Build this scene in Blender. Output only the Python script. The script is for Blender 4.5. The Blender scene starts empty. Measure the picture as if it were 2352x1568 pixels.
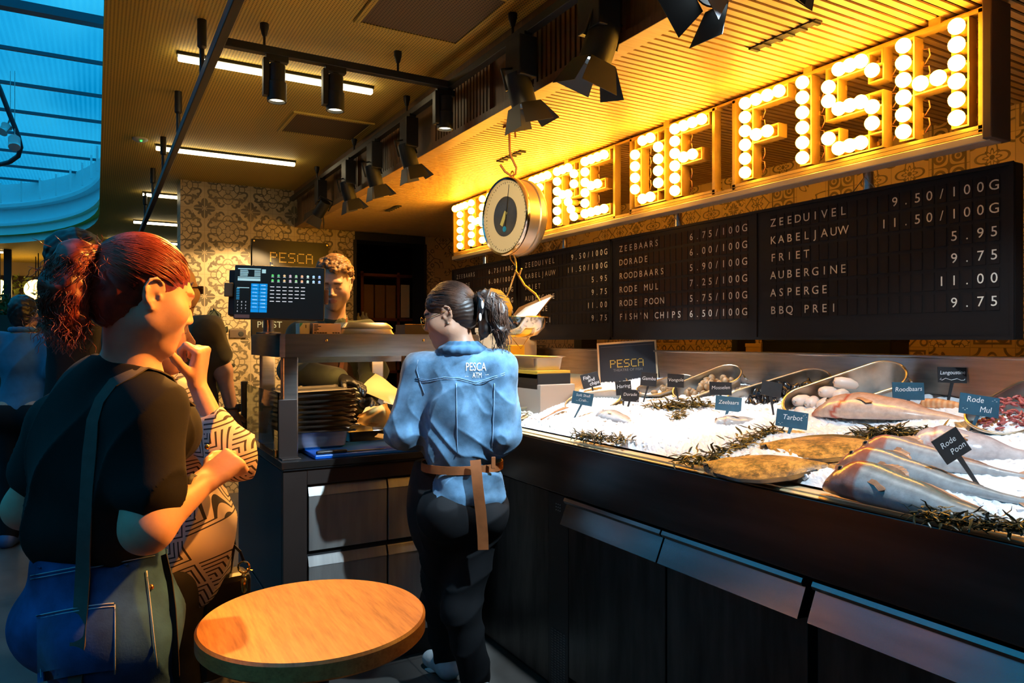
import bpy, bmesh, math, random
import numpy as np
from mathutils import Vector, Matrix
from mathutils.bvhtree import BVHTree
SC = bpy.context.scene
COL = SC.collection
random.seed(7)
# ------------------------------------------------------------------ camera
TH = math.radians(29.9); FPX = 1660.0; U0 = 1176.0; V0 = 779.0
CH = 1.42
cam_d = bpy.data.cameras.new('camera'); cam = bpy.data.objects.new('camera', cam_d); COL.objects.link(cam)
cam.location = (0, 0, CH); cam.rotation_euler = (math.pi/2, 0, -TH)
cam_d.sensor_width = 36; cam_d.lens = FPX/2352*36; cam_d.shift_y = -5/2352; cam_d.clip_start = .05; cam_d.clip_end = 200
SC.camera = cam
# ------------------------------------------------------------------ view
SC.view_settings.view_transform = 'Standard'; SC.view_settings.look = 'None'
SC.view_settings.gamma = 1; SC.view_settings.use_curve_mapping = False
SC.view_settings.exposure = 0.25
SC.cycles.use_denoising = True
SC.cycles.max_bounces = 6; SC.cycles.diffuse_bounces = 3; SC.cycles.glossy_bounces = 3; SC.cycles.transmission_bounces = 5
SC.cycles.transparent_max_bounces = 8
SC.cycles.sample_clamp_indirect = 6; SC.cycles.caustics_reflective = False; SC.cycles.caustics_refractive = False
# ------------------------------------------------------------------ world: blue dusk sky over the glass roof
w = bpy.data.worlds.new('sky'); SC.world = w; w.use_nodes = True
nt = w.node_tree; bg = nt.nodes['Background']
tc = nt.nodes.new('ShaderNodeTexCoord'); nz = nt.nodes.new('ShaderNodeTexNoise'); nz.inputs['Scale'].default_value = 7; nz.inputs['Detail'].default_value = 5
nt.links.new(tc.outputs['Generated'], nz.inputs['Vector'])
cr = nt.nodes.new('ShaderNodeValToRGB')
cr.color_ramp.elements[0].position = .36; cr.color_ramp.elements[0].color = (.0, .21, .43, 1)
cr.color_ramp.elements[1].position = .70; cr.color_ramp.elements[1].color = (.03, .42, .66, 1)
nt.links.new(nz.outputs['Fac'], cr.inputs['Fac']); nt.links.new(cr.outputs['Color'], bg.inputs['Color'])
sx = nt.nodes.new('ShaderNodeSeparateXYZ'); nt.links.new(tc.outputs['Generated'], sx.inputs[0])     # overcast dusk sky, brighter overhead
mm = nt.nodes.new('ShaderNodeMath'); mm.operation = 'MULTIPLY_ADD'; nt.links.new(sx.outputs['Z'], mm.inputs[0]); mm.inputs[1].default_value = 1.7; mm.inputs[2].default_value = .62
nt.links.new(mm.outputs[0], bg.inputs['Strength'])
# ------------------------------------------------------------------ pixel -> place
_F = Vector((math.sin(TH), math.cos(TH), 0)); _R = Vector((math.cos(TH), -math.sin(TH), 0)); CAMP = Vector((0, 0, CH))
def ray(u, v): return _F + _R*((u-U0)/FPX) + Vector((0, 0, (V0-v)/FPX))
def P(u, v, d): return CAMP + ray(u, v)*d
def onX(u, v, X): r = ray(u, v); return CAMP + r*(X/r.x)
def onY(u, v, Y): r = ray(u, v); return CAMP + r*(Y/r.y)
def onZ(u, v, Z): r = ray(u, v); return CAMP + r*((Z-CH)/r.z)
# ------------------------------------------------------------------ lamps
def spot(name, loc, target, watts, color, deg=40, blend=.4, r=.04):
    l = bpy.data.lights.new(name, 'SPOT'); l.energy = watts; l.color = color; l.spot_size = math.radians(deg); l.spot_blend = blend; l.shadow_soft_size = r
    o = bpy.data.objects.new(name, l); COL.objects.link(o); o.location = loc
    o.rotation_euler = (Vector(target)-Vector(loc)).to_track_quat('-Z', 'Y').to_euler(); return o
COOL = (.72, .88, 1.0); WARM = (1, .62, .24)
# ------------------------------------------------------------------ materials
MATS = {}
class E:
    nt = None
    def __init__(s, v): s.v = v
    @staticmethod
    def op(o, *a):
        n = E.nt.nodes.new('ShaderNodeMath'); n.operation = o
        for i, x in enumerate(a):
            x = x.v if isinstance(x, E) else x
            if isinstance(x, (int, float)): n.inputs[i].default_value = x
            else: E.nt.links.new(x, n.inputs[i])
        return E(n.outputs[0])
    def __add__(s, b): return E.op('ADD', s, b)
    __radd__ = __add__
    def __sub__(s, b): return E.op('SUBTRACT', s, b)
    def __rsub__(s, b): return E.op('SUBTRACT', b, s)
    def __mul__(s, b): return E.op('MULTIPLY', s, b)
    __rmul__ = __mul__
    def __truediv__(s, b): return E.op('DIVIDE', s, b)
    def __lt__(s, b): return E.op('LESS_THAN', s, b)
    def __gt__(s, b): return E.op('GREATER_THAN', s, b)
def fmax(*a):
    r = a[0]
    for x in a[1:]: r = E.op('MAXIMUM', r, x)
    return r
def fmin(a, b): return E.op('MINIMUM', a, b)
def fabs(a): return E.op('ABSOLUTE', a)
def fsin(a): return E.op('SINE', a)
def fcos(a): return E.op('COSINE', a)
def ffloor(a): return E.op('FLOOR', a)
def ffrac(a): return E.op('FRACT', a)
def fsqrt(a): return E.op('SQRT', a)
def atan2(a, b): return E.op('ARCTAN2', a, b)
def hyp(a, b): return fsqrt(a*a + b*b)
def band(x, c, w): return fabs(x-c) < w
def newmat(name):
    m = bpy.data.materials.new(name); m.use_nodes = True
    nt = m.node_tree; E.nt = nt
    return m, nt, nt.nodes['Principled BSDF']
def coords(nt, kind='Object', scale=(1, 1, 1), rot=(0, 0, 0)):
    tc = nt.nodes.new('ShaderNodeTexCoord'); mp = nt.nodes.new('ShaderNodeMapping')
    mp.inputs['Scale'].default_value = scale; mp.inputs['Rotation'].default_value = rot
    nt.links.new(tc.outputs[kind], mp.inputs['Vector']); return mp.outputs[0]
def sep(nt, vec):
    n = nt.nodes.new('ShaderNodeSeparateXYZ'); nt.links.new(vec, n.inputs[0]); return [E(o) for o in n.outputs]
def mixc(nt, fac, a, b, mode='MIX'):
    n = nt.nodes.new('ShaderNodeMix'); n.data_type = 'RGBA'; n.blend_type = mode
    for s, v in ((n.inputs[0], fac), (n.inputs[6], a), (n.inputs[7], b)):
        v = v.v if isinstance(v, E) else v
        if isinstance(v, (int, float)): s.default_value = v
        elif isinstance(v, tuple): s.default_value = (*v[:3], 1)
        else: nt.links.new(v, s)
    return n.outputs[2]
def noise(nt, vec, scale, detail=3, rough=.55):
    n = nt.nodes.new('ShaderNodeTexNoise'); n.inputs['Scale'].default_value = scale; n.inputs['Detail'].default_value = detail; n.inputs['Roughness'].default_value = rough
    nt.links.new(vec, n.inputs['Vector']); return E(n.outputs['Fac'])
def ramp(nt, fac, stops):
    n = nt.nodes.new('ShaderNodeValToRGB'); e = n.color_ramp.elements
    while len(e) < len(stops): e.new(.5)
    for k, (p, c) in zip(e, stops): k.position = p; k.color = (*c, 1)
    nt.links.new(fac.v, n.inputs[0]); return n.outputs[0]
def bump(nt, bs, h, strength=.3, dist=.01):
    b = nt.nodes.new('ShaderNodeBump'); b.inputs['Strength'].default_value = strength; b.inputs['Distance'].default_value = dist
    nt.links.new(h.v if isinstance(h, E) else h, b.inputs['Height']); nt.links.new(b.outputs[0], bs.inputs['Normal'])
def M(name, col=(.5, .5, .5), rough=.5, metal=0., n=None, b=None, stretch=(1, 1, 1), emit=None, es=0., spec=.5, attr=False, alpha=1., sub=0., coat=0.):
    if name in MATS: return MATS[name]
    m, nt, bs = newmat(name)
    bs.inputs['Base Color'].default_value = (*col, 1); bs.inputs['Roughness'].default_value = rough; bs.inputs['Metallic'].default_value = metal
    bs.inputs['Specular IOR Level'].default_value = spec
    if coat: bs.inputs['Coat Weight'].default_value = coat
    if sub: bs.inputs['Subsurface Weight'].default_value = sub; bs.inputs['Subsurface Radius'].default_value = (.02, .008, .004); bs.inputs['Subsurface Scale'].default_value = .5
    vec = coords(nt, 'Object', stretch)
    base = None
    if attr:
        a = nt.nodes.new('ShaderNodeVertexColor'); a.layer_name = 'Col'; base = a.outputs[0]
        if col != (1, 1, 1): base = mixc(nt, 1., base, col, 'MULTIPLY')
    if n:
        f = noise(nt, vec, n[0], 4)
        lo = tuple(max(0, c*(1-n[1])) for c in (1, 1, 1)); hi = tuple(1+n[1] for c in (1, 1, 1))
        r = ramp(nt, f, [(.3, lo), (.7, (min(1, hi[0]),)*3)])
        base = mixc(nt, 1., base if base is not None else col, r, 'MULTIPLY')
    if base is not None: nt.links.new(base, bs.inputs['Base Color'])
    if b: bump(nt, bs, noise(nt, vec, b[0], 4), b[1], b[2] if len(b) > 2 else .005)
    if emit: bs.inputs['Emission Color'].default_value = (*emit, 1); bs.inputs['Emission Strength'].default_value = es
    if alpha < 1: bs.inputs['Alpha'].default_value = alpha
    MATS[name] = m; return m
# ------------------------------------------------------------------ mesh builder (everything in world metres)
def frame(d, up=Vector((0, 0, 1))):
    d = Vector(d).normalized(); s = d.cross(up)
    if s.length < 1e-4: s = d.cross(Vector((0, 1, 0)))
    s.normalize(); return s, s.cross(d).normalized(), d
class MB:
    def __init__(s): s.v = []; s.f = []; s.c = []
    def add(s, vs, fs, col=None):
        o = len(s.v); s.v += [tuple(v) for v in vs]; s.f += [tuple(i+o for i in f) for f in fs]
        s.c += [col or (1, 1, 1)]*len(vs) if not (col and isinstance(col, list)) else col
        return s
    def box(s, lo, hi, bev=0, M4=None, col=None):
        lo, hi = Vector(lo), Vector(hi); c = (lo+hi)/2; h = (hi-lo)/2
        if bev:
            bm = bmesh.new(); bmesh.ops.create_cube(bm, size=1, matrix=Matrix.Translation(c) @ Matrix.Diagonal((*(2*h), 1)))
            bmesh.ops.bevel(bm, geom=bm.edges[:], offset=bev, segments=2, affect='EDGES', profile=.5)
            bm.verts.index_update(); vs = [v.co.copy() for v in bm.verts]; fs = [[v.index for v in f.verts] for f in bm.faces]; bm.free()
        else:
            vs = [Vector((c.x+a*h.x, c.y+b*h.y, c.z+d*h.z)) for a in (-1, 1) for b in (-1, 1) for d in (-1, 1)]
            fs = [(0, 1, 3, 2), (4, 6, 7, 5), (0, 4, 5, 1), (2, 3, 7, 6), (0, 2, 6, 4), (1, 5, 7, 3)]
        if M4 is not None: vs = [M4 @ v for v in vs]
        return s.add(vs, fs, col)
    def obox(s, c, ax, ay, az, bev=0, col=None):     # oriented box, half axis vectors
        M4 = Matrix.Translation(c) @ Matrix((ax, ay, az)).transposed().to_4x4()
        if bev:
            l = [ax.length, ay.length, az.length]
            R = Matrix.Translation(c) @ Matrix((ax.normalized(), ay.normalized(), az.normalized())).transposed().to_4x4()
            return s.box([-x for x in l], l, bev, R, col)
        return s.box((-1, -1, -1), (1, 1, 1), 0, M4, col)
    def tube(s, pts, r, n=10, cap=True, col=None, closed=False, flat=1.):
        pts = [Vector(p) for p in pts]; m = len(pts); rs = r if isinstance(r, (list, tuple)) else [r]*m
        vs = []; fs = []; prev = None
        for i, p in enumerate(pts):
            a = pts[i-1] if (i or closed) else p; b = pts[(i+1) % m] if (i < m-1 or closed) else p
            d = (b-a).normalized()
            if prev is None: x, y, _ = frame(d)
            else:
                x = (prev - d*prev.dot(d)); x = x.normalized() if x.length > 1e-6 else frame(d)[0]
                y = d.cross(x).normalized()
            prev = x
            for k in range(n):
                t = 2*math.pi*k/n; vs.append(p + x*math.cos(t)*rs[i] + y*math.sin(t)*rs[i]*flat)
        for i in range(m if closed else m-1):
            j = (i+1) % m
            for k in range(n): fs.append((i*n+k, i*n+(k+1) % n, j*n+(k+1) % n, j*n+k))
        if cap and not closed: fs.append(tuple(range(n-1, -1, -1))); fs.append(tuple((m-1)*n+k for k in range(n)))
        return s.add(vs, fs, col)
    def lathe(s, c, axis, prof, n=24, cap=True, col=None):   # prof: (radius, offset along axis)
        x, y, d = frame(axis); c = Vector(c); vs = []; fs = []; m = len(prof)
        for r, h in prof:
            for k in range(n):
                t = 2*math.pi*k/n; vs.append(c + d*h + (x*math.cos(t)+y*math.sin(t))*r)
        for i in range(m-1):
            for k in range(n): fs.append((i*n+k, i*n+(k+1) % n, (i+1)*n+(k+1) % n, (i+1)*n+k))
        if cap: fs.append(tuple(range(n-1, -1, -1))); fs.append(tuple((m-1)*n+k for k in range(n)))
        return s.add(vs, fs, col)
    def ball(s, c, r, n=12, m=8, col=None, R=None):
        r = (r, r, r) if isinstance(r, (int, float)) else r; c = Vector(c); vs = []; fs = []
        for j in range(1, m):
            a = math.pi*j/m
            for k in range(n):
                t = 2*math.pi*k/n; v = Vector((r[0]*math.sin(a)*math.cos(t), r[1]*math.sin(a)*math.sin(t), r[2]*math.cos(a)))
                vs.append(c + (R @ v if R is not None else v))
        t0 = Vector((0, 0, r[2])); vs.append(c+(R @ t0 if R is not None else t0)); vs.append(c-(R @ t0 if R is not None else t0))
        T = len(vs)-2
        for j in range(m-2):
            for k in range(n): fs.append((j*n+k, (j+1)*n+k, (j+1)*n+(k+1) % n, j*n+(k+1) % n))
        for k in range(n): fs.append((T, k, (k+1) % n)); fs.append((T+1, (m-2)*n+(k+1) % n, (m-2)*n+k))
        return s.add(vs, fs, col)
    def grid(s, pts, col=None, close_u=False):     # pts[i][j]
        a, b = len(pts), len(pts[0]); vs = [p for r in pts for p in r]; fs = []
        for i in range(a if close_u else a-1):
            for j in range(b-1): fs.append((i*b+j, i*b+j+1, ((i+1) % a)*b+j+1, ((i+1) % a)*b+j))
        return s.add(vs, fs, col)
    def slab(s, outline, n, t, col=None):          # polygon outline extruded by n*t
        n = Vector(n)*t; k = len(outline); vs = [Vector(p) for p in outline]+[Vector(p)+n for p in outline]
        return s.add(vs, [tuple(range(k-1, -1, -1)), tuple(range(k, 2*k))]+[(i, (i+1) % k, k+(i+1) % k, k+i) for i in range(k)], col)
    def text(s, txt, o, x, y, size, n=None, align='LEFT', shear=0, mono=None, depth=0, col=None):
        o, x, y = Vector(o), Vector(x).normalized(), Vector(y).normalized(); nn = x.cross(y)
        if mono:
            for i, ch in enumerate(txt):
                if ch != ' ': s.text(ch, o + x*(mono*i), x, y, size, align='CENTER')
            return s
        vs, fs = text_mesh(txt, align, shear)
        return s.add([o + x*(v[0]*size) + y*(v[1]*size) + nn*.0006 for v in vs], fs, col)
_TX = {}
def text_mesh(txt, align, shear):
    k = (txt, align, shear)
    if k not in _TX:
        c = bpy.data.curves.new('t', 'FONT'); c.body = txt; c.align_x = align; c.shear = shear; c.resolution_u = 3; c.size = 1
        o = bpy.data.objects.new('t', c); COL.objects.link(o); bpy.context.view_layer.update()
        me = bpy.data.meshes.new_from_object(o.evaluated_get(bpy.context.evaluated_depsgraph_get()))
        _TX[k] = ([v.co.copy() for v in me.vertices], [tuple(p.vertices) for p in me.polygons])
        bpy.data.objects.remove(o); bpy.data.curves.remove(c); bpy.data.meshes.remove(me)
    return _TX[k]
def mesh_obj(name, vs, fs, mat, parent=None, smooth=False, cols=None, ang=None):
    base = parent_loc(parent) if parent else None
    me = bpy.data.meshes.new(name)
    A = np.asarray(vs, dtype=np.float32).reshape(-1, 3)
    if base is not None: A = A - np.array(base, dtype=np.float32)
    me.from_pydata(A.tolist() if not isinstance(fs, np.ndarray) else A, [], fs)
    if cols is not None:
        ca = me.color_attributes.new('Col', 'FLOAT_COLOR', 'POINT'); cc = np.ones((len(A), 4), np.float32); cc[:, :3] = np.asarray(cols, np.float32); ca.data.foreach_set('color', cc.ravel())
    me.materials.append(mat)
    if smooth:
        me.shade_smooth()
        if ang: me.set_sharp_from_angle(angle=math.radians(ang))
    o = bpy.data.objects.new(name, me); COL.objects.link(o)
    if parent: o.parent = parent
    return o
def parent_loc(p):
    l = Vector(p.location)
    while p.parent: p = p.parent; l += Vector(p.location)
    return l
def build(name, mb, mat, parent=None, smooth=None, cols=False):
    return mesh_obj(name, mb.v, mb.f, mat, parent, smooth is not None, mb.c if cols else None, smooth if smooth else None)
def tag(o, label=None, cat=None, group=None, kind=None):
    if label: o['label'] = label
    if cat: o['category'] = cat
    if group: o['group'] = group
    if kind: o['kind'] = kind
    return o
def thing(name, loc, label, cat, group=None):
    o = bpy.data.objects.new(name, None); COL.objects.link(o); o.location = loc; o.empty_display_size = .05
    return tag(o, label, cat, group)
def dup(root, loc=None, label=None, rot=None):
    def cp(o, par):
        c = o.copy(); COL.objects.link(c)
        if par: c.parent = par
        for ch in list(o.children): cp(ch, c)
        return c
    r = cp(root, None)
    if loc is not None: r.location = loc
    if rot is not None: r.rotation_euler = rot
    if label: r['label'] = label
    return r
def struct(name, mb, mat, label=None, smooth=None): return tag(build(name, mb, mat, None, smooth), label, None, None, 'structure')
# common materials
STEEL = M('brushed_steel', (.55, .52, .49), .28, 1., n=(6, .25), b=(60, .08, .001), stretch=(1, 1, 12))
DSTEEL = M('dark_steel', (.16, .155, .15), .33, 1., n=(4, .35), stretch=(1, 1, .6))
BLACK = M('black_paint', (.012, .012, .013), .45)
BLACKM = M('black_matt', (.012, .011, .012), .7)
BRASS = M('brass', (.75, .45, .12), .25, 1.)
ZINC = M('galvanised_zinc', (.55, .54, .5), .35, 1., n=(14, .35), b=(40, .15, .001))
WHITE = M('white_paint', (.8, .8, .78), .5)
PAPERT = M('cream_paper', (.8, .72, .55), .8, n=(5, .1))
CHALK = M('chalk_white', (.85, .88, .9), .9)
# ================================================================== room shell
ZC, ZM, XB, XW, YB = 2.5, 2.85, 1.66, 3.67, 7.08
def perforated(name, col):
    m, nt, bs = newmat(name); x, y, z = sep(nt, coords(nt, 'Object', (1/.015,)*3))
    d = hyp(ffrac(x)-.5, ffrac(y)-.5) < .27
    f = noise(nt, coords(nt), 1.5)
    nt.links.new(mixc(nt, d, ramp(nt, f, [(.3, tuple(c*.9 for c in col)), (.7, col)]), tuple(c*.25 for c in col)), bs.inputs['Base Color'])
    bs.inputs['Roughness'].default_value = .7; return m
def wood(name, c1, c2, scale=1, stretch=(1, 12, 12), rough=.45, ring=8):
    m, nt, bs = newmat(name); v = coords(nt, 'Object', tuple(s*scale for s in stretch))
    f = noise(nt, v, 2.2, 6, .65); g = noise(nt, v, ring, 3)
    nt.links.new(ramp(nt, f*.65+g*.35, [(.36, c1), (.64, c2)]), bs.inputs['Base Color']); bs.inputs['Roughness'].default_value = rough
    bump(nt, bs, f, .08, .003); return m
CEILM = perforated('perforated_ochre_panel', (.84, .58, .10))
SLATM = wood('oak_slat', (.50, .29, .10), (.66, .41, .16), 1, (1.5, 30, 30))
BULKM = wood('dark_slat', (.16, .085, .035), (.26, .14, .06), 1, (30, 30, 2))
FLOORM, nt, bs = newmat('floor_tile')
x, y, z = sep(nt, coords(nt)); ln = fmax((fabs(ffrac(x/.6)-.5) > .494), (fabs(ffrac(y/.6)-.5) > .494))
nt.links.new(mixc(nt, ln, ramp(nt, noise(nt, coords(nt), 3, 6), [(.3, (.04, .038, .035)), (.7, (.085, .08, .073))]), (.03, .03, .03)), bs.inputs['Base Color'])
bs.inputs['Roughness'].default_value = .42
struct('floor', MB().box((-9, -4, -.1), (7, 18, 0)), FLOORM, 'dark grey stone tile floor')
# --- cement tiles -----------------------------------------------------------
def medallion(u, v):
    """cream cement tile with olive scrollwork; u, v run -1..1 in one four-tile medallion"""
    r = hyp(u, v); th = atan2(v, u)
    pet = (r < .10+.36*fabs(fcos(th*2))) * (fabs(fcos(th*2)) > .35)
    pet2 = (r < .30+.10*fcos(th*8)) * (r > .14)
    vein = fmin(fabs(u), fabs(v)) < .018
    au, av = fabs(u), fabs(v)
    d1 = hyp(au-.70, av-.36); d2 = hyp(au-.36, av-.70)
    def curl(d, cx, cy):
        a = atan2(av-cy, au-cx); return band(d, .19+.035*fsin(a*3), .045) * (hyp(au-cx-.12, av-cy-.02) > .12)
    scr = fmax(curl(d1, .70, .36), curl(d2, .36, .70), hyp(au-.62, av-.28) < .055, hyp(au-.28, av-.62) < .055)
    leaf = (r > .52) * (r < .62+.10*fsin(th*12)) * (fabs(fsin(th*2)) > .55)
    dc = hyp(1-au, 1-av); tc = atan2(1-av, 1-au)
    cor = band(dc, .10+.17*fabs(fcos(tc*2)), .03); arc = band(dc, .50, .02) + band(hyp(au-.5, av-1.02), .24, .018) + band(hyp(au-1.02, av-.5), .24, .018)
    return fmin(fmax(pet*(1-vein), pet2*(1-vein), scr, leaf, cor, arc), 1.0)
def grout(u, v, n): return fmax(fabs(ffrac(u*n)-.5) > .492, fabs(ffrac(v*n)-.5) > .492)
TILEM, nt, bs = newmat('medallion_cement_tile')
x, y, z = sep(nt, coords(nt)); u = (x-.651)/.4; v = (z-2.41)/.4
nz_ = noise(nt, coords(nt), 9, 5)
mk = medallion(ffrac(u)*2-1, ffrac(v)*2-1)
cream = ramp(nt, nz_, [(.3, (.50, .36, .17)), (.7, (.66, .50, .27))])
c = mixc(nt, mk*(.55+.6*nz_), cream, (.085, .06, .025)); c = mixc(nt, grout(u, v, 2)*.6, c, (.25, .18, .09))
nt.links.new(c, bs.inputs['Base Color']); bs.inputs['Roughness'].default_value = .5
PATCHM, nt, bs = newmat('patchwork_cement_tile')
cx = coords(nt); x, y, z = sep(nt, cx); u = (x+y)/.2; v = (z+.02)/.2
cell = nt.nodes.new('ShaderNodeCombineXYZ'); nt.links.new(ffloor(u).v, cell.inputs[0]); nt.links.new(ffloor(v).v, cell.inputs[1])
wn = nt.nodes.new('ShaderNodeTexWhiteNoise'); wn.noise_dimensions = '3D'; nt.links.new(cell.outputs[0], wn.inputs['Vector']); rnd = E(wn.outputs['Value'])
U = ffrac(u)*2-1; V = ffrac(v)*2-1; r = hyp(U, V); th = atan2(V, U); au, av = fabs(U), fabs(V)
p1 = medallion(U, V)
p2 = fmin(fmax(band(r, .55+.2*fcos(th*4), .06), band(r, .30+.1*fcos(th*8), .05), band(hyp(1-au, 1-av), .45, .06), r < .12), 1.)
p3 = fmin(fmax(band(au+av, .95, .06), band(fmax(au, av), .35+.08*fcos(th*8), .05), band(hyp(au-.75, av-.75), .17, .05), r < .16+.08*fcos(th*6)), 1.)
p4 = fmin(fmax(band(hyp(U+1, V+1), 1.0+.1*fsin(th*6), .06), band(hyp(U+1, V+1), .6, .05), band(hyp(U-.5, V-.5), .3*fabs(fcos(th*5)), .05), band(hyp(U-1, V-1), .3, .06)), 1.)
p5 = fmin(fmax(band(fmax(au, av), .8, .05), band(hyp(au-.45, av-.45), .25, .07), hyp(au-.45, av-.45) < .1, band(U*V, 0, .012)), 1.)
pat = p1*(rnd < .2) + p2*(rnd > .2)*(rnd < .42) + p3*(rnd > .42)*(rnd < .62) + p4*(rnd > .62)*(rnd < .82) + p5*(rnd > .82)
base = mixc(nt, rnd*.6, (.72, .50, .24), (.50, .33, .15)); n5 = noise(nt, cx, 12, 5)
c = mixc(nt, pat*(.5+.6*n5), base, (.06, .04, .02)); c = mixc(nt, grout(u, v, 1)*.6, c, (.2, .14, .07))
nt.links.new(c, bs.inputs['Base Color']); bs.inputs['Roughness'].default_value = .5
DARKW = M('dark_wall', (.035, .026, .02), .8, n=(2, .3))
struct('wall_right', MB().box((XW, -4, 0), (XW+.2, 10.2, ZM)), PATCHM, 'patchwork cement tiled wall behind the counter')
struct('wall_back', MB().box((.651, YB, 0), (2.25, YB+.3, ZM)), TILEM, 'cream tiled wall with olive scroll medallions')
struct('wall_back_corner', MB().box((3.01, YB, 0), (XW-.002, YB+.3, ZM)), PATCHM, 'patchwork tiled wall beside the dark doorway')
struct('wall_storeroom', MB().box((2.05, 10, 0), (XW-.002, 10.2, ZM)).box((2.05, YB+.3, 0), (2.15, 10, ZM)), DARKW)
struct('trim_3', MB().box((2.25, YB-.01, 2.42), (3.01, YB+.3, ZC)).box((2.235, YB-.015, 0), (2.265, YB+.31, 2.42)).box((2.995, YB-.015, 0), (3.025, YB+.31, 2.42)), BLACKM, 'black frame of the dark doorway')
struct('wall_left', MB().box((-9.2, -4, 0), (-9, 18, 5)), DARKW)
struct('wall_rear', MB().box((-9, -4.2, 0), (7, -4, 5)), DARKW)
FARW = wood('far_slat_wall', (.06, .018, .012), (.13, .04, .025), 1, (40, 40, 1.2))
mb = MB().box((-9, 16.6, 0), (3, 16.8, 2.6))
for k in range(90): mb.box((-8.9+k*.12, 16.54, .1), (-8.83+k*.12, 16.6, 2.6))
struct('wall_far', mb, FARW, 'dark red slatted far wall of the hall')
struct('trim_4', MB().box((-9, 16.2, 2.6), (3, 16.8, ZM)), M('far_beam', (.42, .3, .15), .7), 'pale beam above the far slatted wall')
# --- ceilings ---------------------------------------------------------------
def edgeX(Y):
    if Y <= 9.5: return .03
    q = min(1, (Y-9.5)/4.2); return -2.5+2.53*math.sqrt(max(0, 1-q*q))
mb = MB(); mb.box((-6.5, -4, ZM), (6, -1.5, ZM+.12)); ys = [-1.5, 6, 9.5]+[9.5+4.2*math.sin(math.pi/2*k/16) for k in range(1, 17)]
for a, b in zip(ys, ys[1:]):
    mb.add([(edgeX(a), a, ZM), (6, a, ZM), (6, b, ZM), (edgeX(b), b, ZM), (edgeX(a), a, ZM+.12), (6, a, ZM+.12), (6, b, ZM+.12), (edgeX(b), b, ZM+.12)], [(0, 3, 2, 1), (4, 5, 6, 7)])
mb.box((-9, 13.7, ZM), (6, 17, ZM+.12)); mb.box((-9, -4, ZM), (-6.5, 13.7, ZM+.12))
struct('ceiling', mb, CEILM, 'ochre perforated panel ceiling')
mb = MB(); path = [(.03, y) for y in (-1.5, 4, 6, 8)]+[(edgeX(9.5+4.2*math.sin(math.pi/2*k/24)), 9.5+4.2*math.sin(math.pi/2*k/24)) for k in range(25)]+[(-6.5, 13.7), (-6.5, -1.5), (.03, -1.5)]
prof = [(.07+o_, z_) for o_, z_ in [(.0, 2.86), (.0, 3.10), (-.05, 3.11), (-.05, 3.15), (.06, 3.16), (.06, 3.38), (-.03, 3.39), (-.03, 3.44), (.04, 3.45), (.04, 3.75)]]
rows = []
for i, (px, py) in enumerate(path):
    a = Vector(path[max(0, i-1)]); b = Vector(path[min(len(path)-1, i+1)]); t = (b-a).normalized(); n = Vector((t.y, -t.x))
    rows.append([Vector((px+n.x*o, py+n.y*o, z)) for o, z in prof])
mb.grid(rows)
for k in range(14):
    i = 6+k*2
    if i < len(path):
        px, py = path[i]; mb.box((px-.012, py-.012, 3.45), (px+.012, py+.012, 3.75))
struct('trim_1', mb, M('skylight_kerb', (.92, .95, .97), .5), 'curved white kerb around the skylight opening', 50)
gm = bpy.data.materials.new('ribbed_roof_glass'); gm.use_nodes = True; nt = gm.node_tree; nt.nodes.clear(); E.nt = nt
out = nt.nodes.new('ShaderNodeOutputMaterial'); tr = nt.nodes.new('ShaderNodeBsdfTransparent'); gl = nt.nodes.new('ShaderNodeBsdfTranslucent'); mx = nt.nodes.new('ShaderNodeMixShader')
x, y, z = sep(nt, coords(nt)); rib = .10+.10*fsin(x*150)+.75*fmax(noise(nt, coords(nt, 'Object', (1, .6, 1)), 1.1, 5)-.42, 0)
nt.links.new(rib.v, mx.inputs[0]); nt.links.new(tr.outputs[0], mx.inputs[1]); nt.links.new(gl.outputs[0], mx.inputs[2]); nt.links.new(mx.outputs[0], out.inputs[0])
tr.inputs[0].default_value = (.85, .95, 1, 1); gl.inputs[0].default_value = (.7, .8, .85, 1)
struct('window_1', MB().box((-6.6, -1.6, 3.76), (.1, 13.75, 3.775)), gm, 'ribbed glass skylight roof glowing blue')
mb = MB()
for k in range(-8, 9):
    y = 6.06+.95*k; h = .09 if k in (0, -5) else .025
    mb.box((-6.6, y-h/2, 3.70 if h > .05 else 3.73), (.1, y+h/2, 3.76))
struct('trim_2', mb, M('roof_bar', (.05, .11, .15), .5), 'thin dark bars carrying the skylight glass')
mb = MB(); mb.box((XB+.02, -3.9, ZC+.07), (XW-.002, YB-.002, ZC+.09))
SOFB = M('soffit_back', (.008, .005, .003), .95)
struct('ceiling', mb, SOFB, 'dark backing board above the slatted soffit')
mb = MB().box((XB, -3.9, ZC-.002), (XB+.075, YB-.002, ZC+.02))
k = 0; y = -1.0
while y < YB-.03:
    mb.box((XB+.075, y, ZC), (XW-.002, y+.0255, ZC+.007)); y += .038
struct('ceiling', mb, SLATM, 'oak slatted soffit glowing yellow above the sign')
mb = MB().box((XB+.02, -3.9, ZC+.02), (XB+.05, YB-.002, ZM)); y = -1.
while y < YB-.05:
    if int((y+1)/.34) % 3 != 2: mb.box((XB, y, ZC+.02), (XB+.02, y+.022, ZM))
    y += .036
mb.box((XB-.004, -3.9, ZC-.002), (XB+.01, YB-.002, ZC+.035)); mb.box((XB-.01, -3.9, ZM-.05), (XB+.01, YB-.002, ZM))
struct('trim_5', mb, BULKM, 'dark slatted face of the dropped soffit')
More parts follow.
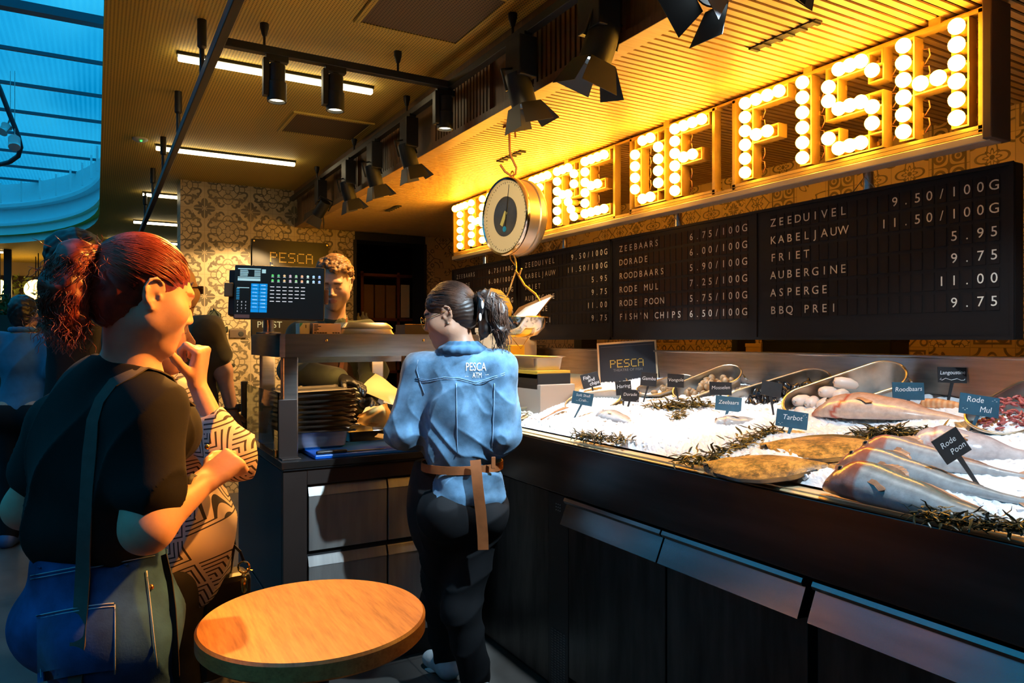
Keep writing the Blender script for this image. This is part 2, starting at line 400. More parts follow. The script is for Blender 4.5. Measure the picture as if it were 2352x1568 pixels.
for y0, nm in ((1.6, 'above the letters of the last word'), (3.55, 'beside the scale hook'), (5.5, 'at the far end of the soffit')):
    mb = MB(); mb.box((2.10, y0, ZC-.004), (2.135, y0+.29, ZC+.001))
    for j in range(6): mb.box((2.095, y0+.01+j*.052, ZC-.009), (2.14, y0+.024+j*.052, ZC-.003))
    tag(build('slot_diffuser', mb, BLACKM), 'narrow black air slot in the slatted soffit '+nm, 'air slot', 'air slots')
# --- ceiling fittings -------------------------------------------------------
VENT = perforated('vent_mesh', (.17, .10, .035))
def vent(x0, x1, y0, y1, label):
    t = thing('ceiling_vent', ((x0+x1)/2, (y0+y1)/2, ZM), label, 'vent', 'ceiling vents')
    mb = MB(); f = .025
    for a in ((x0, y0, x1, y0+f), (x0, y1-f, x1, y1), (x0, y0+f, x0+f, y1-f), (x1-f, y0+f, x1, y1-f)): mb.box((a[0], a[1], ZM-.012), (a[2], a[3], ZM))
    build('frame', mb, CEILM, t); build('grille', MB().box((x0+f, y0+f, ZM-.007), (x1-f, y1-f, ZM-.001)), VENT, t)
vent(1.0, 1.52, 2.62, 3.17, 'large square mesh vent in the ceiling at the top edge')
vent(1.07, 1.6, 4.6, 5.08, 'dark square ceiling vent beyond the two can spotlights')
TUBE = M('tube_glow', (.9, .85, .7), .5, emit=(1, .83, .5), es=9)
TUBE2 = M('dim_tube_glow', (.9, .85, .7), .5, emit=(1, .83, .5), es=2.5)
def tube(x0, x1, Y, label):
    t = thing('strip_light', ((x0+x1)/2, Y, ZM), label, 'strip light', 'ceiling strip lights')
    build('housing', MB().box((x0, Y-.022, ZM-.016), (x1, Y+.022, ZM)), BLACK, t)
    build('diffuser', MB().box((x0+.004, Y-.018, ZM-.042), (x1-.004, Y+.018, ZM-.016), .006), TUBE if Y > 1 else TUBE2, t)
tube(.348, 1.36, 3.95, 'glowing strip light nearest, behind the two can spotlights')
tube(.375, 1.385, 5.9, 'glowing strip light second from the front, long and unbroken')
tube(.385, 1.4, 7.85, 'strip light just left of the tiled wall, level with its top')
tube(.38, 1.4, 9.75, 'fourth strip light back, left of the tiled wall')
tube(.15, 1.2, 11.7, 'fifth strip light back, above the red hair')
tube(-2.05, -1.3, 14.2, 'far strip light above the dark-haired head')
tube(-3.9, -3.3, 14.6, 'farthest strip light at the left edge under the kerb')
t = thing('smoke_detector', (.27, 5.78, ZM), 'small round ceiling sensor with a green lamp', 'sensor')
build('body', MB().lathe((.27, 5.78, ZM), (0, 0, -1), [(.05, 0), (.05, .012), (.03, .025)]), WHITE, t, 40)
build('lamp', MB().ball((.275, 5.75, ZM-.024), .007), M('green_led', (0, .5, .05), emit=(.05, 1, .1), es=3), t, 60)
# rail hung by rods
t = thing('hanging_rail', (.41, 3.5, 2.56), 'long black rail hung from the ceiling by rods', 'rail')
build('rail', MB().box((.392, .2, 2.545), (.428, 12, 2.59), .004), BLACK, t)
for y in (1.3, 2.4, 3.5, 4.58, 5.66, 6.74, 7.85): build('rod', MB().lathe((.41, y, ZM), (0, 0, -1), [(.02, 0), (.02, .12), (.011, .13), (.011, .27)], 12), BLACK, t, 40)
# tracks with wires
def track(name, a, b, label):
    a, b = Vector(a), Vector(b); t = thing(name, (a+b)/2, label, 'light track', 'spotlight tracks')
    d = (b-a).normalized(); s = d.cross(Vector((0, 0, 1)))
    build('rail', MB().obox((a+b)/2, (b-a)/2, s*.02, Vector((0, 0, .018)), .003), BLACK, t); return t
def wires(t, pts):
    for p in pts:
        p = Vector(p); build('hanger', MB().lathe((p.x, p.y, ZM), (0, 0, -1), [(.02, 0), (.02, .02), (.010, .055), (.0015, .06), (.0015, ZM-p.z-.06), (.006, ZM-p.z-.055), (.006, ZM-p.z)], 10), BLACK, t, 40)
t = track('light_track', (.484, 3.4, 2.73), (1.60, 3.4, 2.73), 'short black light track crossing the ceiling carrying two can spotlights'); wires(t, [(.66, 3.4, 2.74), (1.30, 3.4, 2.74)])
t = track('light_track', (1.585, .2, 2.73), (1.585, 6.9, 2.73), 'long black light track running along the slatted soffit face'); wires(t, [(1.585, y, 2.74) for y in (2.75, 4.0, 5.0, 6.0)])
LENSC = M('cool_lens', (.9, .95, 1), .3, emit=(.75, .93, 1), es=7); LENSW = M('warm_lens', (1, .95, .8), .3, emit=(1, .9, .6), es=4)
def can(x, y, zb, label, tilt=(0, 0, -1), r=.043, track_z=2.715):
    t = thing('can_spotlight', (x, y, zb), label, 'spotlight', 'can spotlights'); d = Vector(tilt).normalized(); p = Vector((x, y, zb))-d*.17
    build('adapter', MB().box((x-.05, y-.018, track_z-.03), (x+.05, y+.018, track_z), .003).box((x-.012, y-.012, p.z-.01), (x+.012, y+.012, track_z-.03)), BLACK, t)
    build('driver_box', MB().box((x-.062, y-.02, zb+.02), (x-.036, y+.02, p.z+.02), .003), BLACK, t)
    build('body', MB().lathe(p, d, [(.03, 0), (r-.006, .004), (r-.006, .08), (r, .084), (r, .17), (r-.006, .17), (r-.008, .155)], 24), BLACK, t, 40)
    build('lens', MB().lathe(p+d*.155, d, [(.001, 0), (r-.007, 0), (r-.008, .003), (.001, .003)], 24), LENSW, t)
can(.715, 3.4, 2.505, 'left of the two black can spotlights on the crossing track')
can(.985, 3.4, 2.505, 'right of the two black can spotlights on the crossing track')
can(1.57, 3.43, 2.51, 'black can spotlight with bright lens against the slatted soffit face')
def barn(y, aim, label, x=1.575, zh=2.47, s=1.):
    t = thing('barn_door_spotlight', (x, y, zh), label, 'spotlight', 'barn door spotlights')
    d = (Vector(aim)-Vector((x, y, zh))).normalized(); sx, sy, d = frame(d, Vector((0, 1, 0))); c = Vector((x, y, zh))
    build('driver_box', MB().box((x-.04*s, y-.055*s, zh+.06), (x+.04*s, y+.055*s, 2.70), .004).box((x-.02, y-.06, 2.70), (x+.02, y+.06, 2.715)), BLACK, t)
    build('yoke', MB().tube([c+sx*.06*s-d*.02, c+sx*.06*s-d*.11, c-sx*.06*s-d*.11, c-sx*.06*s-d*.02], .006, 8), BLACK, t)
    build('body', MB().lathe(c-d*.09, d, [(.02, 0), (.045*s, .005), (.05*s, .06), (.05*s, .14), (.044*s, .14), (.04*s, .12)], 24), BLACK, t, 40)
    build('lens', MB().lathe(c+d*.03, d, [(.001, 0), (.042*s, 0), (.042*s, .002), (.001, .002)], 20), LENSC, t)
    e = c+d*.05
    for k, (a, b, L, op) in enumerate(((sx, sy, .095, .55), (-sx, sy, .095, .35), (sy, sx, .085, .45), (-sy, sx, .085, .3))):
        h = e+a*.05*s; dd = (d*math.cos(op)+a*math.sin(op)).normalized()*L*s; w0, w1 = b*.045*s, b*.065*s; nn = dd.cross(b).normalized()*.0015
        build('barn_door', MB().slab([h-w0, h+w0, h+dd+w1, h+dd-w1], nn.normalized(), .002), BLACK, t)
    return c, d
for y, aim, nm, s in ((.62, (2.08, 1.15, 1.1), 'barn door spotlight on the same track nearer than the others', 1.15), (1.22, (1.02, 3.0, .62), 'barn door spotlight cut by the top edge, further right of the pair', 1.15), (1.53, (.12, 1.80, 1.22), 'barn door spotlight at the top edge, left of the pair above the sign', 1.15),  # first is an added lamp out of view, brightening the near ice
                   (2.11, tuple(P(1112, 940, 2.75)), 'large barn door spotlight high above the letters O F', 1.2), (2.66, (1.98, 2.6, 1.1), 'large barn door spotlight above the hanging scale hook', 1.1),
                   (3.94, (2.0, 3.9, 1.1), 'barn door spotlight with blue lit flaps, third beyond the scale', .95), (4.54, (2.0, 4.6, 1.1), 'barn door spotlight second in the far row of three', .95),
                   (5.10, (2.0, 5.1, 1.1), 'small barn door spotlight near the end of the soffit', .95), (5.85, (1.05, 7.0, 1.25), 'farthest barn door spotlight in front of the tiled wall', .95)):
    c, d = barn(y, aim, nm, s=s)
    if y in (1.22, 2.11): spot('spot_beam', c+d*.05, aim, 300 if y < 2 else 150, (.62, .84, 1), 34 if y < 2 else 21, .3, .02)
    elif y == 1.53: spot('spot_beam', c+d*.05, aim, 420, (1, .36, .05), 32, .5, .03)
    elif y < 3.5: spot('spot_beam', c+d*.05, aim, 130 if y > 1 else 85, COOL, 66, .5, .03)
    elif y < 5.5: spot('spot_beam', c+d*.05, aim, 50, COOL, 60, .5, .03)
    else: spot('spot_beam', c+d*.05, aim, 170, (1, .66, .30), 75, .25, .03)
can(-.30, .60, 2.55, 'black can spotlight behind the viewer aimed at the hanging scale', (.6, .7, -.2)); spot('can_beam', (-.18, .74, 2.42), (1.80, 3.12, 2.02), 330, (1, .72, .36), 17, .5, .03)  # can and beam added behind the viewer to brighten the scale dial
track('light_track', (-.9, .6, 2.73), (.4, .6, 2.73), 'short light track on the ceiling behind the viewer')  # added out of view to carry that can
t = thing('curved_track', P(20, 300, 6.2), 'curved dark light rail with two pale spotlights hanging in the skylight', 'light track')
build('rail', MB().tube([P(u_, v_, d_) for u_, v_, d_ in ((-60, 90, 6.0), (-25, 150, 6.0), (0, 205, 6.1), (22, 262, 6.2), (42, 312, 6.3), (48, 338, 6.35), (42, 358, 6.4), (22, 372, 6.45), (-10, 380, 6.5), (-60, 384, 6.5))], .02, 8), M('rail_slate', (.03, .05, .07), .5), t, 60)
for a_, b_, c_ in (((24, 272), (16, 290), (4, 303)), ((34, 308), (33, 318), (33, 338))):
    build('spotlight', MB().tube([P(*a_, 6.25), P(*b_, 6.25)], .012, 8).tube([P(*b_, 6.25), P(*c_, 6.2)], .045, 14), WHITE, t, 40)
    build('wire', MB().tube([P(*a_, 6.25), P(a_[0], a_[1], 6.25)+Vector((0, 0, 3.74-P(*a_, 6.25).z))], .003, 5), WHITE, t)
# two can beams, the aimed key on the standing woman, the warm can by the soffit
for x, tg in ((.715, (.05, 2.0, 1.2)), (.985, (.45, 2.1, .9))): spot('can_beam', (x, 3.4, 2.50), tg, 300 if x < .8 else 70, (1, .43, .08), 62, .6, .03)
spot('can_beam', (1.57, 3.43, 2.50), (1.12, 3.80, 1.3), 130, (1, .55, .18), 60, .5, .03)
# ================================================================== lit sign
SX = 2.42; RP = .0593; ZT = 2.432
GOLD = M('gold_painted_metal', (.62, .40, .12), .4, .6, n=(20, .2))
BULB = M('bulb_glow', (1, .9, .7), .3, emit=(1, .47, .04), es=32)
sg = thing('marquee_sign', (SX+.05, 3.3, 2.1), 'large lit sign of bulb letters reading THEATRE OF FISH', 'sign')
G = {'T': [(0, 0), (1, 0), (2, 0), (3, 0)]+[(1.5, r) for r in range(1, 6)],
     'H': [(0, r) for r in range(6)]+[(3, r) for r in range(6)]+[(1, 2.5), (2, 2.5)],
     'E': [(0, r) for r in range(6)]+[(c, r) for r in (0, 5) for c in (1, 2, 3)]+[(1, 2.5), (2, 2.5)],
     'A': [(0, r) for r in range(1, 6)]+[(3, r) for r in range(1, 6)]+[(1, 0), (2, 0), (1, 3), (2, 3)],
     'R': [(0, r) for r in range(6)]+[(1, 0), (2, 0), (3, .8), (3, 1.8), (1, 2.5), (2, 2.6), (2, 3.4), (2.5, 4.2), (3, 5)],
     'O': [(0, r) for r in (1, 2, 3, 4)]+[(3, r) for r in (1, 2, 3, 4)]+[(c, r) for c in (1, 2) for r in (0, 5)],
     'F': [(0, r) for r in range(6)]+[(1, 0), (2, 0), (3, 0), (1, 2.5), (2, 2.5)],
     'I': [(0, r) for r in range(6)],
     'S': [(1, 0), (2, 0), (3, 0), (4, .8), (0, .9), (0, 1.8), (1, 2.5), (2, 2.5), (3, 2.5), (4, 3), (4, 4), (0, 4.2), (1, 5), (2, 5), (3, 5)]}
ST = {'T': [(0, 0, 3, 0), (1.5, 0, 1.5, 5)], 'H': [(0, 0, 0, 5), (3, 0, 3, 5), (0, 2.5, 3, 2.5)], 'E': [(0, 0, 0, 5), (0, 0, 3, 0), (0, 2.5, 2.3, 2.5), (0, 5, 3, 5)],
      'A': [(0, .5, 0, 5), (3, .5, 3, 5), (0, 0, 3, 0), (0, 3, 3, 3)], 'R': [(0, 0, 0, 5), (0, 0, 3, 0), (3, 0, 3, 2.5), (0, 2.5, 3, 2.5)], 'O': [(0, 0, 0, 5), (3, 0, 3, 5), (0, 0, 3, 0), (0, 5, 3, 5)],
      'F': [(0, 0, 0, 5), (0, 0, 3, 0), (0, 2.5, 2.2, 2.5)], 'I': [(0, 0, 0, 5)], 'S': [(0, 0, 4, 0), (0, 0, 0, 2.5), (0, 2.5, 4, 2.5), (4, 2.5, 4, 5), (0, 5, 4, 5), (4, 0, 4, .9), (0, 4.1, 0, 5)]}
SQ = 2.42/2.5
wire = MB(); hid = MB()
for i, (ch, y0) in enumerate([('T', 5.25), ('H', 4.96), ('E', 4.66), ('A', 4.36), ('T', 4.066), ('R', 3.77), ('E', 3.473), ('O', 3.017), ('F', 2.711), ('F', 2.262), ('I', 1.962), ('S', 1.841), ('H', 1.537)]):
    y0 *= SQ; cp = .0593 if ch != 'S' else .0446
    yy = lambda c: y0-c*cp
    zz = lambda r: ZT-r*RP
    mb = MB()
    for si, (c0, r0, c1, r1) in enumerate(ST[ch]):
        a, b = sorted((yy(c0), yy(c1))); lo, hi = sorted((zz(r0), zz(r1))); pd = .027+.0007*si; a -= pd; b += pd; lo -= pd; hi += pd
        x0, x1 = SX+.012+.0005*si, SX+.064+.0005*si; q = .005
        mb.box((x0, a, lo), (x1, a+q, hi)); mb.box((x0, b-q, lo), (x1, b, hi)); mb.box((x0, a+q, lo), (x1, b-q, lo+q)); mb.box((x0, a+q, hi-q), (x1, b-q, hi))
    for c, r in G[ch]:
        p = Vector((SX, yy(c), zz(r))); mb.lathe(p+Vector((.062, 0, 0)), (-1, 0, 0), [(.017, 0), (.02, .012), (.016, .03), (.014, .045)], 10)
        mb.box((SX+.058, p.y-.03, p.z-.008), (SX+.064, p.y+.03, p.z+.008))
    L = tag(build('letter_frame', mb, GOLD, sg, 40), 'gold open frame of the letter '+ch)
    for c, r in G[ch]:
        p = Vector((SX-.008, yy(c), zz(r)))
        if i < 4: hid.ball(p, .0255, 10, 7); continue
        build('bulb', MB().ball(p, .0255, 14, 10), BULB, L, 80)
    for k in range(5):
        y = yy(max(c for c, _ in ST[ch][0:1][0:1] and [(ST[ch][0][2], 0)]))-.035; z = zz(k+.1)
        pts = [Vector((SX+.07, y+.01, z)), Vector((SX+.05, y-.02, z-.012)), Vector((SX+.05, y-.024, z-.035)), Vector((SX+.07, y+.005, z-.052))]
        wire.tube(pts, .0022, 6)
tag(build('bulb', hid, BULB, sg, 80), None, None, None, 'stuff')
build('wiring', wire, M('pink_wire', (.7, .3, .22), .5), sg, 60)
mb = MB()
for a, b in ((5.18, 3.14), (3.0, 2.38), (2.29, 1.24)):
    for z in (2.096, 2.468): mb.box((SX+.02, b, z-.006), (SX+.06, a, z+.006))
mb.box((SX+.02, 1.24, 2.075), (SX+.075, 5.18, 2.088)); mb.box((SX+.03, 1.24, 2.472), (SX+.06, 5.18, 2.482))
for y in (5.17, 3.13, 2.99, 2.40, 2.28, 1.25): mb.box((SX+.02, y-.008, 2.08), (SX+.06, y+.008, 2.478))
for y in (4.6, 3.6, 2.72, 1.9, 1.4): mb.box((SX+.025, y-.02, 2.47), (SX+.06, y+.02, ZC))
build('rails', mb, GOLD, sg)
build('base_channel', MB().box((SX+.015, 1.22, 2.045), (SX+.085, 5.19, 2.073), .004), M('sign_channel', (.35, .3, .26), .4, .6), sg)
build('end_panel', MB().box((SX-.005, 1.205, 2.05), (SX+.11, 1.235, 2.49), .004), M('brown_panel', (.06, .03, .018), .6), sg)
# ================================================================== menu boards
BX = 2.50
BOARD = M('board_black', (.008, .007, .007), .5, spec=.15); FLAP = M('flap_black', (.010, .008, .008), .6, spec=.1); FLAP2 = M('empty_flap', (.020, .010, .007), .6, spec=.1); LETT = M('board_letters', (.55, .51, .43), .7)
A = [('ZEEBAARS', '6.75/100G'), ('DORADE', '6.00/100G'), ('ROODBAARS', '5.90/100G'), ('RODE MUL', '7.25/100G'), ('RODE POON', '5.75/100G'), ("FISH'N CHIPS", '6.50/100G')]
B = [('ZEEDUIVEL', '9.50/100G'), ('KABELJAUW', '11.50/100G'), ('FRIET', '5.95'), ('AUBERGINE', '9.75'), ('ASPERGE', '11.00'), ('BBQ PREI', '9.75')]
SB = BX/2.55
for k, (ye, rows, lb) in enumerate(((5.42, A, 'leftmost black menu board, behind the hanging scale'), (4.335, B, 'black menu board behind the scale pan, second from the left'), (3.305, A, 'black menu board with ZEEBAARS and DORADE prices, lit at its top'), (2.255, B, 'large black menu board at the right listing ZEEDUIVEL and KABELJAUW'))):
    ye *= SB; W = 1.05*SB; z0, z1 = CH-.002, CH+.572*SB
    t = thing('menu_board', (BX, ye-W/2, z0), lb, 'menu board', 'black flap menu boards')
    build('case', MB().box((BX, ye-W, z0), (BX+.06, ye, z1), .006), BOARD, t)
    build('frame', MB().box((BX-.006, ye-W, z0), (BX, ye-W+.012, z1)).box((BX-.006, ye-.012, z0), (BX, ye, z1)).box((BX-.006, ye-W+.012, z0), (BX, ye-.012, z0+.012)).box((BX-.006, ye-W+.012, z1-.012), (BX, ye-.012, z1)), BOARD, t)
    tx = MB(); fl = MB(); pit = .0416
    for r, (n, p) in enumerate(rows):
        zr = z0+.482-r*.0745; cols = {}
        for i, ch in enumerate(n): cols[i] = ch
        for i, ch in enumerate(p): cols[22-len(p)+i] = ch
        for c in range(22):
            y = ye-.098-c*pit; fl.box((BX-.002, y-.015, zr-.014), (BX, y+.015, zr+.047))
            if c in cols and cols[c] != ' ': tx.text(cols[c], (BX-.0024, y, zr), (0, -1, 0), (0, 0, 1), .047, align='CENTER')
    build('flaps', fl, FLAP2 if rows is A else FLAP, t); build('lettering', tx, LETT, t)
    yc = ye-W*.5
    build('hanger', MB().lathe((BX+.03, yc, 2.05), (0, 0, -1), [(.019, 0), (.019, 2.05-z1-.005), (.024, 2.05-z1-.004), (.024, 2.05-z1)], 14).tube([(BX+.0, yc+.045, z1), (BX+.005, yc, z1+.05), (BX+.0, yc-.045, z1)], .002, 6), STEEL, t, 40)
# ================================================================== fish counter
XC, ZR = 1.58, 1.024
def zice(X): return 1.035+.17*(X-1.6)
def onIce(u, v, lift=0):
    r = ray(u, v); t = (1.035+lift-.17*1.6-CH)/(r.z-.17*r.x); return CAMP+r*t
NI = Vector((-.17, 0, 1)).normalized()
SHEET = M('counter_steel', (.12, .113, .108), .33, 1., n=(2.5, .35), b=(90, .05, .0008), stretch=(1, .5, 6))
DOORS = M('door_steel', (.11, .107, .105), .4, 1., n=(3, .5), b=(70, .05, .0008), stretch=(1, 6, 1))
RIMS = M('rim_steel', (.78, .66, .48), .32, 1., b=(60, .05, .0005))
t = thing('fish_counter', (2.1, 2.2, 0), 'long stainless steel fish counter heaped with ice', 'counter')
Y0, Y1 = -.6, 4.7
build('apron', MB().box((XC, Y0, .812), (XC+.03, Y1, ZR-.012), .003), SHEET, t)
build('rim', MB().tube([(XC+.012, Y0, ZR-.006), (XC+.012, Y1, ZR-.006)], .012, 12).box((XC+.01, Y0, ZR-.004), (XC+.055, Y1, ZR+.003), .001), M('counter_rim', (.80, .62, .36), .42, .35), t, 50)  # yellow colour paints the sign's reflection onto the steel lip
build('display_plate', MB().add([(XC+.05, 2.86, ZR+.002), (2.62, 3.42, 1.203), (2.62, Y1, 1.203), (XC+.05, Y1, ZR+.002), (XC+.05, 2.86, .99), (2.62, 3.42, .99), (2.62, Y1, .99), (XC+.05, Y1, .99)], [(0, 1, 2, 3), (4, 7, 6, 5), (0, 4, 5, 1), (1, 5, 6, 2), (2, 6, 7, 3), (3, 7, 4, 0)]), perforated('perforated_steel', (.72, .52, .26)), t)
build('well', MB().box((XC+.03, Y0, .80), (2.62, Y1, .82)), STEEL, t)
build('splashback', MB().box((2.62, Y0, .9), (2.645, Y1, 1.352), .002).box((2.612, Y0, 1.352), (2.70, Y1, 1.362), .002), STEEL, t)
build('body', MB().box((1.64, Y0, .09), (2.62, Y1, .80)), BLACKM, t)
build('plinth', MB().box((1.62, Y0, 0), (2.6, Y1, .09)), BLACKM, t)
build('recess', MB().box((1.605, Y0, .80), (1.64, 2.342, .83)), BLACKM, t)
for a, b in ((2.338, 1.785), (1.777, 1.243), (1.213, .66), (.652, .1)):
    d = build('door', MB().box((1.60, b, .10), (1.64, a, .71), .002), DOORS, t)
    h = MB(); pr = [(1.598, .70), (1.558, .703), (1.592, .780), (1.580, .783), (1.574, .793), (1.580, .804), (1.592, .808), (1.604, .802), (1.606, .78), (1.6, .70)]
    h.grid([[Vector((x, y, z)) for x, z in pr] for y in (a, b)]); h.add([(x, a, z) for x, z in pr[:-1]], [tuple(range(9))]); h.add([(x, b, z) for x, z in pr[:-1]], [tuple(range(8, -1, -1))])
    build('handle', h, M('handle_steel', (.27, .27, .27), .26, 1., n=(5, .3), stretch=(1, .4, 4)), d, 35)
c = build('control_column', MB().box((1.60, 2.342, .02), (1.64, 2.483, .80), .002), BLACK, t)
mb = MB()
for i in range(22):
    for j in range(5): mb.box((1.5985, 2.36+j*.021, .03+i*.0105), (1.601, 2.376+j*.021, .0345+i*.0105))
build('grille', mb, M('grille_grey', (.09, .09, .09), .5), c)
mb = MB()
for i in range(3):
    for j in range(3): mb.box((1.5985, 2.395+j*.014, .735+i*.012), (1.601, 2.400+j*.014, .739+i*.012))
build('buttons', mb, M('button_grey', (.3, .3, .3), .5), c)
build('side_panel', MB().box((1.605, 2.49, .02), (1.64, Y1, .80), .002), DOORS, t)
# --- ice -------------------------------------------------------------------
rng = np.random.RandomState(3)
def bumpz(X, Y): return .010*math.sin(X*9+Y*5)*math.sin(Y*7-X*3)+.006*math.sin(X*23+1)*math.sin(Y*19+2)
def ice_end(X): return 2.80+.55*min(1, max(0, (X-1.64)/.9))**.8
NX, NY = 110, 330; pts = []
for i in range(NX):
    X = 1.636+(2.608-1.636)*i/(NX-1); row = []
    ye = ice_end(X)
    for j in range(NY):
        Y = -.5+(ye+.5)*j/(NY-1)
        e = min(1, (X-1.636)/.03, (ye-Y)/.08, (2.62-X)/.02+.4)
        z = zice(X)-.008+(.008+bumpz(X, Y)+rng.uniform(-1, 1)*.0035)*max(0, e)+.012*max(0, e)
        row.append(Vector((X, Y, z)))
    pts.append(row)
mb = MB().grid(pts)
for k in range(5200):
    X = rng.uniform(1.64, 2.6); Y = rng.uniform(.3, ice_end(X)-.03); s = rng.uniform(.003, .0075); c = Vector((X, Y, zice(X)+.004+bumpz(X, Y)+s*.4))
    A = Matrix.Rotation(rng.uniform(0, 6), 3, 'X') @ Matrix.Rotation(rng.uniform(0, 6), 3, 'Y')
    vs = [c+A @ Vector((a*s, b*s*.8, d*s*.6)) for a in (-1, 1) for b in (-1, 1) for d in (-1, 1)]
    mb.add(vs, [(0, 1, 3, 2), (4, 6, 7, 5), (0, 4, 5, 1), (2, 3, 7, 6), (0, 2, 6, 4), (1, 5, 7, 3)])
ICE = M('crushed_ice', (.93, .96, 1), .3, b=(160, .5, .004), spec=.6)
tag(build('crushed_ice', mb, ICE), 'bed of white crushed ice on the fish counter', 'ice', None, 'stuff')
# --- tubs -------------------------------------------------------------------
def tub(E1, E2, b, h, hint, label, handle=True, fill=None):
    P1, P2 = onX(*E1), onX(*E2); c = (P1+P2)/2; a = (P2-P1)/2; n = Vector(hint); n = (n-a*(n.dot(a)/a.length_squared)).normalized(); B = n.cross(a.normalized())*b
    t = thing('oval_tub', c-n*h, label, 'tub', 'oval zinc tubs on the ice')
    def ringp(f, dz):
        out = []; L = a.length; ad = a.normalized(); bd = B.normalized(); s = L-b
        for k in range(36):
            th = 2*math.pi*k/36; cx, sy = math.cos(th), math.sin(th)
            out.append(c + ad*((s if cx > 0 else -s)*f+cx*b*f) + bd*(sy*b*f) - n*dz)
        return out
    mb = MB(); rings = [ringp(.80, h), ringp(.86, h*.6), ringp(.955, h*.16), ringp(.97, h*.14), ringp(.97, h*.10), ringp(1, 0), ringp(.975, 0), ringp(.94, h*.2), ringp(.77, h*.96)]
    mb.grid([[r[k] for r in rings] for k in range(36)], close_u=True)
    mb.add(rings[0], [tuple(range(36))]); mb.add(rings[-1], [tuple(range(35, -1, -1))])
    build('body', mb, ZINC, t, 50); build('rim', MB().tube(ringp(1, 0), .0042, 8, closed=True), RIMS, t, 60)
    if handle:
        for s in (-1, 1):
            ad = a.normalized()*s; bd = B.normalized(); q = c+a*s*.97-n*h*.28+ad*.004
            hb = MB().tube([q+bd*.035, q+bd*.035-n*.018+ad*.012, q-bd*.035-n*.018+ad*.012, q-bd*.035], .003, 6)
            for e in (-1, 1): hb.obox(q+bd*.035*e, bd*.009, n*.007, ad*.003)
            build('handle', hb, ZINC, t)
    return c, a, B, n
UPF = (-.45, -.1, 1)
T1 = tub((1800, 938, 2.2), (2078, 845, 2.5), .085, .13, (-.75, -.2, 1), 'large oval tub with white squid tubes behind the red fish')
T2 = tub((1664, 935, 2.22), (1908, 862, 2.52), .085, .13, (-.75, -.2, 1), 'oval tub full of dark mussels')
T3 = tub((1548, 907, 2.25), (1700, 846, 2.5), .075, .12, (-.7, -.2, 1), 'oval tub of shells beside the framed sign, tilted with a high rim', )
T4 = tub((1470, 902, 2.2), (1590, 864, 2.5), .07, .10, (-.6, -.2, 1), 'oval tub behind the Gamba tag, beside the framed sign')
T5 = tub((1300, 925, 1.95), (1426, 912, 2.1), .075, .09, (-.5, -.2, 1), 'oval tub behind the Soft Shell Crab tag, front one of two')
T6 = tub((1340, 888, 2.32), (1440, 876, 2.48), .075, .09, (-.5, -.2, 1), 'oval tub behind the Fish and Chips tag, rear one of two')
T7 = tub((1128, 955, 1.66), (1242, 946, 1.83), .075, .10, (-.25, -.2, 1), 'round zinc tub of white flakes at the left end of the ice')
T8 = tub((2248, 985, 2.2), (2440, 880, 2.52), .085, .12, (-.75, -.2, 1), 'oval tub of pink shrimps cut by the right edge')
def scatter(T, n, f=.75, up=.02, seed=1):
    r = random.Random(seed); c, a, B, nn = T; out = []
    for k in range(n):
        th = r.uniform(0, 6.28); q = math.sqrt(r.random())*f
        out.append(c + a*q*math.cos(th)*.92 + B*q*math.sin(th) - nn*(up+r.uniform(0, .02)-.018*(1-q)))
    return out
rr = random.Random(5)
def rrot(): return (rr.uniform(0, 6), rr.uniform(0, 6), rr.uniform(0, 6))
# mussels: a two-shelled wedge
MUS = M('mussel_shell', (.02, .018, .02), .22, 0, n=(30, .6), coat=.4)
def mussel():
    t = thing('mussel', (0, 0, 0), 'dark mussel lying among the others in the tub behind the blank tag', 'mussel', 'mussels in the oval tub')
    for s in (-1, 1):
        mb = MB(); g = []
        for i in range(9):
            u = i/8; w = .017*math.sin(math.pi*min(1, u*.9+.08))**.7; g.append([Vector((-.03+.06*u, w*math.cos(v), s*(.011*math.sin(math.pi*min(1, u*.92+.06))*math.sin(v)+.0006))) for v in [math.pi*k/8 for k in range(9)]])
        mb.grid(g); build('shell', mb, MUS, t, 60)
    return t
m0 = mussel()
for k, p in enumerate(scatter(T2, 58, .82, .026, 3)):
    if k == 0: m0.location = p; m0.rotation_euler = rrot()
    else: dup(m0, p, None, rrot())
# clams in two tubs
CLAM = M('clam_shell', (.42, .27, .14), .5, n=(25, .5))
def clam(grp, lab, mat, s=1.):
    return tag(build('clam', MB().ball((0, 0, 0), (.019*s, .016*s, .011*s), 12, 8), mat, None, 70), lab, 'clam', grp)
for T, n, grp, lab, sd, up in ((T3, 34, 'clams in the tilted tub', 'tan clam lying among the others in the tilted tub beside the framed sign', 8, .028), (T4, 16, 'clams behind the Gamba tag', 'brown clam in the tub behind the Gamba tag', 9, .03)):
    c0 = clam(grp, lab, CLAM)
    for k, p in enumerate(scatter(T, n, .8, up, sd)):
        if k == 0: c0.location = p
        else: dup(c0, p, None, rrot())
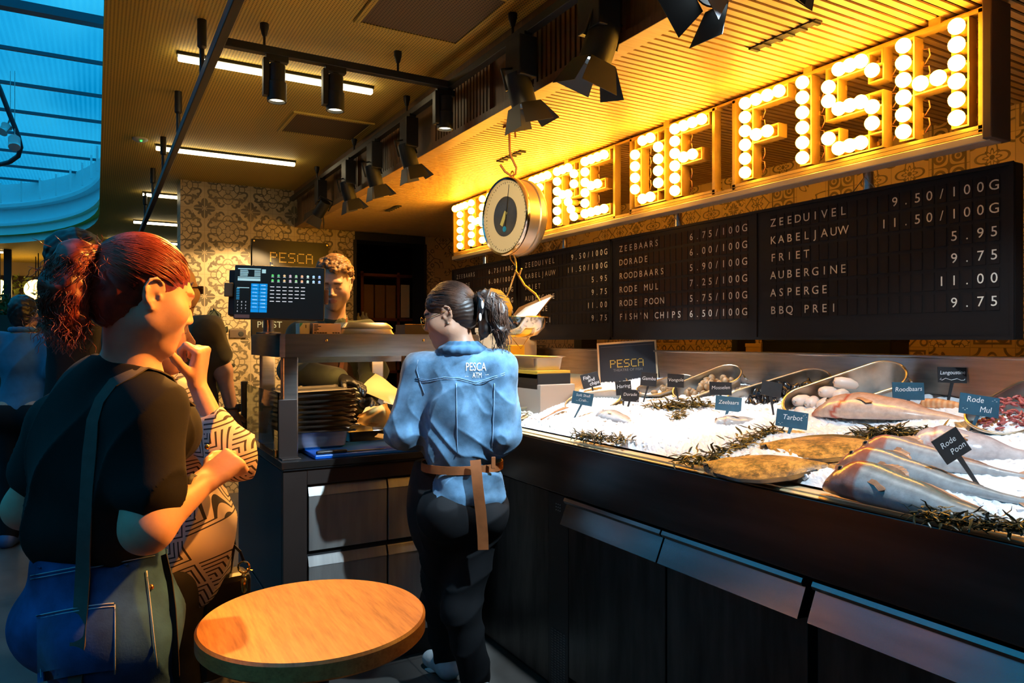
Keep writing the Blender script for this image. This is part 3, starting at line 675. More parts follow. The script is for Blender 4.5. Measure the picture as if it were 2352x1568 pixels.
# squid tubes
SQ_ = M('squid_white', (.85, .74, .66), .35, sub=.1)
sq_spots = [(-.82, .1, .02), (-.62, -.35, .02), (-.55, .35, .01), (-.38, 0, .012), (-.2, .45, .0), (-.05, .05, .0), (.12, .5, -.012), (-.7, .5, .0)]
s0 = None
for k, (i, j, up) in enumerate(sq_spots):
    c, a, B, n = T1; p = c+a*i*.9+B*j-n*(.03+up)
    if s0 is None:
        mb = MB(); mb.tube([(-.045, 0, 0), (-.04, 0, 0), (-.02, 0, .002), (.01, 0, .003), (.035, 0, 0), (.044, 0, 0)], [.006, .017, .022, .021, .014, .004], 14)
        s0 = tag(build('squid_tube', mb, SQ_, None, 80), 'white squid tube lying in the large oval tub', 'squid', 'squid tubes in the large oval tub'); s0.location = p; s0.rotation_euler = (0, 0, .4)
    else: dup(s0, p, None, (0, rr.uniform(-.2, .2), rr.uniform(-.9, .5)))
mb = MB()
for p in scatter(T8, 150, .85, .012, 4):
    d = Vector((rr.uniform(-1, 1), rr.uniform(-1, 1), rr.uniform(-.3, .5))).normalized()*.011; e = d.cross(Vector((0, 0, 1))).normalized()*.008
    mb.tube([p-d, p-d*.4+e*.7, p+d*.4+e*.7, p+d], [.0035, .005, .0045, .002], 6)
tag(build('peeled_shrimps', mb, M('shrimp_pink', (.55, .13, .12), .35, n=(60, .3)), None, 70), 'heap of small pink peeled shrimps in the right-hand tub', 'shrimps', None, 'stuff')
mb = MB()
for p in scatter(T7, 160, .78, .012, 6)+scatter(T5, 60, .7, .035, 7): mb.ball(p, (.009, .007, .005), 6, 4)
tag(build('white_flakes', mb, M('flakes_white', (.8, .75, .62), .6), None, 50), 'white flakes filling the left zinc tub and the front oval tub', 'flakes', None, 'stuff')
# --- seaweed ----------------------------------------------------------------
WEED = M('seaweed', (.052, .045, .016), .35, n=(20, .5), coat=.3); WEED2 = M('seaweed_olive', (.13, .085, .014), .35, n=(20, .5), coat=.3)
def weed(pxs, n, spread, mat, label, seed, size=1.):
    r = random.Random(seed); pts = [onIce(u, v, .012) for u, v in pxs]; mb = MB()
    for k in range(int(n*1.5)):
        f = r.random()*(len(pts)-1); i = min(int(f), len(pts)-2); c = pts[i].lerp(pts[i+1], f-i)+Vector((r.gauss(0, spread), r.gauss(0, spread*1.2), abs(r.gauss(.006, .009))))
        a = r.uniform(0, 6.28); d = Vector((math.cos(a), math.sin(a), r.uniform(-.15, .45))); L = r.uniform(.018, .05)*size; q = [c]
        for s in range(4):
            d = (d+Vector((r.uniform(-.6, .6), r.uniform(-.6, .6), r.uniform(-.5, .25)))).normalized(); q.append(q[-1]+d*L/4)
        for p in q: p.z = max(p.z, zice(p.x)+.006)
        w = r.uniform(.0018, .0040)*size; mb.tube(q, [w*.7, w, w*1.1, w*.9, w*.3], 5, flat=.45)
    o = build('seaweed', mb, mat, None, 60); tag(o, label, 'seaweed', 'seaweed clumps on the ice')
weed([(1325, 1002), (1370, 1010), (1440, 1012)], 150, .012, WEED, 'dark seaweed clump lying on the ice near the front rim at the left', 1)
weed([(1500, 938), (1560, 935), (1620, 930)], 200, .028, WEED2, 'olive seaweed clump on the ice under the Vongole tag', 2, 1.2)
weed([(1570, 950), (1545, 965)], 40, .012, WEED2, 'thin olive seaweed strand trailing below the Vongole clump', 12)
weed([(1572, 1062), (1640, 1052), (1690, 1030), (1735, 1005), (1790, 990)], 210, .014, WEED2, 'long olive seaweed strand beside the brown flatfish', 3, 1.1)
weed([(1985, 1005), (2050, 1002), (2120, 1000)], 230, .022, WEED, 'dark green seaweed clump between the flatfish and the red fish', 4, 1.15)
weed([(2110, 1190), (2200, 1200), (2290, 1213), (2360, 1222)], 200, .010, WEED, 'black seaweed strand along the front rim under the fish', 5, .9)
weed([(1560, 1062), (1590, 1066)], 18, .01, WEED, 'small dark seaweed sprig at the end of the flatfish by the rim', 6)
# ================================================================== fish
def fishmat(name, rough=.22):
    m, nt, bs = newmat(name); a = nt.nodes.new('ShaderNodeVertexColor'); a.layer_name = 'Col'
    f = noise(nt, coords(nt), 45, 5); g = noise(nt, coords(nt), 180, 2)
    c = mixc(nt, 1., a.outputs[0], ramp(nt, f, [(.3, (.68, .66, .66)), (.7, (1, 1, 1))]), 'MULTIPLY'); nt.links.new(c, bs.inputs['Base Color'])
    bs.inputs['Roughness'].default_value = rough; bs.inputs['Coat Weight'].default_value = .18; bs.inputs['Coat Roughness'].default_value = .12
    bump(nt, bs, g, .25, .0015); return m
FISHM = fishmat('fish_skin'); FINM = M('fish_fin', (.62, .30, .16), .4, n=(40, .4)); FINW = M('fish_fin_pale', (.72, .55, .45), .4, n=(40, .3)); EYEB = M('fish_eye_black', (.01, .01, .012), .08); EYER = M('fish_eye_ring', (.34, .2, .12), .2)
def lerpc(a, b, t): return tuple(x+(y-x)*t for x, y in zip(a, b))
def prof(tab, t):
    for (a, x), (b, y) in zip(tab, tab[1:]):
        if t <= b: s = (t-a)/(b-a); s = s*s*(3-2*s)*.6+s*.4; return x+(y-x)*s
    return tab[-1][1]
def fish(name, head, tail, hh, ww, flip, htab, wtab, colf, label, cat='fish', bend=0., lift=0., fin=FINM, eye=(.13, .25, .008), roll=0., dorsal=((.3, .6, .35),), group='whole fish on the ice', tailw=.9):
    H = head if isinstance(head, Vector) else onIce(*head); Tl = tail if isinstance(tail, Vector) else onIce(*tail); H = H+NI*lift; Tl = Tl+NI*lift
    s = Tl-H; L = s.length; s.normalize(); q = NI.cross(s)*flip; q.normalize(); n = NI*math.cos(roll)+q*math.sin(roll); q = (q*math.cos(roll)-NI*math.sin(roll))
    t = thing(name, H+s*L*.4, label, cat, group); mb = MB(); N, K = 44, 28; g = []; cols = []
    def sp(u): return H+s*(L*u)+q*(bend*math.sin(math.pi*u)*L)+NI*(ww*prof(wtab, u)*.82*abs(math.cos(roll))+hh*prof(htab, u)*abs(math.sin(roll))*.8)
    for i in range(N):
        u = i/(N-1); hv = hh*prof(htab, u); wv = ww*prof(wtab, u); row = []
        for k in range(K+1):
            a = 2*math.pi*k/K; cs, sn = math.cos(a), math.sin(a)
            sn2 = abs(sn)**.85*(1 if sn > 0 else -1)
            off = 0
            if u > .02 and abs(u-.24) < .02: off = -.05*(1-abs(u-.24)/.02)
            row.append(sp(u)+q*(cs*hv*(1+off))+n*(sn2*wv*(1+off*2))); cols.append(colf(u, cs, sn))
        g.append(row)
    mb.grid(g); mb.c = cols; mb.add(g[0][:-1], [tuple(range(K-1, -1, -1))], [colf(0, 0, 1)]*K); mb.add(g[-1][:-1], [tuple(range(K))], [colf(1, 0, 1)]*K)
    build('body', mb, FISHM, t, 75, cols=True)
    e = sp(.97); th = hh*prof(htab, 1); mb = MB(); tw = hh*tailw; top = []; R = []
    for j in range(9):
        v = j/8*2-1; top.append([e+q*(th*v*(1-r)+tw*v*r)+s*(L*.13*r*(1-.25*(1-v*v)))+n*(.0025*math.sin(v*12)*r+(.002)*(1-r)) for r in (0, .33, .66, 1)])
    mb.grid(top); build('tail_fin', solid(mb, n, .0015), fin, t)
    for a, b, ht in dorsal:
        mb = MB(); rows = []
        for j in range(14):
            u = a+(b-a)*j/13; base = sp(u)+q*(hh*prof(htab, u)*.95); hgt = ht*hh*math.sin(math.pi*(j+.6)/14.2)**.6*(1+.12*(j % 2)); rows.append([base, base+(q*.9+s*.45)*hgt*.5+n*.002, base+(q*.8+s*.6)*hgt-NI*.002])
        mb.grid(rows); build('dorsal_fin', solid(mb, n, .0012), fin, t)
    u = .30; base = sp(u)+n*(ww*prof(wtab, u)*.92)-q*(hh*.15); mb = MB(); rows = []
    for j in range(7):
        v = j/6*2-1; rows.append([base+q*(v*.10*hh), base+s*(hh*.45)+q*(v*.13*hh-.10*hh)+n*.0005, base+s*(hh*(.95-.25*v*v))+q*(v*.15*hh-.26*hh)-n*.004])
    mb.grid(rows); build('pectoral_fin', solid(mb, n, .0012), fin, t)
    eu, ev, er = eye; a = math.acos(max(-1, min(1, ev))); p = sp(eu)+q*(ev*hh*prof(htab, eu))+n*(math.sin(a)**.85*ww*prof(wtab, eu))
    p = p-n*er*.35; ey = build('eye', MB().ball(p, (er, er, er), 14, 8), EYER, t, 70); build('pupil', MB().ball(p+n*er*.55, er*.62, 12, 8), EYEB, ey, 70)
    mh = [sp(u)-q*(hh*prof(htab, u)*v)+n*(ww*prof(wtab, u)*w_) for u, v, w_ in ((.004, .1, .7), (.03, .28, .93), (.06, .42, .93))]
    build('mouth', MB().tube(mh, hh*.022, 6), EYEB, t)
    return sp, q, n, s, L
def solid(mb, n, t):
    k = len(mb.v); f = list(mb.f); nv = Vector(n)*t; v2 = [tuple(Vector(v)+nv) for v in mb.v]
    out = MB(); out.v = mb.v+v2; out.f = f+[tuple(i+k for i in reversed(x)) for x in f]; out.c = [(1, 1, 1)]*(2*k); return out
# gurnards: armoured head, long tapering body
GH = [(0, .22), (.03, .42), (.08, .66), (.16, .92), (.24, 1), (.45, .80), (.7, .45), (.9, .22), (1, .17)]
GW = [(0, .3), (.04, .55), (.1, .8), (.2, 1), (.3, .95), (.5, .75), (.75, .4), (1, .12)]
def gcol(head, back):
    def f(u, cs, sn):
        if u < .245: c = lerpc(head, (.50, .22, .16), max(0, min(1, .5-cs))); return lerpc((.55, .16, .13), c, min(1, u/.07))
        belly = (.50, .51, .52); c = lerpc(belly, back, max(0, min(1, cs*.9+.25)))
        if abs(cs-.28) < .07: c = (.62, .62, .6)
        return c
    return f
fish('gurnard', (1897, 1128), (2385, 1235), .053, .038, 1, GH, GW, gcol((.36, .085, .045), (.17, .185, .14)), 'front grey fish with a big red-brown head nearest the rim', lift=.0, roll=-.7, eye=(.12, .40, .0085), fin=FINM, dorsal=((.27, .42, .45), (.45, .8, .22)), bend=-.015)
fish('gurnard', (1925, 1096), (2362, 1172), .046, .035, 1, GH, GW, gcol((.44, .11, .06), (.22, .23, .22)), 'grey fish lying between two others, its tail cut by the right edge', lift=.012, roll=-.7, eye=(.12, .40, .008), dorsal=((.27, .42, .4), (.45, .8, .2)), bend=-.02)
fish('gurnard', (1965, 1068), (2356, 1110), .045, .034, 1, GH, GW, gcol((.50, .15, .10), (.36, .24, .20)), 'pink-headed fish with a staring eye, rear one of three', lift=.010, roll=-.7, eye=(.10, .32, .0095), dorsal=((.27, .42, .5), (.45, .8, .22)), bend=-.015)
# red snapper and pale fish
SH = [(0, .12), (.04, .38), (.1, .66), (.2, .95), (.32, 1), (.55, .78), (.8, .32), (.93, .2), (1, .24)]
SWt = [(0, .2), (.05, .5), (.15, .9), (.3, 1), (.55, .75), (.8, .35), (1, .08)]
def scol(back, belly, gill):
    def f(u, cs, sn):
        c = lerpc(belly, back, max(0, min(1, .35+cs*.8)))
        if abs(u-.26+.07*cs*cs) < .016 and cs < .6: c = gill
        if u < .09: c = lerpc(gill, c, u/.09)
        return c
    return f
fish('red_snapper', (1868, 962), (2238, 978), .074, .036, 1, SH, SWt, scol((.66, .30, .14), (.72, .54, .44), (.55, .11, .06)), 'large orange-pink fish behind the seaweed with open gills', lift=.01, roll=-.2, eye=(.11, .3, .009), dorsal=((.28, .72, .3),), bend=.02)
fish('pale_fish', (2072, 1046), (2420, 1052), .066, .045, 1, SH, SWt, scol((.55, .40, .38), (.66, .60, .60), (.55, .30, .26)), 'pale pinkish fish half sunk in the ice behind the Rode Poon tag', lift=-.012, roll=-.2, eye=(.11, .2, .008), dorsal=((.3, .7, .2),), fin=FINW)
fish('sea_bream', (1372, 958), (1475, 978), .046, .026, 1, SH, SWt, scol((.50, .36, .22), (.55, .55, .57), (.45, .35, .3)), 'small silver fish half buried in ice below the Dorade tag', lift=-.006, eye=(.12, .3, .006), dorsal=((.28, .75, .3),), fin=FINW)
fish('sea_bass', (1632, 986), (1775, 968), .040, .026, 1, SH, SWt, scol((.40, .32, .22), (.55, .55, .55), (.45, .35, .3)), 'silver fish with a dark back below the Zeebaars tag', lift=-.004, eye=(.12, .3, .006), dorsal=((.28, .45, .35), (.5, .75, .3)), fin=FINW)
fish('langoustine', (2112, 936), (2232, 944), .018, .018, 1, [(0, .3), (.1, .9), (.35, 1), (.6, .85), (1, .5)], [(0, .3), (.1, .9), (.35, 1), (.6, .85), (1, .4)], lambda u, cs, sn: lerpc((.8, .33, .12), (.9, .55, .3), .5+.5*math.sin(u*60)), 'orange langoustine lying below the Langoustine tag', 'langoustine', lift=.004, eye=(.06, .3, .004), dorsal=(), group='langoustines', tailw=1.3)
# turbots: broad flat fish
TURB, nt, bs = newmat('turbot_skin'); n1 = noise(nt, coords(nt), 14, 6, .7); n2 = noise(nt, coords(nt), 70, 4, .7)
nt.links.new(ramp(nt, n1*.6+n2*.4, [(.40, (.045, .03, .018)), (.47, (.26, .12, .035)), (.56, (.62, .30, .07)), (.62, (.74, .40, .11)), (.70, (.34, .31, .27))]), bs.inputs['Base Color']); bs.inputs['Roughness'].default_value = .4; bump(nt, bs, n2, .5, .004)
def turbot(hd, tl, hw, thick, label, lift=0., seed=1):
    H, T_ = onIce(*hd), onIce(*tl); H += NI*lift; T_ += NI*lift; s = (T_-H); L = s.length; s.normalize(); q = NI.cross(s).normalized()
    t = thing('turbot', (H+T_)/2, label, 'fish', 'brown flatfish'); OUT = [(0, .06), (.05, .28), (.15, .62), (.35, .95), (.5, 1), (.7, .8), (.9, .3), (1, .12)]
    g = []; N, K = 40, 20
    for i in range(N):
        u = i/(N-1); w = hw*prof(OUT, u); row = []
        for k in range(K+1):
            v = k/K*2-1; z = thick*(max(0, 1-abs(v)**2.2))*(.35+.65*math.sin(math.pi*min(1, u*.9+.1))**.6)
            z += .006*math.exp(-((v-.15)/.12)**2-((u-.2)/.08)**2)-.004*math.exp(-((u-.27)/.012)**2)*(abs(v) < .6)
            row.append(H+s*(L*u)+q*(v*w)+NI*(z+.004))
        g.append(row)
    mb = MB().grid(g); low = [[p-NI*0.006 if k in (0, K) else p-NI*.02 for k, p in enumerate(r)] for r in g]
    mb2 = MB(); mb2.v = list(mb.v); mb2.f = list(mb.f); mb2.c = list(mb.c)
    build('body', solid(mb, -NI, .008), TURB, t, 70)
    for sd, (a, b) in ((1, (.12, .92)), (-1, (.12, .92))):
        rows = []
        for j in range(60):
            u = a+(b-a)*j/59; w = hw*prof(OUT, u); p = H+s*(L*u)+q*(sd*w*.97)+NI*.004; ln = hw*.25*math.sin(math.pi*(j+.5)/60)**.5; rows.append([p, p+q*(sd*ln*.6)+s*ln*.3+NI*.004, p+q*(sd*ln)+s*ln*.6-NI*.002])
        build('edge_fin', solid(MB().grid(rows), NI, .0015), M('turbot_fin', (.045, .038, .032), .4, n=(60, .6)), t)
    e = H+s*L*.97+NI*.004; rows = [[e+q*(v*hw*.12*(1-r)+v*hw*.38*r)+s*(L*.16*r)+NI*.003*math.sin(v*9) for r in (0, .5, 1)] for v in [j/8*2-1 for j in range(9)]]
    build('tail_fin', solid(MB().grid(rows), NI, .002), TURB, t)
    for v in (.12, .34):
        p = H+s*(L*.17)+q*(hw*.5*v)+NI*(thick*.78)
        build('eye', MB().ball(p, (.010, .010, .008), 12, 8), EYEB, t, 70)
    m = [H+s*(L*.02)+q*(-hw*.1)+NI*.012, H+s*(L*.06)+q*(-hw*.2)+NI*.02, H+s*(L*.08)+q*(-hw*.34)+NI*.014]
    build('mouth', MB().tube(m, .003, 6), EYEB, t)
turbot((1748, 1040), (2055, 1040), .122, .022, 'rear brown flatfish with blotched ochre skin, overlapping the other', .012, 2)
turbot((1618, 1082), (1905, 1082), .118, .024, 'front brown flatfish with blotched ochre skin beside the rim', .008, 1)
# ================================================================== price tags
SLATE = M('slate_black', (.022, .024, .028), .5, n=(30, .3)); SLATE_SHEEN = M('slate_blue_sheen', (.035, .12, .19), .4, n=(30, .25))  # second slate has the spotlight's blue reflection painted into its colour
def ptag(c, w, h, rot, base, lines, blue, label, ts=.36, extra=None):
    B = onIce(*base)
    if B.x > 2.55: B = onX(*base, 2.55); B.z = zice(B.x)
    d = (B-CAMP).dot(_F); d2 = d+.006; ctr = P(c[0], c[1], d2); k = d2/FPX
    a = math.radians(rot); x = (_R*math.cos(a)+Vector((0, 0, 1))*math.sin(a)); y = (Vector((0, 0, 1))*math.cos(a)-_R*math.sin(a)); y = (y+_F*.12).normalized(); n = x.cross(y).normalized(); W, H = w*k/2, h*k/2
    t = thing('price_tag', B, label, 'price tag', 'slate price tags'); m = SLATE_SHEEN if blue else SLATE
    build('plate', MB().obox(ctr, x*W, y*H, n*.002, .0008), m, t)
    foot = ctr-y*H*.9; e = (B-NI*.01)-foot; sx = x*.0055*(.9 if w < 60 else 1.1)
    build('stake', MB().slab([foot-sx, foot+sx, foot+e+sx*.55, foot+e-sx*.55], n, -.0025), m, t)
    mb = MB(); s = H*2*ts
    for i, (tx, dx, dy) in enumerate(lines): mb.text(tx, ctr+x*(dx*W)+y*(dy*H)+n*.0023, x+y*.05, y, s, align='CENTER', shear=.12)
    if extra:
        for ex in extra: mb.tube([ctr+x*(px*W)+y*(py*H)+n*.0026 for px, py in ex], .0009, 4)
    if mb.v: build('lettering', mb, CHALK, t)
dots = lambda pts: [[(px, py), (px+.06, py+.02)] for px, py in pts]
ptag((1356, 873), 41, 33, 14, (1363, 899), [('Fish', -.35, .25), ('and', .1, -.15), ('chips', .35, -.7)], 0, 'small black tag reading Fish and chips', .34)
ptag((1432, 891), 36, 32, 4, (1430, 937), [('Haring', 0, .05)], 0, 'small black tag reading Haring, half behind the Dorade tag', .36)
ptag((1338, 915), 48, 29, -10, (1314, 963), [('Soft Shell', 0, .3), ('...Crab...', 0, -.45)], 1, 'blue-grey tag reading Soft Shell Crab, in front of the oval tub', .30)
ptag((1447, 908), 42, 28, -4, (1437, 945), [('Dorade', 0, -.05)], 0, 'black tag reading Dorade with corner marks', .36, [[(-.9, -.55), (-.9, -.85), (-.7, -.85)], [(.7, -.85), (.9, -.85), (.9, -.55)], [(.7, .85), (.9, .85), (.9, .55)]])
ptag((1490, 871), 37, 31, -6, (1475, 926), [('Gamba', 0, -.1)], 0, 'black tag reading Gamba under the framed sign', .36)
ptag((1552, 874), 38, 31, -3, (1560, 924), [('Vongole', 0, -.1)], 0, 'black tag reading Vongole', .34)
ptag((1655, 892), 51, 30, -2, (1654, 941), [('Mosselen', 0, -.1)], 0, 'black tag reading Mosselen above the Zeebaars tag', .38)
ptag((1673, 927), 60, 33, -6, (1665, 953), [('Zeebaars', 0, -.05)], 1, 'blue tag reading Zeebaars in front of the mussels', .38)
ptag((1772, 893), 47, 33, -10, (1778, 957), [], 0, 'blank black tag in front of the mussel tub')
ptag((1819, 963), 73, 39, -9, (1806, 1003), [('Tarbot', 0, -.05)], 1, 'pale blue tag reading Tarbot with dots at its corners', .42, dots([(-.85, -.6), (-.75, -.75), (-.65, -.55), (.65, .6), (.75, .75), (.85, .5)]))
ptag((2086, 898), 73, 40, -1, (2081, 953), [('Roodbaars', 0, 0)], 1, 'blue tag reading Roodbaars standing in the large fish', .36)
ptag((2187, 861), 66, 36, -2, (2175, 917), [('Langoustine', 0, .1)], 0, 'black tag reading Langoustine with a curled flourish', .34, [[(-.8, -.45), (-.9, -.6), (-.75, -.7), (-.5, -.45), (-.1, -.65), (.3, -.45), (.6, -.65), (.8, -.6), (.85, -.45)]])
ptag((2249, 931), 92, 47, -9, (2221, 1000), [('Rode', -.25, .25), ('Mul', .3, -.6)], 1, 'blue tag reading Rode Mul with dots, beside the right tub', .40, dots([(-.85, -.5), (-.75, -.65), (-.65, -.5), (.6, .6), (.7, .75), (.8, .6)]))
ptag((2185, 1023), 66, 62, 32, (2262, 1128), [('Rode', -.1, .15), ('Poon', .25, -.55)], 0, 'black tag reading Rode Poon leaning at an angle over the front fish', .30)
# ================================================================== serving station
DBROWN = M('dark_bronze', (.055, .038, .032), .42, .5, n=(3, .3)); DRAW = M('drawer_steel', (.36, .34, .32), .38, .55, n=(3, .3), b=(70, .06, .0008), stretch=(8, 1, 1))
YS = 3.0; t = thing('serving_station', (1.1, 3.3, 0), 'dark serving station with steel drawers and a raised shelf', 'counter')
build('worktop', MB().box((.653, YS-.01, .885), (1.56, 3.72, .918), .004).box((.653, 3.72, .885), (.80, 4.08, .918), .004), M('black_glass_top', (.02, .02, .022), .2), t)
build('edge', MB().box((.652, YS-.014, .895), (1.56, YS-.009, .921)).box((.648, YS-.012, .895), (.653, 4.08, .921)), M('edge_steel', (.35, .31, .28), .25, 1.), t)
build('carcass', MB().box((.665, YS+.02, .12), (1.55, 3.70, .885)).box((.665, 3.70, .12), (.79, 4.06, .885)), BLACKM, t)
build('plinth', MB().box((.70, YS+.05, 0), (1.55, 3.68, .12)).box((.70, 3.68, 0), (.78, 4.04, .12)), BLACKM, t)
build('front_frame', MB().box((.655, YS, .03), (.752, YS+.03, .885), .003).box((.752, YS, .82), (1.55, YS+.03, .885), .003), DBROWN, t)
build('side_panel', MB().box((.655, YS+.035, .3), (.667, 4.06, .88), .002).box((.655, YS+.035, .12), (.666, 4.06, .285), .002), M('side_black', (.03, .028, .032), .4), t)
for x0, x1 in ((.76, 1.098), (1.106, 1.45)):
    for z0, z1 in ((.545, .812), (.255, .52), (.125, .24)):
        d = build('drawer', MB().box((x0, YS+.004, z0), (x1, YS+.024, z1-.04), .002), DRAW, t)
        build('pull', MB().grid([[Vector((x, YS+.004+a, z1+b)) for a, b in ((-.002, -.04), (.012, -.004), (.016, 0), (.024, 0))] for x in (x0, x1)]), DRAW, d)
g = MB(); ch = .05
o = [(.656+0, 3.70), (.656, 3.10+ch), (.656+ch*.2, 3.10+.012), (.656+.03, 3.10), (1.60, 3.10), (1.60, 3.70)]
build('shelf', MB().slab([(x, y, 1.345) for x, y in o], (0, 0, 1), .092), STEEL, t, 30)
build('shelf_top', MB().slab([(x*1+.004 if x < 1 else x-.004, y+.006 if y < 3.3 else y-.004, 1.437) for x, y in o], (0, 0, 1), .006), STEEL, t)
for x in (.86, 1.31): build('screw', MB().lathe((x, 3.101, 1.415), (0, -1, 0), [(.006, 0), (.006, .003), (.003, .005)], 10), BRASS, t, 40)
build('heat_lamp', MB().box((.78, 3.36, 1.33), (1.5, 3.44, 1.345)), M('heat_glow', (1, .8, .5), .5, emit=(1, .52, .16), es=13), t); build('lamp_shield', MB().box((.77, 3.35, 1.312), (1.51, 3.356, 1.345)), STEEL, t)
for x, y in ((.685, 3.14), (.685, 3.60), (1.235, 3.14), (1.235, 3.60)): build('post', MB().box((x, y, .918), (x+.065, y+.05, 1.345), .006), STEEL, t)
# glass guard
t = thing('glass_guard', (.66, 3.6, .92), 'low glass guard on a black post at the station side', 'glass guard')
gl = bpy.data.materials.new('guard_glass'); gl.use_nodes = True; b_ = gl.node_tree.nodes['Principled BSDF']; b_.inputs['Transmission Weight'].default_value = 1; b_.inputs['Roughness'].default_value = .02; b_.inputs['Base Color'].default_value = (.8, .9, .85, 1); b_.inputs['IOR'].default_value = 1.15
build('pane', MB().box((.668, 3.16, .93), (.674, 3.97, 1.19)), gl, t); build('post', MB().box((.655, 3.955, .92), (.685, 3.985, 1.20), .002), BLACK, t); build('clamp', MB().box((.655, 3.15, .918), (.69, 3.19, .95), .002).box((.655, 3.9, .918), (.69, 3.94, .95), .002), BRASS, t)
# --- monitor ----------------------------------------------------------------
SCR = M('screen_black', (.006, .007, .009), .15, emit=(.02, .025, .03), es=.25)
def emitm(n, c, s): return M(n, c, .5, emit=c, es=s)
D = 2.92; tl, trr, bl, br = P(541, 607, D), P(748, 614, D+.07), P(534, 731, D-.02), P(742, 736, D+.05)
c = (tl+trr+bl+br)/4; x = ((trr-tl)+(br-bl)).normalized(); y = ((tl-bl)+(trr-br)); y = (y-x*y.dot(x)).normalized(); n = x.cross(y); W = (trr-tl).length/2; H = (tl-bl).length/2
t = thing('till_screen', Vector((c.x, c.y+.1, 1.443)), 'black touch screen till showing menus, on a steel post', 'monitor')
mc = c-n*.018
build('case', MB().obox(mc, x*W, y*H, n*.016, .005), BLACK, t); build('back_box', MB().obox(c-n*.06-x*W*.1, x*W*.8, y*H*.8, n*.03, .006), BLACK, t)
scr = build('screen', MB().obox(c-n*.001, x*W*.985, y*H*.97, n*.0015), SCR, t)
def q2(u, v): return c+x*(W*u)+y*(H*v)+n*.0012
def rects(name, lst, mat):
    mb = MB()
    for u0, v0, u1, v1 in lst: mb.add([q2(u0, v0), q2(u1, v0), q2(u1, v1), q2(u0, v1)], [(0, 1, 2, 3)])
    build(name, mb, mat, scr)
def U(px): return (px-300)/820-1
def Vv(py): return 1-(py-140)/490
cb = []; ct = []
for r in range(8):
    for k in range(2): cb.append((U(600+k*150+4), Vv(478+r*66+60), U(600+k*150+146), Vv(478+r*66))); ct.append((U(630+k*150), Vv(515+r*66), U(715+k*150), Vv(503+r*66)))
rects('menu_buttons', cb, emitm('ui_blue', (.0, .2, .55), 1.)); ct = ct[:14]
for r in range(5):
    for k in range(6 if r < 4 else 4): ct.append((U(945+k*112), Vv(535+r*66), U(1020+k*112), Vv(522+r*66)))
for k in range(9):
    for r in range(2): ct.append((U(960+k*107), Vv(352+r*90), U(1010+k*107), Vv(345+r*90)))
rects('menu_words', ct, emitm('ui_white', (.75, .8, .85), .8))
rects('order_list', [(U(360), Vv(222), U(770), Vv(205)), (U(360), Vv(375), U(765), Vv(360)), (U(360), Vv(432), U(765), Vv(385)), (U(790), Vv(285), U(860), Vv(215)), (U(355), Vv(565), U(570), Vv(552))]+[(U(400), Vv(245+k*17), U(530+rr.randint(0, 20)), Vv(236+k*17)) for k in range(7)]+[(U(655), Vv(245+k*17), U(765), Vv(237+k*17)) for k in range(7)], emitm('ui_pale', (.35, .6, .65), .8))
rects('side_words', [(U(345), Vv(585+k*31), U(400), Vv(572+k*31)) for k in range(7)], emitm('ui_blue2', (.02, .3, .6), .8))
rects('badge', [(U(320), Vv(1110), U(590), Vv(1045))], M('badge_grey', (.3, .24, .24), .4))
cols = [(.1, .6, .15), (.1, .5, .2), (.7, .5, .25), (.5, .4, .5), (.3, .6, .3), (.8, .45, .25), (.5, .8, .7), (.4, .7, .9), (.3, .5, .9)]
for k in range(9):
    mb = MB()
    for r in range(2):
        p = q2(U(985+k*107), Vv(320+r*92)); mb.lathe(p, n, [(.005, 0), (.005, .0006)], 10)
    build('icon', mb, emitm('ui_icon%d' % k, cols[k], .8), scr)
kp = MB()
for r, row in enumerate(('789', '456', '123', '0,-')):
    for k, chh in enumerate(row): kp.text(chh, q2(U(372+k*72), Vv(830+r*57)), x, y, .0085, align='CENTER')
build('keypad', kp, emitm('ui_key', (.8, .8, .8), .8), scr)
sb = MB().obox(q2(-1.13, .08)-n*.02, x*.017, y*.028, n*.008, .003); build('card_reader', sb, M('reader_olive', (.22, .18, .09), .5), t)
build('side_hinge', MB().obox(q2(1.04, -.1)-n*.02, x*.008, y*.03, n*.006, .002), M('hinge_brown', (.2, .1, .05), .5), t)
build('printer', MB().obox(q2(-.98, .0)-n*.06, x*.03, y*H*.85, n*.025, .004), BLACK, t)
pb = Vector((c.x-.02, c.y+.12, 1.443)); build('stand', MB().lathe(pb, (0, 0, 1), [(.05, 0), (.05, .006), (.022, .008), (.022, .13)], 20).tube([pb+Vector((0, 0, .12)), c-n*.07], .02, 12), STEEL, t, 40)
build('stylus', MB().tube([q2(-.2, 1.0)-n*.02, q2(-.23, 1.16)-n*.03], .006, 8), WHITE, t)
# --- things on the shelf ----------------------------------------------------
ZS = 1.443
def onS(u, Y=3.16): r = ray(u, 770); return (CAMP+r*(Y/r.y)).x
t = thing('teal_carton', (onS(700), 3.2, ZS), 'small white and teal carton on the steel shelf under the screen', 'box')
X0, X1 = onS(687), onS(711)
build('box', MB().box((X0, 3.15, ZS), (X1, 3.22, ZS+.047), .001), PAPERT, t); build('teal_corner', MB().slab([(X0, 3.1492, ZS+.047), (X0, 3.1492, ZS+.028), (X0+.014, 3.1492, ZS+.047)], (0, -1, 0), .0004), M('teal', (.05, .4, .35), .6), t)
build('mark', MB().box((X1-.02, 3.149, ZS+.026), (X1-.017, 3.15, ZS+.04)), BLACK, t)
t = thing('label_box', (onS(746), 3.2, ZS), 'pink box with a black printed label on the steel shelf', 'box'); X0, X1 = onS(716), onS(780)
build('box', MB().box((X0, 3.14, ZS), (X1, 3.22, ZS+.046), .001), M('pink_card', (.78, .52, .46), .7), t); build('side', MB().box((X0-.004, 3.142, ZS), (X0, 3.22, ZS+.045)), M('card_blue', (.1, .12, .2), .6), t)
mb = MB()
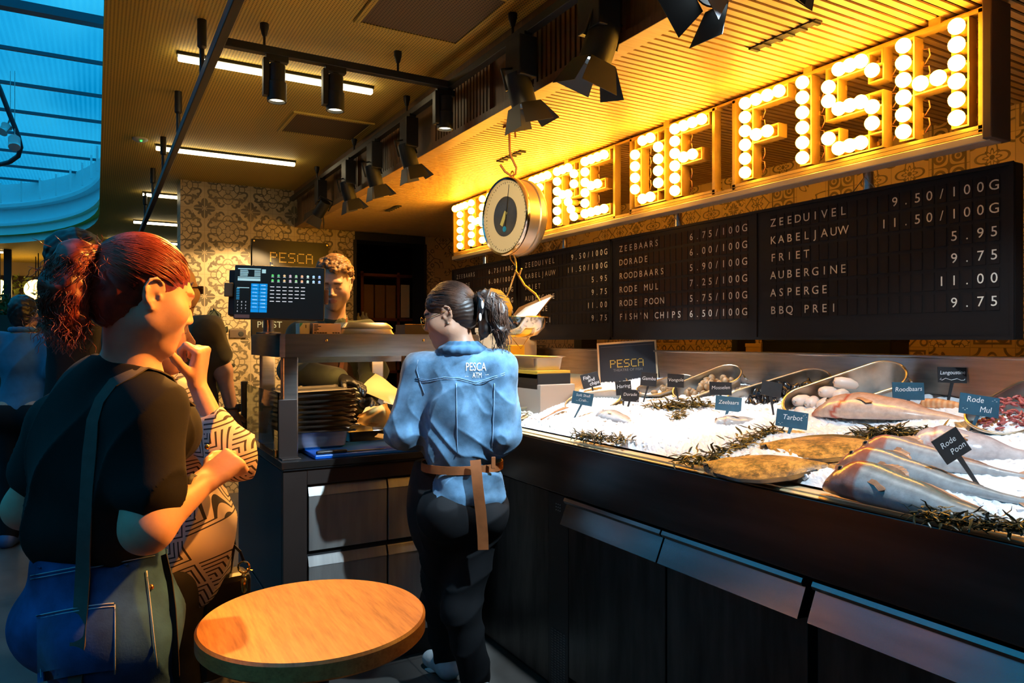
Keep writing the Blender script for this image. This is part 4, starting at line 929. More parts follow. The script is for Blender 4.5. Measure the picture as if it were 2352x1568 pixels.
for k, w_ in enumerate((.018, .03, .016, .02, .012)): mb.box((X0+.005, 3.1392, ZS+.038-k*.0065), (X0+.005+w_, 3.14, ZS+.0415-k*.0065))
for k in range(5): mb.box((X0+.005+k*.0115, 3.1392, ZS+.003), (X0+.015+k*.0115, 3.14, ZS+.0075))
for k in range(3): mb.box((X1-.038+k*.0115, 3.1392, ZS+.003), (X1-.029+k*.0115, 3.14, ZS+.0075))
build('label_print', mb, BLACK, t)
def pan(name, x0, x1, y0, y1, z, h, label, cat, mat=STEEL, lip=.012, inv=False, group=None):
    t = thing(name, ((x0+x1)/2, (y0+y1)/2, z), label, cat, group); rings = []
    for ins, zz in (((.0, h), (lip, h-.002), (lip+.004, h-.006), (lip+.012, .008), (lip+.022, 0)) if not inv else ((0, 0), (.004, .006), (.010, h*.45), (.004, h*.45+.004), (.014, h-.012), (.028, h))):
        a0, a1, b0, b1 = x0+ins, x1-ins, y0+ins, y1-ins; rad = .02; ring = []
        for cx, cy, st in ((a1-rad, b1-rad, 0), (a0+rad, b1-rad, 90), (a0+rad, b0+rad, 180), (a1-rad, b0+rad, 270)):
            for k in range(5): an = math.radians(st+k*22.5); ring.append(Vector((cx+rad*math.cos(an), cy+rad*math.sin(an), z+zz)))
        rings.append(ring)
    mb = MB().grid([[r[k] for r in rings] for k in range(20)], close_u=True); mb.add(rings[-1], [tuple(range(20))])
    build('body', solid(mb, (0, 0, 1), .0015), mat, t, 35); return t
pan('food_pan', onS(783), onS(908), 3.16, 3.40, ZS, .052, 'upturned steel food pan shining yellow on the shelf', 'pan', STEEL, inv=True)
tag(build('black_caddy', MB().box((onS(932), 3.3, ZS), (onS(985), 3.45, ZS+.05), .004)), None) if 0 else None
t = thing('black_caddy', (onS(955), 3.36, ZS), 'black open box at the end of the steel shelf beside the woman in denim', 'box'); mb = MB(); a, b = onS(930, 3.3), onS(985, 3.3)
mb.box((a, 3.3, ZS), (b, 3.305, ZS+.048)).box((a, 3.42, ZS), (b, 3.425, ZS+.048)).box((a, 3.305, ZS), (a+.005, 3.42, ZS+.048)).box((b-.005, 3.305, ZS), (b, 3.42, ZS+.048)).box((a+.005, 3.305, ZS), (b-.005, 3.42, ZS+.004))
build('box', mb, M('caddy_black', (.03, .015, .012), .4), t)
build('grip', MB().tube([(a, 3.3, ZS+.05), (b, 3.3, ZS+.05)], .002, 6), BRASS, t)
# --- worktop goods ----------------------------------------------------------
ZW = .918
t = thing('cutting_board', (1.0, 3.1, ZW), 'blue plastic cutting board on the black worktop', 'cutting board')
build('board', MB().box((.79, 3.02, ZW), (1.26, 3.34, ZW+.018), .005), M('board_blue', (.0, .10, .55), .4), t)
t = thing('knife', (.85, 3.03, ZW+.018), 'dark knife lying along the front edge of the blue board', 'knife')
build('handle', MB().box((.80, 3.028, ZW+.018), (.93, 3.048, ZW+.032), .004), BLACK, t); build('blade', MB().slab([(.93, 3.03, ZW+.02), (1.08, 3.034, ZW+.02), (1.11, 3.046, ZW+.02), (.93, 3.052, ZW+.02)], (0, 0, 1), .0025), STEEL, t)
pan('steel_container', .715, 1.0, 3.17, 3.45, ZW+.019, .075, 'deep steel container under the stack of trays', 'pan')
TR = M('tray_steel', (.6, .55, .5), .3, 1., n=(5, .3))
for k in range(9):
    z = ZW+.098+k*.0215+(.004 if k == 7 else 0); x0 = .70+rr.uniform(-.008, .008); x1 = 1.02+rr.uniform(-.01, .012); tz = .012*(k-3)/9; mb = MB(); yo = rr.uniform(-.006, .006)
    pr = [(3.16, .0), (3.172, .0035), (3.185, -.006), (3.45, -.006), (3.463, .0035), (3.475, 0)]
    g = [[Vector((xx, y+yo, z+zz+dz+(tz if e else 0))) for y, zz in pr] for xx, dz, e in ((x0, .0, 0), (x0+.014, .003, 0), (x0+.025, -.0, 0), (x1-.025, 0, 1), (x1-.012, .003, 1), (x1, 0, 1))]
    o = build('steel_tray', solid(MB().grid(g), (0, 0, 1), .0022), TR if k < 8 else STEEL, None)
    names = ['lowest', 'second', 'third', 'fourth', 'middle', 'sixth', 'seventh', 'eighth', 'topmost']
    tag(o, '%s flat steel tray %sin the stack on the station' % (names[k], 'counting up ' if k in (1, 2, 3, 5, 6, 7) else ''), 'tray', 'stacked flat steel trays')
t = thing('tray_stand', (.70, 3.13, ZW), 'dark upright stand plate holding the stack of trays', 'stand'); build('plate', MB().box((.665, 3.125, ZW), (.742, 3.137, 1.165), .002), DBROWN, t); build('foot', MB().box((.665, 3.06, ZW), (.742, 3.125, ZW+.005), .001), DBROWN, t)
pan('steel_tray_deep', 1.03, 1.34, 3.36, 3.62, ZW+.001, .058, 'shallow steel pan behind the blue board holding kraft paper', 'pan')
def sheet(name, c00, c10, c11, c01, amp, mat, label, cat, fr=3., seed=1):
    r = random.Random(seed); N = 18; g = []; ph = [r.uniform(0, 6) for _ in range(4)]; nn = (Vector(c10)-Vector(c00)).cross(Vector(c01)-Vector(c00)).normalized()
    for i in range(N):
        u = i/(N-1); row = []
        for j in range(N):
            v = j/(N-1); p = Vector(c00)*(1-u)*(1-v)+Vector(c10)*u*(1-v)+Vector(c11)*u*v+Vector(c01)*(1-u)*v
            row.append(p+nn*amp*(math.sin(fr*u*3+v*fr+ph[0])+.6*math.sin(v*fr*4-u*2+ph[1])+.4*math.sin((u-v)*fr*5+ph[2])))
        g.append(row)
    return tag(build(name, solid(MB().grid(g), nn, .0008), mat, None, 60), label, cat)
KRAFT = M('kraft_paper', (.78, .50, .16), .8, n=(6, .2)); CREAM = M('cream_sheet', (.85, .68, .40), .8, n=(4, .15))
sheet('kraft_wrap', P(818, 975, 3.36), P(905, 985, 3.50), P(893, 922, 3.52), P(826, 950, 3.40), .012, KRAFT, 'folded yellow kraft paper standing in the steel pan', 'paper', 2.4, 3)
sheet('kraft_wrap', P(822, 962, 3.42), P(880, 980, 3.46), P(890, 930, 3.58), P(840, 935, 3.52), .008, KRAFT, 'yellow kraft paper sheet tucked behind the folded one', 'paper', 2, 5)
sheet('paper_sheet', P(822, 896, 3.60), P(930, 938, 3.58), P(925, 895, 3.68), P(862, 858, 3.72), .007, CREAM, 'large cream paper sheet held above the worktop by the gloved hand', 'paper', 1.6, 2)
sheet('napkin', P(860, 1005, 3.20), P(935, 1014, 3.20), P(928, 996, 3.30), P(868, 996, 3.30), .002, CREAM, 'folded cream napkin on the blue board', 'napkin', 1.5, 4)
# --- hanging dial scale -----------------------------------------------------
H0 = onZ(1175, 290, ZC); dS = H0.dot(_F); n = (-.58*_F-.81*_R+Vector((0, 0, .0))).normalized(); cd = P(1160, 497, dS); rS = 88*dS/FPX
t = thing('hanging_scale', H0, 'old round dial scale with a hanging pan, hooked to the soffit', 'scale')
ENAM = M('cream_enamel', (.86, .76, .50), .4); SIL = M('scale_silver', (.75, .62, .48), .3, .85, n=(5, .15)); CHROME = M('chrome', (.85, .82, .78), .12, 1.)
build('drum', MB().lathe(cd-n*.005, -n, [(rS, 0), (rS, .03), (rS*.97, .034), (rS*.97, .075), (rS, .08), (rS, .105), (rS*.94, .125), (.01, .13)], 48), SIL, t, 35)
build('rim', MB().lathe(cd, n, [(rS*.985, -.02), (rS*1.02, -.012), (rS*1.025, .004), (rS*1.0, .012), (rS*.95, .008), (rS*.95, -.01)], 56, False), CHROME, t, 50)
dl = build('dial', MB().lathe(cd-n*.004, n, [(rS*.96, 0), (rS*.96, .002), (.001, .0021)], 48), ENAM, t, 30)
xd = n.cross(Vector((0, 0, 1))).normalized()*-1; yd = Vector((0, 0, 1)); mb = MB()
for k in range(60):
    a = 2*math.pi*k/60; r0, r1 = rS*.90, rS*(.84 if k % 5 == 0 else .87); v = xd*math.sin(a)+yd*math.cos(a); s = (xd*math.cos(a)-yd*math.sin(a))*.0012
    mb.slab([cd+v*r0+s-n*.0015, cd+v*r0-s-n*.0015, cd+v*r1-s-n*.0015, cd+v*r1+s-n*.0015], n, .001)
build('ticks', mb, BLACK, dl)
build('inner_glass', MB().lathe(cd-n*.002, n, [(rS*.52, 0), (rS*.52, .003), (.001, .0032)], 40), M('dial_dark', (.10, .085, .05), .12, n=(8, .5)), dl)
build('pointer', MB().slab([cd-yd*rS*.35-xd*.004+n*.003, cd-yd*rS*.35+xd*.004+n*.003, cd+yd*rS*.80+xd*.001+xd*rS*.2+n*.003, cd+yd*rS*.80+xd*rS*.2-xd*.001+n*.003], n, .001), BLACK, t)
build('emblem', MB().lathe(cd-yd*rS*.33+n*.002, n, [(rS*.075, 0), (rS*.075, .003)], 16), M('emblem_blue', (.02, .30, .62), .4), dl)
build('plaque', MB().obox(cd-yd*rS*.05-xd*rS*.05+n*.002, (xd+yd*1.6).normalized()*rS*.2, (yd*.6-xd).normalized()*rS*.06, n*.0015), M('plaque_yellow', (.62, .6, .2), .5), dl)
top = cd+yd*rS*1.0-n*.045
build('eye_ring', MB().tube([top+yd*(.02+.022*math.sin(a))+xd*.012*math.cos(a) for a in [2*math.pi*k/14 for k in range(14)]], .004, 6, closed=True), BRASS, t)
hp = [H0+Vector((0, 0, .0)), P(1170, 300, dS), P(1171, 345, dS), P(1173, 358, dS), P(1186, 385, dS), P(1184, 400, dS), P(1174, 404, dS), P(1160, 394, dS), P(1149, 378, dS)]
build('hook', MB().tube(hp, .006, 8), M('rust_hook', (.32, .14, .05), .5, .5), t, 60); build('ceiling_hook', MB().tube([P(1181, 289, dS), P(1183, 300, dS), P(1184, 316, dS)], .005, 8).box(H0-Vector((.04, .02, .012)), H0+Vector((.04, .02, 0)), .002), M('rust_hook'), t)
bt = cd-yd*rS*1.0-n*.05; kn = P(1186, 618, dS)
build('lower_hook', MB().tube([bt+yd*.01, bt-yd*.02+xd*.02, kn+yd*.01, kn-yd*.02, kn-yd*.03+xd*.03, kn+yd*.0+xd*.045], .005, 8).tube([bt+yd*.01-xd*.03, bt-yd*.02-xd*.02, kn+yd*.01], .003, 6), BRASS, t, 60)
bw = P(1196, 742, dS); rB = 62*dS/FPX; mb = MB()
build('pan', MB().lathe(bw+Vector((0, 0, .03)), (0, 0, -1), [(rB, 0), (rB*.99, .006), (rB*.9, .05), (rB*.62, .09), (rB*.2, .105), (.005, .107), (.005, .104), (rB*.6, .086), (rB*.87, .048), (rB*.96, 0)], 40, False), CHROME, t, 40)
build('pan_arm', MB().tube([kn, P(1184, 606, dS)+yd*-.03, P(1205, 655, dS), P(1230, 675, dS), P(1240, 690, dS), P(1238, 715, dS-.02), bw+_R*rB*.7+Vector((0, 0, .03))], .006, 8).tube([kn, P(1172, 660, dS+.05), P(1152, 715, dS+.05), bw-_R*rB*.8+Vector((0, 0, .03))], .005, 8), BRASS, t, 60)
build('pan_ring', MB().tube([bw+Vector((0, 0, .03))+_R*rB*1.01*math.cos(a)+_F*rB*1.01*math.sin(a) for a in [2*math.pi*k/40 for k in range(40)]], .004, 6, closed=True).tube([bw+_R*rB*.3+Vector((0, 0, -.07)), bw+_R*rB*.0+Vector((0, 0, -.13)), bw-_R*rB*.4+Vector((0, 0, -.06))], .003, 6), BRASS, t)
def card(name, px, d, mat, label, cat, th=.003):
    o = [P(u, v, d+e) for u, v, e in px]; nn = (o[1]-o[0]).cross(o[2]-o[0]).normalized(); return MB().slab(o, nn, th)
t = thing('clipboard', P(1215, 760, dS), 'clipboard with white papers leaning in the scale pan', 'clipboard'); d = dS-.02
build('board', card('b', [(1166, 741, 0), (1204, 764, -.03), (1270, 680, .0), (1262, 676, .03), (1192, 706, .05)], d, None, '', ''), M('clip_brown', (.3, .17, .06), .6), t); build('papers', card('p', [(1172, 741, -.008), (1204, 760, -.038), (1266, 682, -.008), (1198, 710, .042)], d, None, '', '', .004), M('paper_white', (.9, .88, .82), .7), t)
build('edge_clip', card('e', [(1150, 722, 0), (1160, 718, 0), (1206, 762, -.03), (1200, 766, -.03)], d-.01, None, '', '', .004), BLACK, t)
o = [(1108, 705, 0), (1104, 680, 0), (1128, 661, .0), (1150, 666, .01), (1168, 684, .02), (1178, 706, .02), (1172, 735, .02), (1150, 745, 0), (1120, 730, 0)]
tag(build('kraft_folder', card('k', o, dS+.03, None, '', '', .004), M('folder_yellow', (.85, .55, .10), .7)), 'rounded yellow card standing in the scale pan', 'card')
# --- scale and pans at the counter's left end --------------------------------
def zp(X): return ZR+.002+(X-1.63)*.18
t = thing('counter_scale', (1.86, 3.25, zp(1.8)), 'digital scale with a steel stand at the end of the counter', 'scale')
c0 = onX(1195, 905, 1.82)
def ox(u, v): return onX(u, v, 1.82)
def xb(u0, u1, v0, v1, dep=.2):
    a, b = ox(u0, v1), ox(u1, v0); return (1.82, b.y, a.z), (1.82+dep, a.y, b.z)
build('stand', MB().box(*xb(1100, 1241, 884, 928), .003), M('stand_white', (.5, .44, .38), .4), t); build('body', MB().box(*xb(1110, 1235, 858, 882, .19), .004), BLACK, t); build('bezel', MB().box(*xb(1110, 1234, 852, 859, .19), .001), M('bezel_yellow', (.7, .42, .05), .35), t)
a, b = xb(1100, 1226, 822, 850); pan('steel_bowl_pan', a[0], b[0], a[1], b[1], a[2]+.004, b[2]-a[2], 'pale steel pan resting on the digital scale', 'pan', M('pan_pale', (.72, .64, .55), .3, .7))
t = thing('paper_roll_box', (2.3, 4.3, zp(2.3)), 'large cream box behind the head of the woman in denim', 'box'); a, b = onX(1093, 812, 2.3), onX(1158, 752, 2.3)
build('box', MB().box((2.3, b.y, zp(2.3)), (2.55, a.y, b.z), .004), M('cream_box', (.78, .60, .38), .5), t)
build('lid', MB().box((2.295, b.y-.005, b.z-.03), (2.555, a.y+.005, b.z+.002), .003), M('cream_box'), t)
t = thing('yellow_block', (2.0, 3.7, zp(2.0)), 'small yellow block behind the scale pan', 'block'); a, b = onX(1158, 812, 2.1), onX(1172, 792, 2.1); build('block', MB().box((2.1, b.y, zp(2.1)), (2.2, a.y, b.z), .006), M('block_yellow', (.9, .6, .05), .5), t)
t = thing('ice_scoop', onIce(1270, 945), 'small wooden scraper lying at the left edge of the ice', 'scraper'); a, b, c3 = onIce(1243, 963, .02), onIce(1275, 946, .02), onIce(1300, 936, .022); s_ = (c3-b).cross(NI).normalized()*.016
build('handle', MB().tube([a, b], .004, 8), M('copper_handle', (.5, .25, .12), .4, .4), t); build('blade', MB().slab([b-s_*.5, b+s_*.5, c3+s_, c3-s_], NI, .003), M('copper_handle'), t)
t = thing('tongs', onX(1262, 918, 1.95), 'black pair of tongs lying on the perforated plate', 'tongs'); a, b = onIce(1243, 918, .02), onIce(1278, 914, .02); s_ = Vector((.015, 0, .003))
for k in (-1, 1): build('arm', MB().tube([b+s_*.3*k, (a+b)/2+s_*k+NI*.008, a+s_*k*.6], .004, 6, flat=.5), BLACK, t)
# --- framed sign on the ice --------------------------------------------------
def dotfont(mb, txt, o, x, y, n, s, r, adv=6):
    F5 = {'P': '11110 10001 10001 11110 10000 10000 10000', 'E': '11111 10000 10000 11110 10000 10000 11111', 'S': '01111 10000 10000 01110 00001 00001 11110', 'C': '01111 10000 10000 10000 10000 10000 01111', 'A': '01110 10001 10001 11111 10001 10001 10001'}
    for i, chh in enumerate(txt):
        for rr_, row in enumerate(F5[chh].split()):
            for k, b in enumerate(row):
                if b == '1': mb.lathe(o+x*((i*adv+k)*s)+y*((6-rr_)*s), n, [(r, .0004), (r, .0012)], 8)
B0 = onIce(1420, 900); d = 3.98; tl, tr, bl, br = P(1371, 789, d+.02), P(1507, 779, d-.06), P(1356, 870, d), P(1490, 872, d-.08)
xx = (tr-tl).normalized(); yv = (tl-bl)+(tr-br); yv = (yv-xx*yv.dot(xx)).normalized(); nn = xx.cross(yv); W = (tr-tl).length; Hh = .30; c = (tl+tr)/2-yv*Hh/2
t = thing('framed_sign', c-yv*Hh/2, 'slanted black sign in a pale wooden frame reading PESCA on the ice', 'sign')
build('panel', MB().obox(c, xx*(W/2-.006), yv*(Hh/2-.006), nn*.004), M('sign_black', (.025, .024, .028), .4), t)
fm = MB()
for cc, a, b in ((c+yv*(Hh/2-.005), xx*W/2, yv*.005), (c-yv*(Hh/2-.005), xx*W/2, yv*.005), (c-xx*(W/2-.005), xx*.005, yv*(Hh/2-.01)), (c+xx*(W/2-.005), xx*.005, yv*(Hh/2-.01))): fm.obox(cc, a, b, nn*.010, .001)
build('frame', fm, M('pale_wood', (.75, .55, .32), .5), t); mb = MB(); dotfont(mb, 'PESCA', c-xx*W*.285+yv*.012, xx, yv, nn*1.0, W*.0195, W*.0088); 
for v_ in mb.v: pass
mb.v = [tuple(Vector(v)+nn*.0045) for v in mb.v]; build('lettering', mb, M('sign_gold', (.85, .55, .08), .5), t)
mb = MB().text('THEATRE OF FISH', c+yv*-.012+nn*.0042, xx, yv, W*.062, align='CENTER'); ln = c+yv*(Hh/2-.024)+nn*.0045; mb.obox(ln, xx*(W/2-.02), yv*.0006, nn*.0004); build('small_lettering', mb, M('sign_grey', (.22, .2, .19), .7), t)
# --- shelf behind ------------------------------------------------------------
mb = MB()
t = thing('back_counter', (3.4, 2.2, 0), 'dark back counter seen through the gap under the menu boards', 'counter'); build('top', MB().box((3.2, -.5, 1.30), (3.62, 6.9, 1.335)), DBROWN, t); build('body', MB().box((3.24, -.5, .02), (3.62, 6.9, 1.30)), BLACKM, t)
def back(u0, u1, v0, mat, name, label, cat):
    a, b = onX(u0, 800, 3.3), onX(u1, v0, 3.3); tt = thing(name, ((3.4), (a.y+b.y)/2, 1.335), label, cat); build('body', MB().box((3.3, b.y, 1.335), (3.45, a.y, b.z), .004), mat, tt); build('lid', MB().box((3.298, b.y-.002, b.z-.02), (3.452, a.y+.002, b.z+.001), .002), mat, tt)
back(1751, 2046, 776, BLACK, 'black_oven', 'long black appliance seen under the right menu board', 'appliance')
back(1318, 1336, 770, BLACK, 'black_bin', 'narrow black bin seen under the second menu board', 'bin'); back(1680, 1694, 770, BLACK, 'black_bin', 'narrow black bin seen just left of the cream carton', 'bin')
back(1712, 1748, 789, M('carton_tan', (.7, .45, .2), .7), 'cream_carton', 'tan carton seen in the gap under the menu boards', 'box')
# --- back wall fittings ------------------------------------------------------
t = thing('poster_panel', (1.617, 7.06, 1.45), 'glossy black wall panel with amber dotted letters reading PESCA', 'sign')
build('panel', MB().box((1.258, 7.05, 1.45), (1.976, 7.078, 2.36), .002), M('gloss_black', (.012, .009, .008), .3, spec=.2), t)
mb = MB(); dotfont(mb, 'PESCA', Vector((1.425, 7.049, 2.155)), Vector((1, 0, 0)), Vector((0, 0, 1)), Vector((0, -1, 0)), .0140, .0056); build('lettering', mb, M('amber_dots', (.85, .45, .05), .4, emit=(1, .45, .04), es=.35), t)
build('small_lettering', MB().text('PLAST', (1.30, 7.049, 1.53), (1, 0, 0), (0, 0, 1), .085), M('panel_grey', (.25, .32, .34), .6), t)
for x_ in (1.275, 1.96): build('bolt', MB().lathe((x_, 7.05, 2.34), (0, -1, 0), [(.008, 0), (.008, .006)], 10), BRASS, t)
t = thing('wall_socket', (1.165, 7.07, 1.42), 'dark double wall socket on the tiled wall below the screen', 'socket'); a, b = onY(527, 776, 7.07), onY(565, 757, 7.07)
build('plate', MB().box((a.x, 7.062, a.z), (b.x, 7.079, b.z), .004), M('socket_brown', (.10, .06, .035), .5), t); build('hole', MB().lathe((b.x-.045, 7.062, (a.z+b.z)/2), (0, -1, 0), [(.025, 0), (.025, .002), (.018, .003)], 16), BLACK, t)
IRON = M('green_cast_iron', (.035, .045, .025), .5, .3, n=(12, .4)); t = thing('wall_fountain', (.98, 7.05, 1.0), 'dark green cast iron wall fountain with scrolls on the tiled wall', 'fountain')
def fy(u, v, y=7.04): return onY(u, v, y)
build('back_plate', MB().slab([fy(*p, 7.07) for p in ((455, 835), (455, 760), (470, 725), (490, 712), (503, 735), (512, 775), (518, 800), (523, 835))], (0, -1, 0), .05), IRON, t)
mb = MB()
for pts_, r_ in ((((478, 730), (492, 712), (503, 722), (500, 745), (512, 752)), .022), (((515, 775), (519, 760), (517, 750)), .022), (((512, 835), (512, 775)), .030), (((508, 800), (523, 805), (526, 815), (516, 822), (510, 812)), .022)): mb.tube([fy(*p) for p in pts_], r_, 8)
build('scrolls', mb, IRON, t, 60); a = fy(490, 836); build('basin', MB().lathe((a.x-.02, 7.0, a.z), (0, 0, -1), [(.20, 0), (.20, .025), (.16, .04), (.12, .15), (.06, .26), (.02, .3)], 20), IRON, t, 40)
# doorway: shelves with boxes
RW = M('red_wood', (.22, .05, .02), .5); t = thing('store_shelf', (2.75, 7.6, 0), 'dark red shelving inside the black doorway', 'shelf')
for x_ in (2.45, 2.86, 3.4): build('post', MB().box((x_, 7.5, 0), (x_+.03, 7.53, 2.15)), RW, t)
for z_ in (1.05, 1.62, 2.1): build('shelf_board', MB().box((2.45, 7.5, z_), (3.43, 7.8, z_+.03)), RW, t)
BOXM = M('carton_brown', (.33, .17, .07), .7)
for r_, (z_, hh_) in enumerate(((1.08, .42), (1.65, .36))):
    for k in range(3):
        x_ = 2.49+k*.125; o = build('wine_carton', MB().box((x_, 7.52, z_), (x_+.11, 7.74, z_+hh_), .003), BOXM); tag(o, '%s brown carton on the %s shelf in the doorway' % (('left', 'middle', 'right')[k], ('lower', 'upper')[r_]), 'box', 'cartons in the doorway')
tag(build('notice', MB().box((2.90, 7.49, 1.66), (3.0, 7.498, 2.02)), M('notice_paper', (.75, .55, .3), .7)), 'pale paper notice on the shelving in the doorway', 'notice')
for k, (u_, v_) in enumerate(((855, 715), (866, 712), (874, 715))):
    p = onY(u_, v_+25, 7.0); o = build('white_bottle', MB().lathe((p.x, 7.45, p.z-.06), (0, 0, 1), [(.03, 0), (.03, .11), (.012, .14), (.012, .17)], 12), WHITE, None, 40); tag(o, '%s white bottle in the dark doorway beside the server' % ('left', 'middle', 'right')[k], 'bottle', 'white bottles in the doorway')
p = onY(865, 745, 7.0); tt = thing('store_table', (p.x, 7.45, 0), 'dark table inside the doorway holding white bottles', 'table'); build('top', MB().box((2.28, 7.34, p.z-.09), (2.44, 7.6, p.z-.06)), BLACKM, tt); build('base', MB().box((2.3, 7.36, 0), (2.43, 7.58, p.z-.09)), BLACKM, tt)
# --- round table -------------------------------------------------------------
TC = onZ(722, 1412, .74); TC.z = .74; RT = .272
OAK, nt, bs = newmat('oak_table'); v = coords(nt, 'Object', (14, 1.6, 14), (0, 0, .5)); f = noise(nt, v, 3, 7, .7); g_ = noise(nt, coords(nt, 'Object', (60, 4, 60), (0, 0, .5)), 3, 3)
nt.links.new(ramp(nt, f*.7+g_*.3, [(.36, (.34, .14, .04)), (.52, (.52, .25, .075)), (.66, (.60, .32, .105))]), bs.inputs['Base Color']); bs.inputs['Roughness'].default_value = .42
t = thing('round_table', (TC.x, TC.y, 0), 'round oak topped table in the foreground', 'table')
build('tabletop', MB().lathe(TC-Vector((0, 0, .045)), (0, 0, 1), [(RT-.006, 0), (RT, .006), (RT, .039), (RT-.006, .045)], 96), OAK, t, 30)
build('stem', MB().lathe((TC.x, TC.y, 0), (0, 0, 1), [(.035, .02), (.035, .69)], 20), BLACK, t, 40); build('top_plate', MB().box((TC.x-.16, TC.y-.02, .675), (TC.x+.16, TC.y+.02, .695)).box((TC.x-.02, TC.y-.16, .675), (TC.x+.02, TC.y+.16, .695)), BLACK, t)
for k in range(4):
    a = k*math.pi/2+.5; e = Vector((math.cos(a), math.sin(a), 0)); build('foot', MB().obox(Vector((TC.x, TC.y, .015))+e*.15, e*.15, e.cross(Vector((0, 0, 1)))*.025, Vector((0, 0, .012)), .004), BLACK, t)
t = thing('bar_stool', (.30, 2.05, 0), 'black metal stool with a red leg tucked under the round table', 'stool'); sx_, sy_ = TC.x-.13, TC.y+.18
t.location = (sx_, sy_, 0); build('seat', MB().lathe((sx_, sy_, .47), (0, 0, 1), [(.13, 0), (.14, .01), (.14, .03), (.13, .035)], 28), BLACK, t, 30)
REDM = M('red_paint', (.35, .01, .02), .4)
for k in range(4):
    a = k*math.pi/2+.2; e = Vector((math.cos(a), math.sin(a), 0)); build('leg', MB().tube([Vector((sx_, sy_, .47))+e*.09, Vector((sx_, sy_, 0))+e*.16], .012, 8), REDM if k == 3 else BLACK, t)
# --- far hall ----------------------------------------------------------------
LEAF = M('leaf_green', (.03, .10, .02), .5, n=(8, .5)); LEAF2 = M('leaf_painted_lit', (.16, .20, .03), .5, n=(8, .4))  # second leaf colour has lamp light painted into it
GLOBE = M('globe_glow', (1, .8, .4), .4, emit=(1, .62, .16), es=5)
for k, (u_, v_, r_, d_) in enumerate(((82, 665, 23, 12.5), (-6, 665, 24, 12.5), (88, 722, 20, 12.0), (0, 735, 18, 12.0))):
    p = P(u_, v_, d_); R_ = r_*d_/FPX; tt = thing('globe_lamp', p, ('glowing globe lamp above the head of the man in the blue shirt', 'glowing globe lamp cut by the left edge, upper one', 'glowing globe lamp half hidden behind the ear of the man in blue', 'glowing globe lamp cut by the left edge, lower one')[k], 'lamp', 'globe lamps')
    build('globe', MB().ball(p, R_, 24, 16), GLOBE, tt, 80); build('cord', MB().tube([p+Vector((0, 0, R_*.95)), (p.x, p.y, ZM)], .008, 6), BLACK, tt)
def bush(u0, u1, v, d, n_, mat, label, seed, hgt=.3):
    r = random.Random(seed); a, b = P(u0, v, d), P(u1, v, d); tt = thing('planter', (a+b)/2-Vector((0, 0, .3)), label, 'plant', 'plants in the far hall'); mb = MB()
    for k in range(n_):
        f = r.random(); c = a.lerp(b, f)+Vector((r.gauss(0, .1), r.gauss(0, .15), abs(r.gauss(0, hgt*.6)))); d_ = Vector((r.gauss(0, 1), r.gauss(0, 1), r.gauss(.3, .8))).normalized(); s = d_.cross(Vector((r.random(), r.random(), .3))).normalized(); L = r.uniform(.06, .14)
        mb.slab([c, c+d_*L*.5+s*L*.22, c+d_*L, c+d_*L*.5-s*L*.22], d_.cross(s), .002)
    build('leaves', mb, mat, tt); build('box', MB().obox((a+b)/2-Vector((0, 0, .14)), (b-a)/2, _F*.15, Vector((0, 0, .13))), M('planter_brown', (.04, .03, .02), .7), tt)
    q = (a+b)/2; build('pedestal', MB().box((q.x-.15, q.y-.15, 0), (q.x+.15, q.y+.15, q.z-.27)), M('planter_brown'), tt)
bush(-20, 60, 676, 13.05, 150, LEAF2, 'lit green plant between the upper globe lamps', 1, .25); bush(98, 190, 712, 11.3, 260, LEAF, 'dark green plant right of the globe lamps', 2, .3); bush(-40, 55, 722, 10.4, 160, LEAF, 'dark green plant behind the head of the man in blue', 3, .25)
t = thing('hall_post', (onY(18, 640, 14.0).x, 14, 0), 'thin dark post in the far hall at the left edge', 'post'); q = onY(18, 640, 14.0); build('shaft', MB().box((q.x-.05, 13.95, 0), (q.x+.05, 14.05, ZM)), BLACK, t); build('foot', MB().box((q.x-.09, 13.91, 0), (q.x+.09, 14.09, .03)), BLACK, t)
q = onY(352, 520, 8.6); t = thing('dark_column', (q.x, 8.6, 0), 'dark column at the end of the hanging rail with a red edge', 'column'); build('shaft', MB().box((q.x-.1, 8.55, 0), (q.x+.02, 8.8, 2.45)), BLACKM, t); build('red_edge', MB().box((q.x+.02, 8.56, 0), (q.x+.07, 8.7, 2.35)), REDM, t)
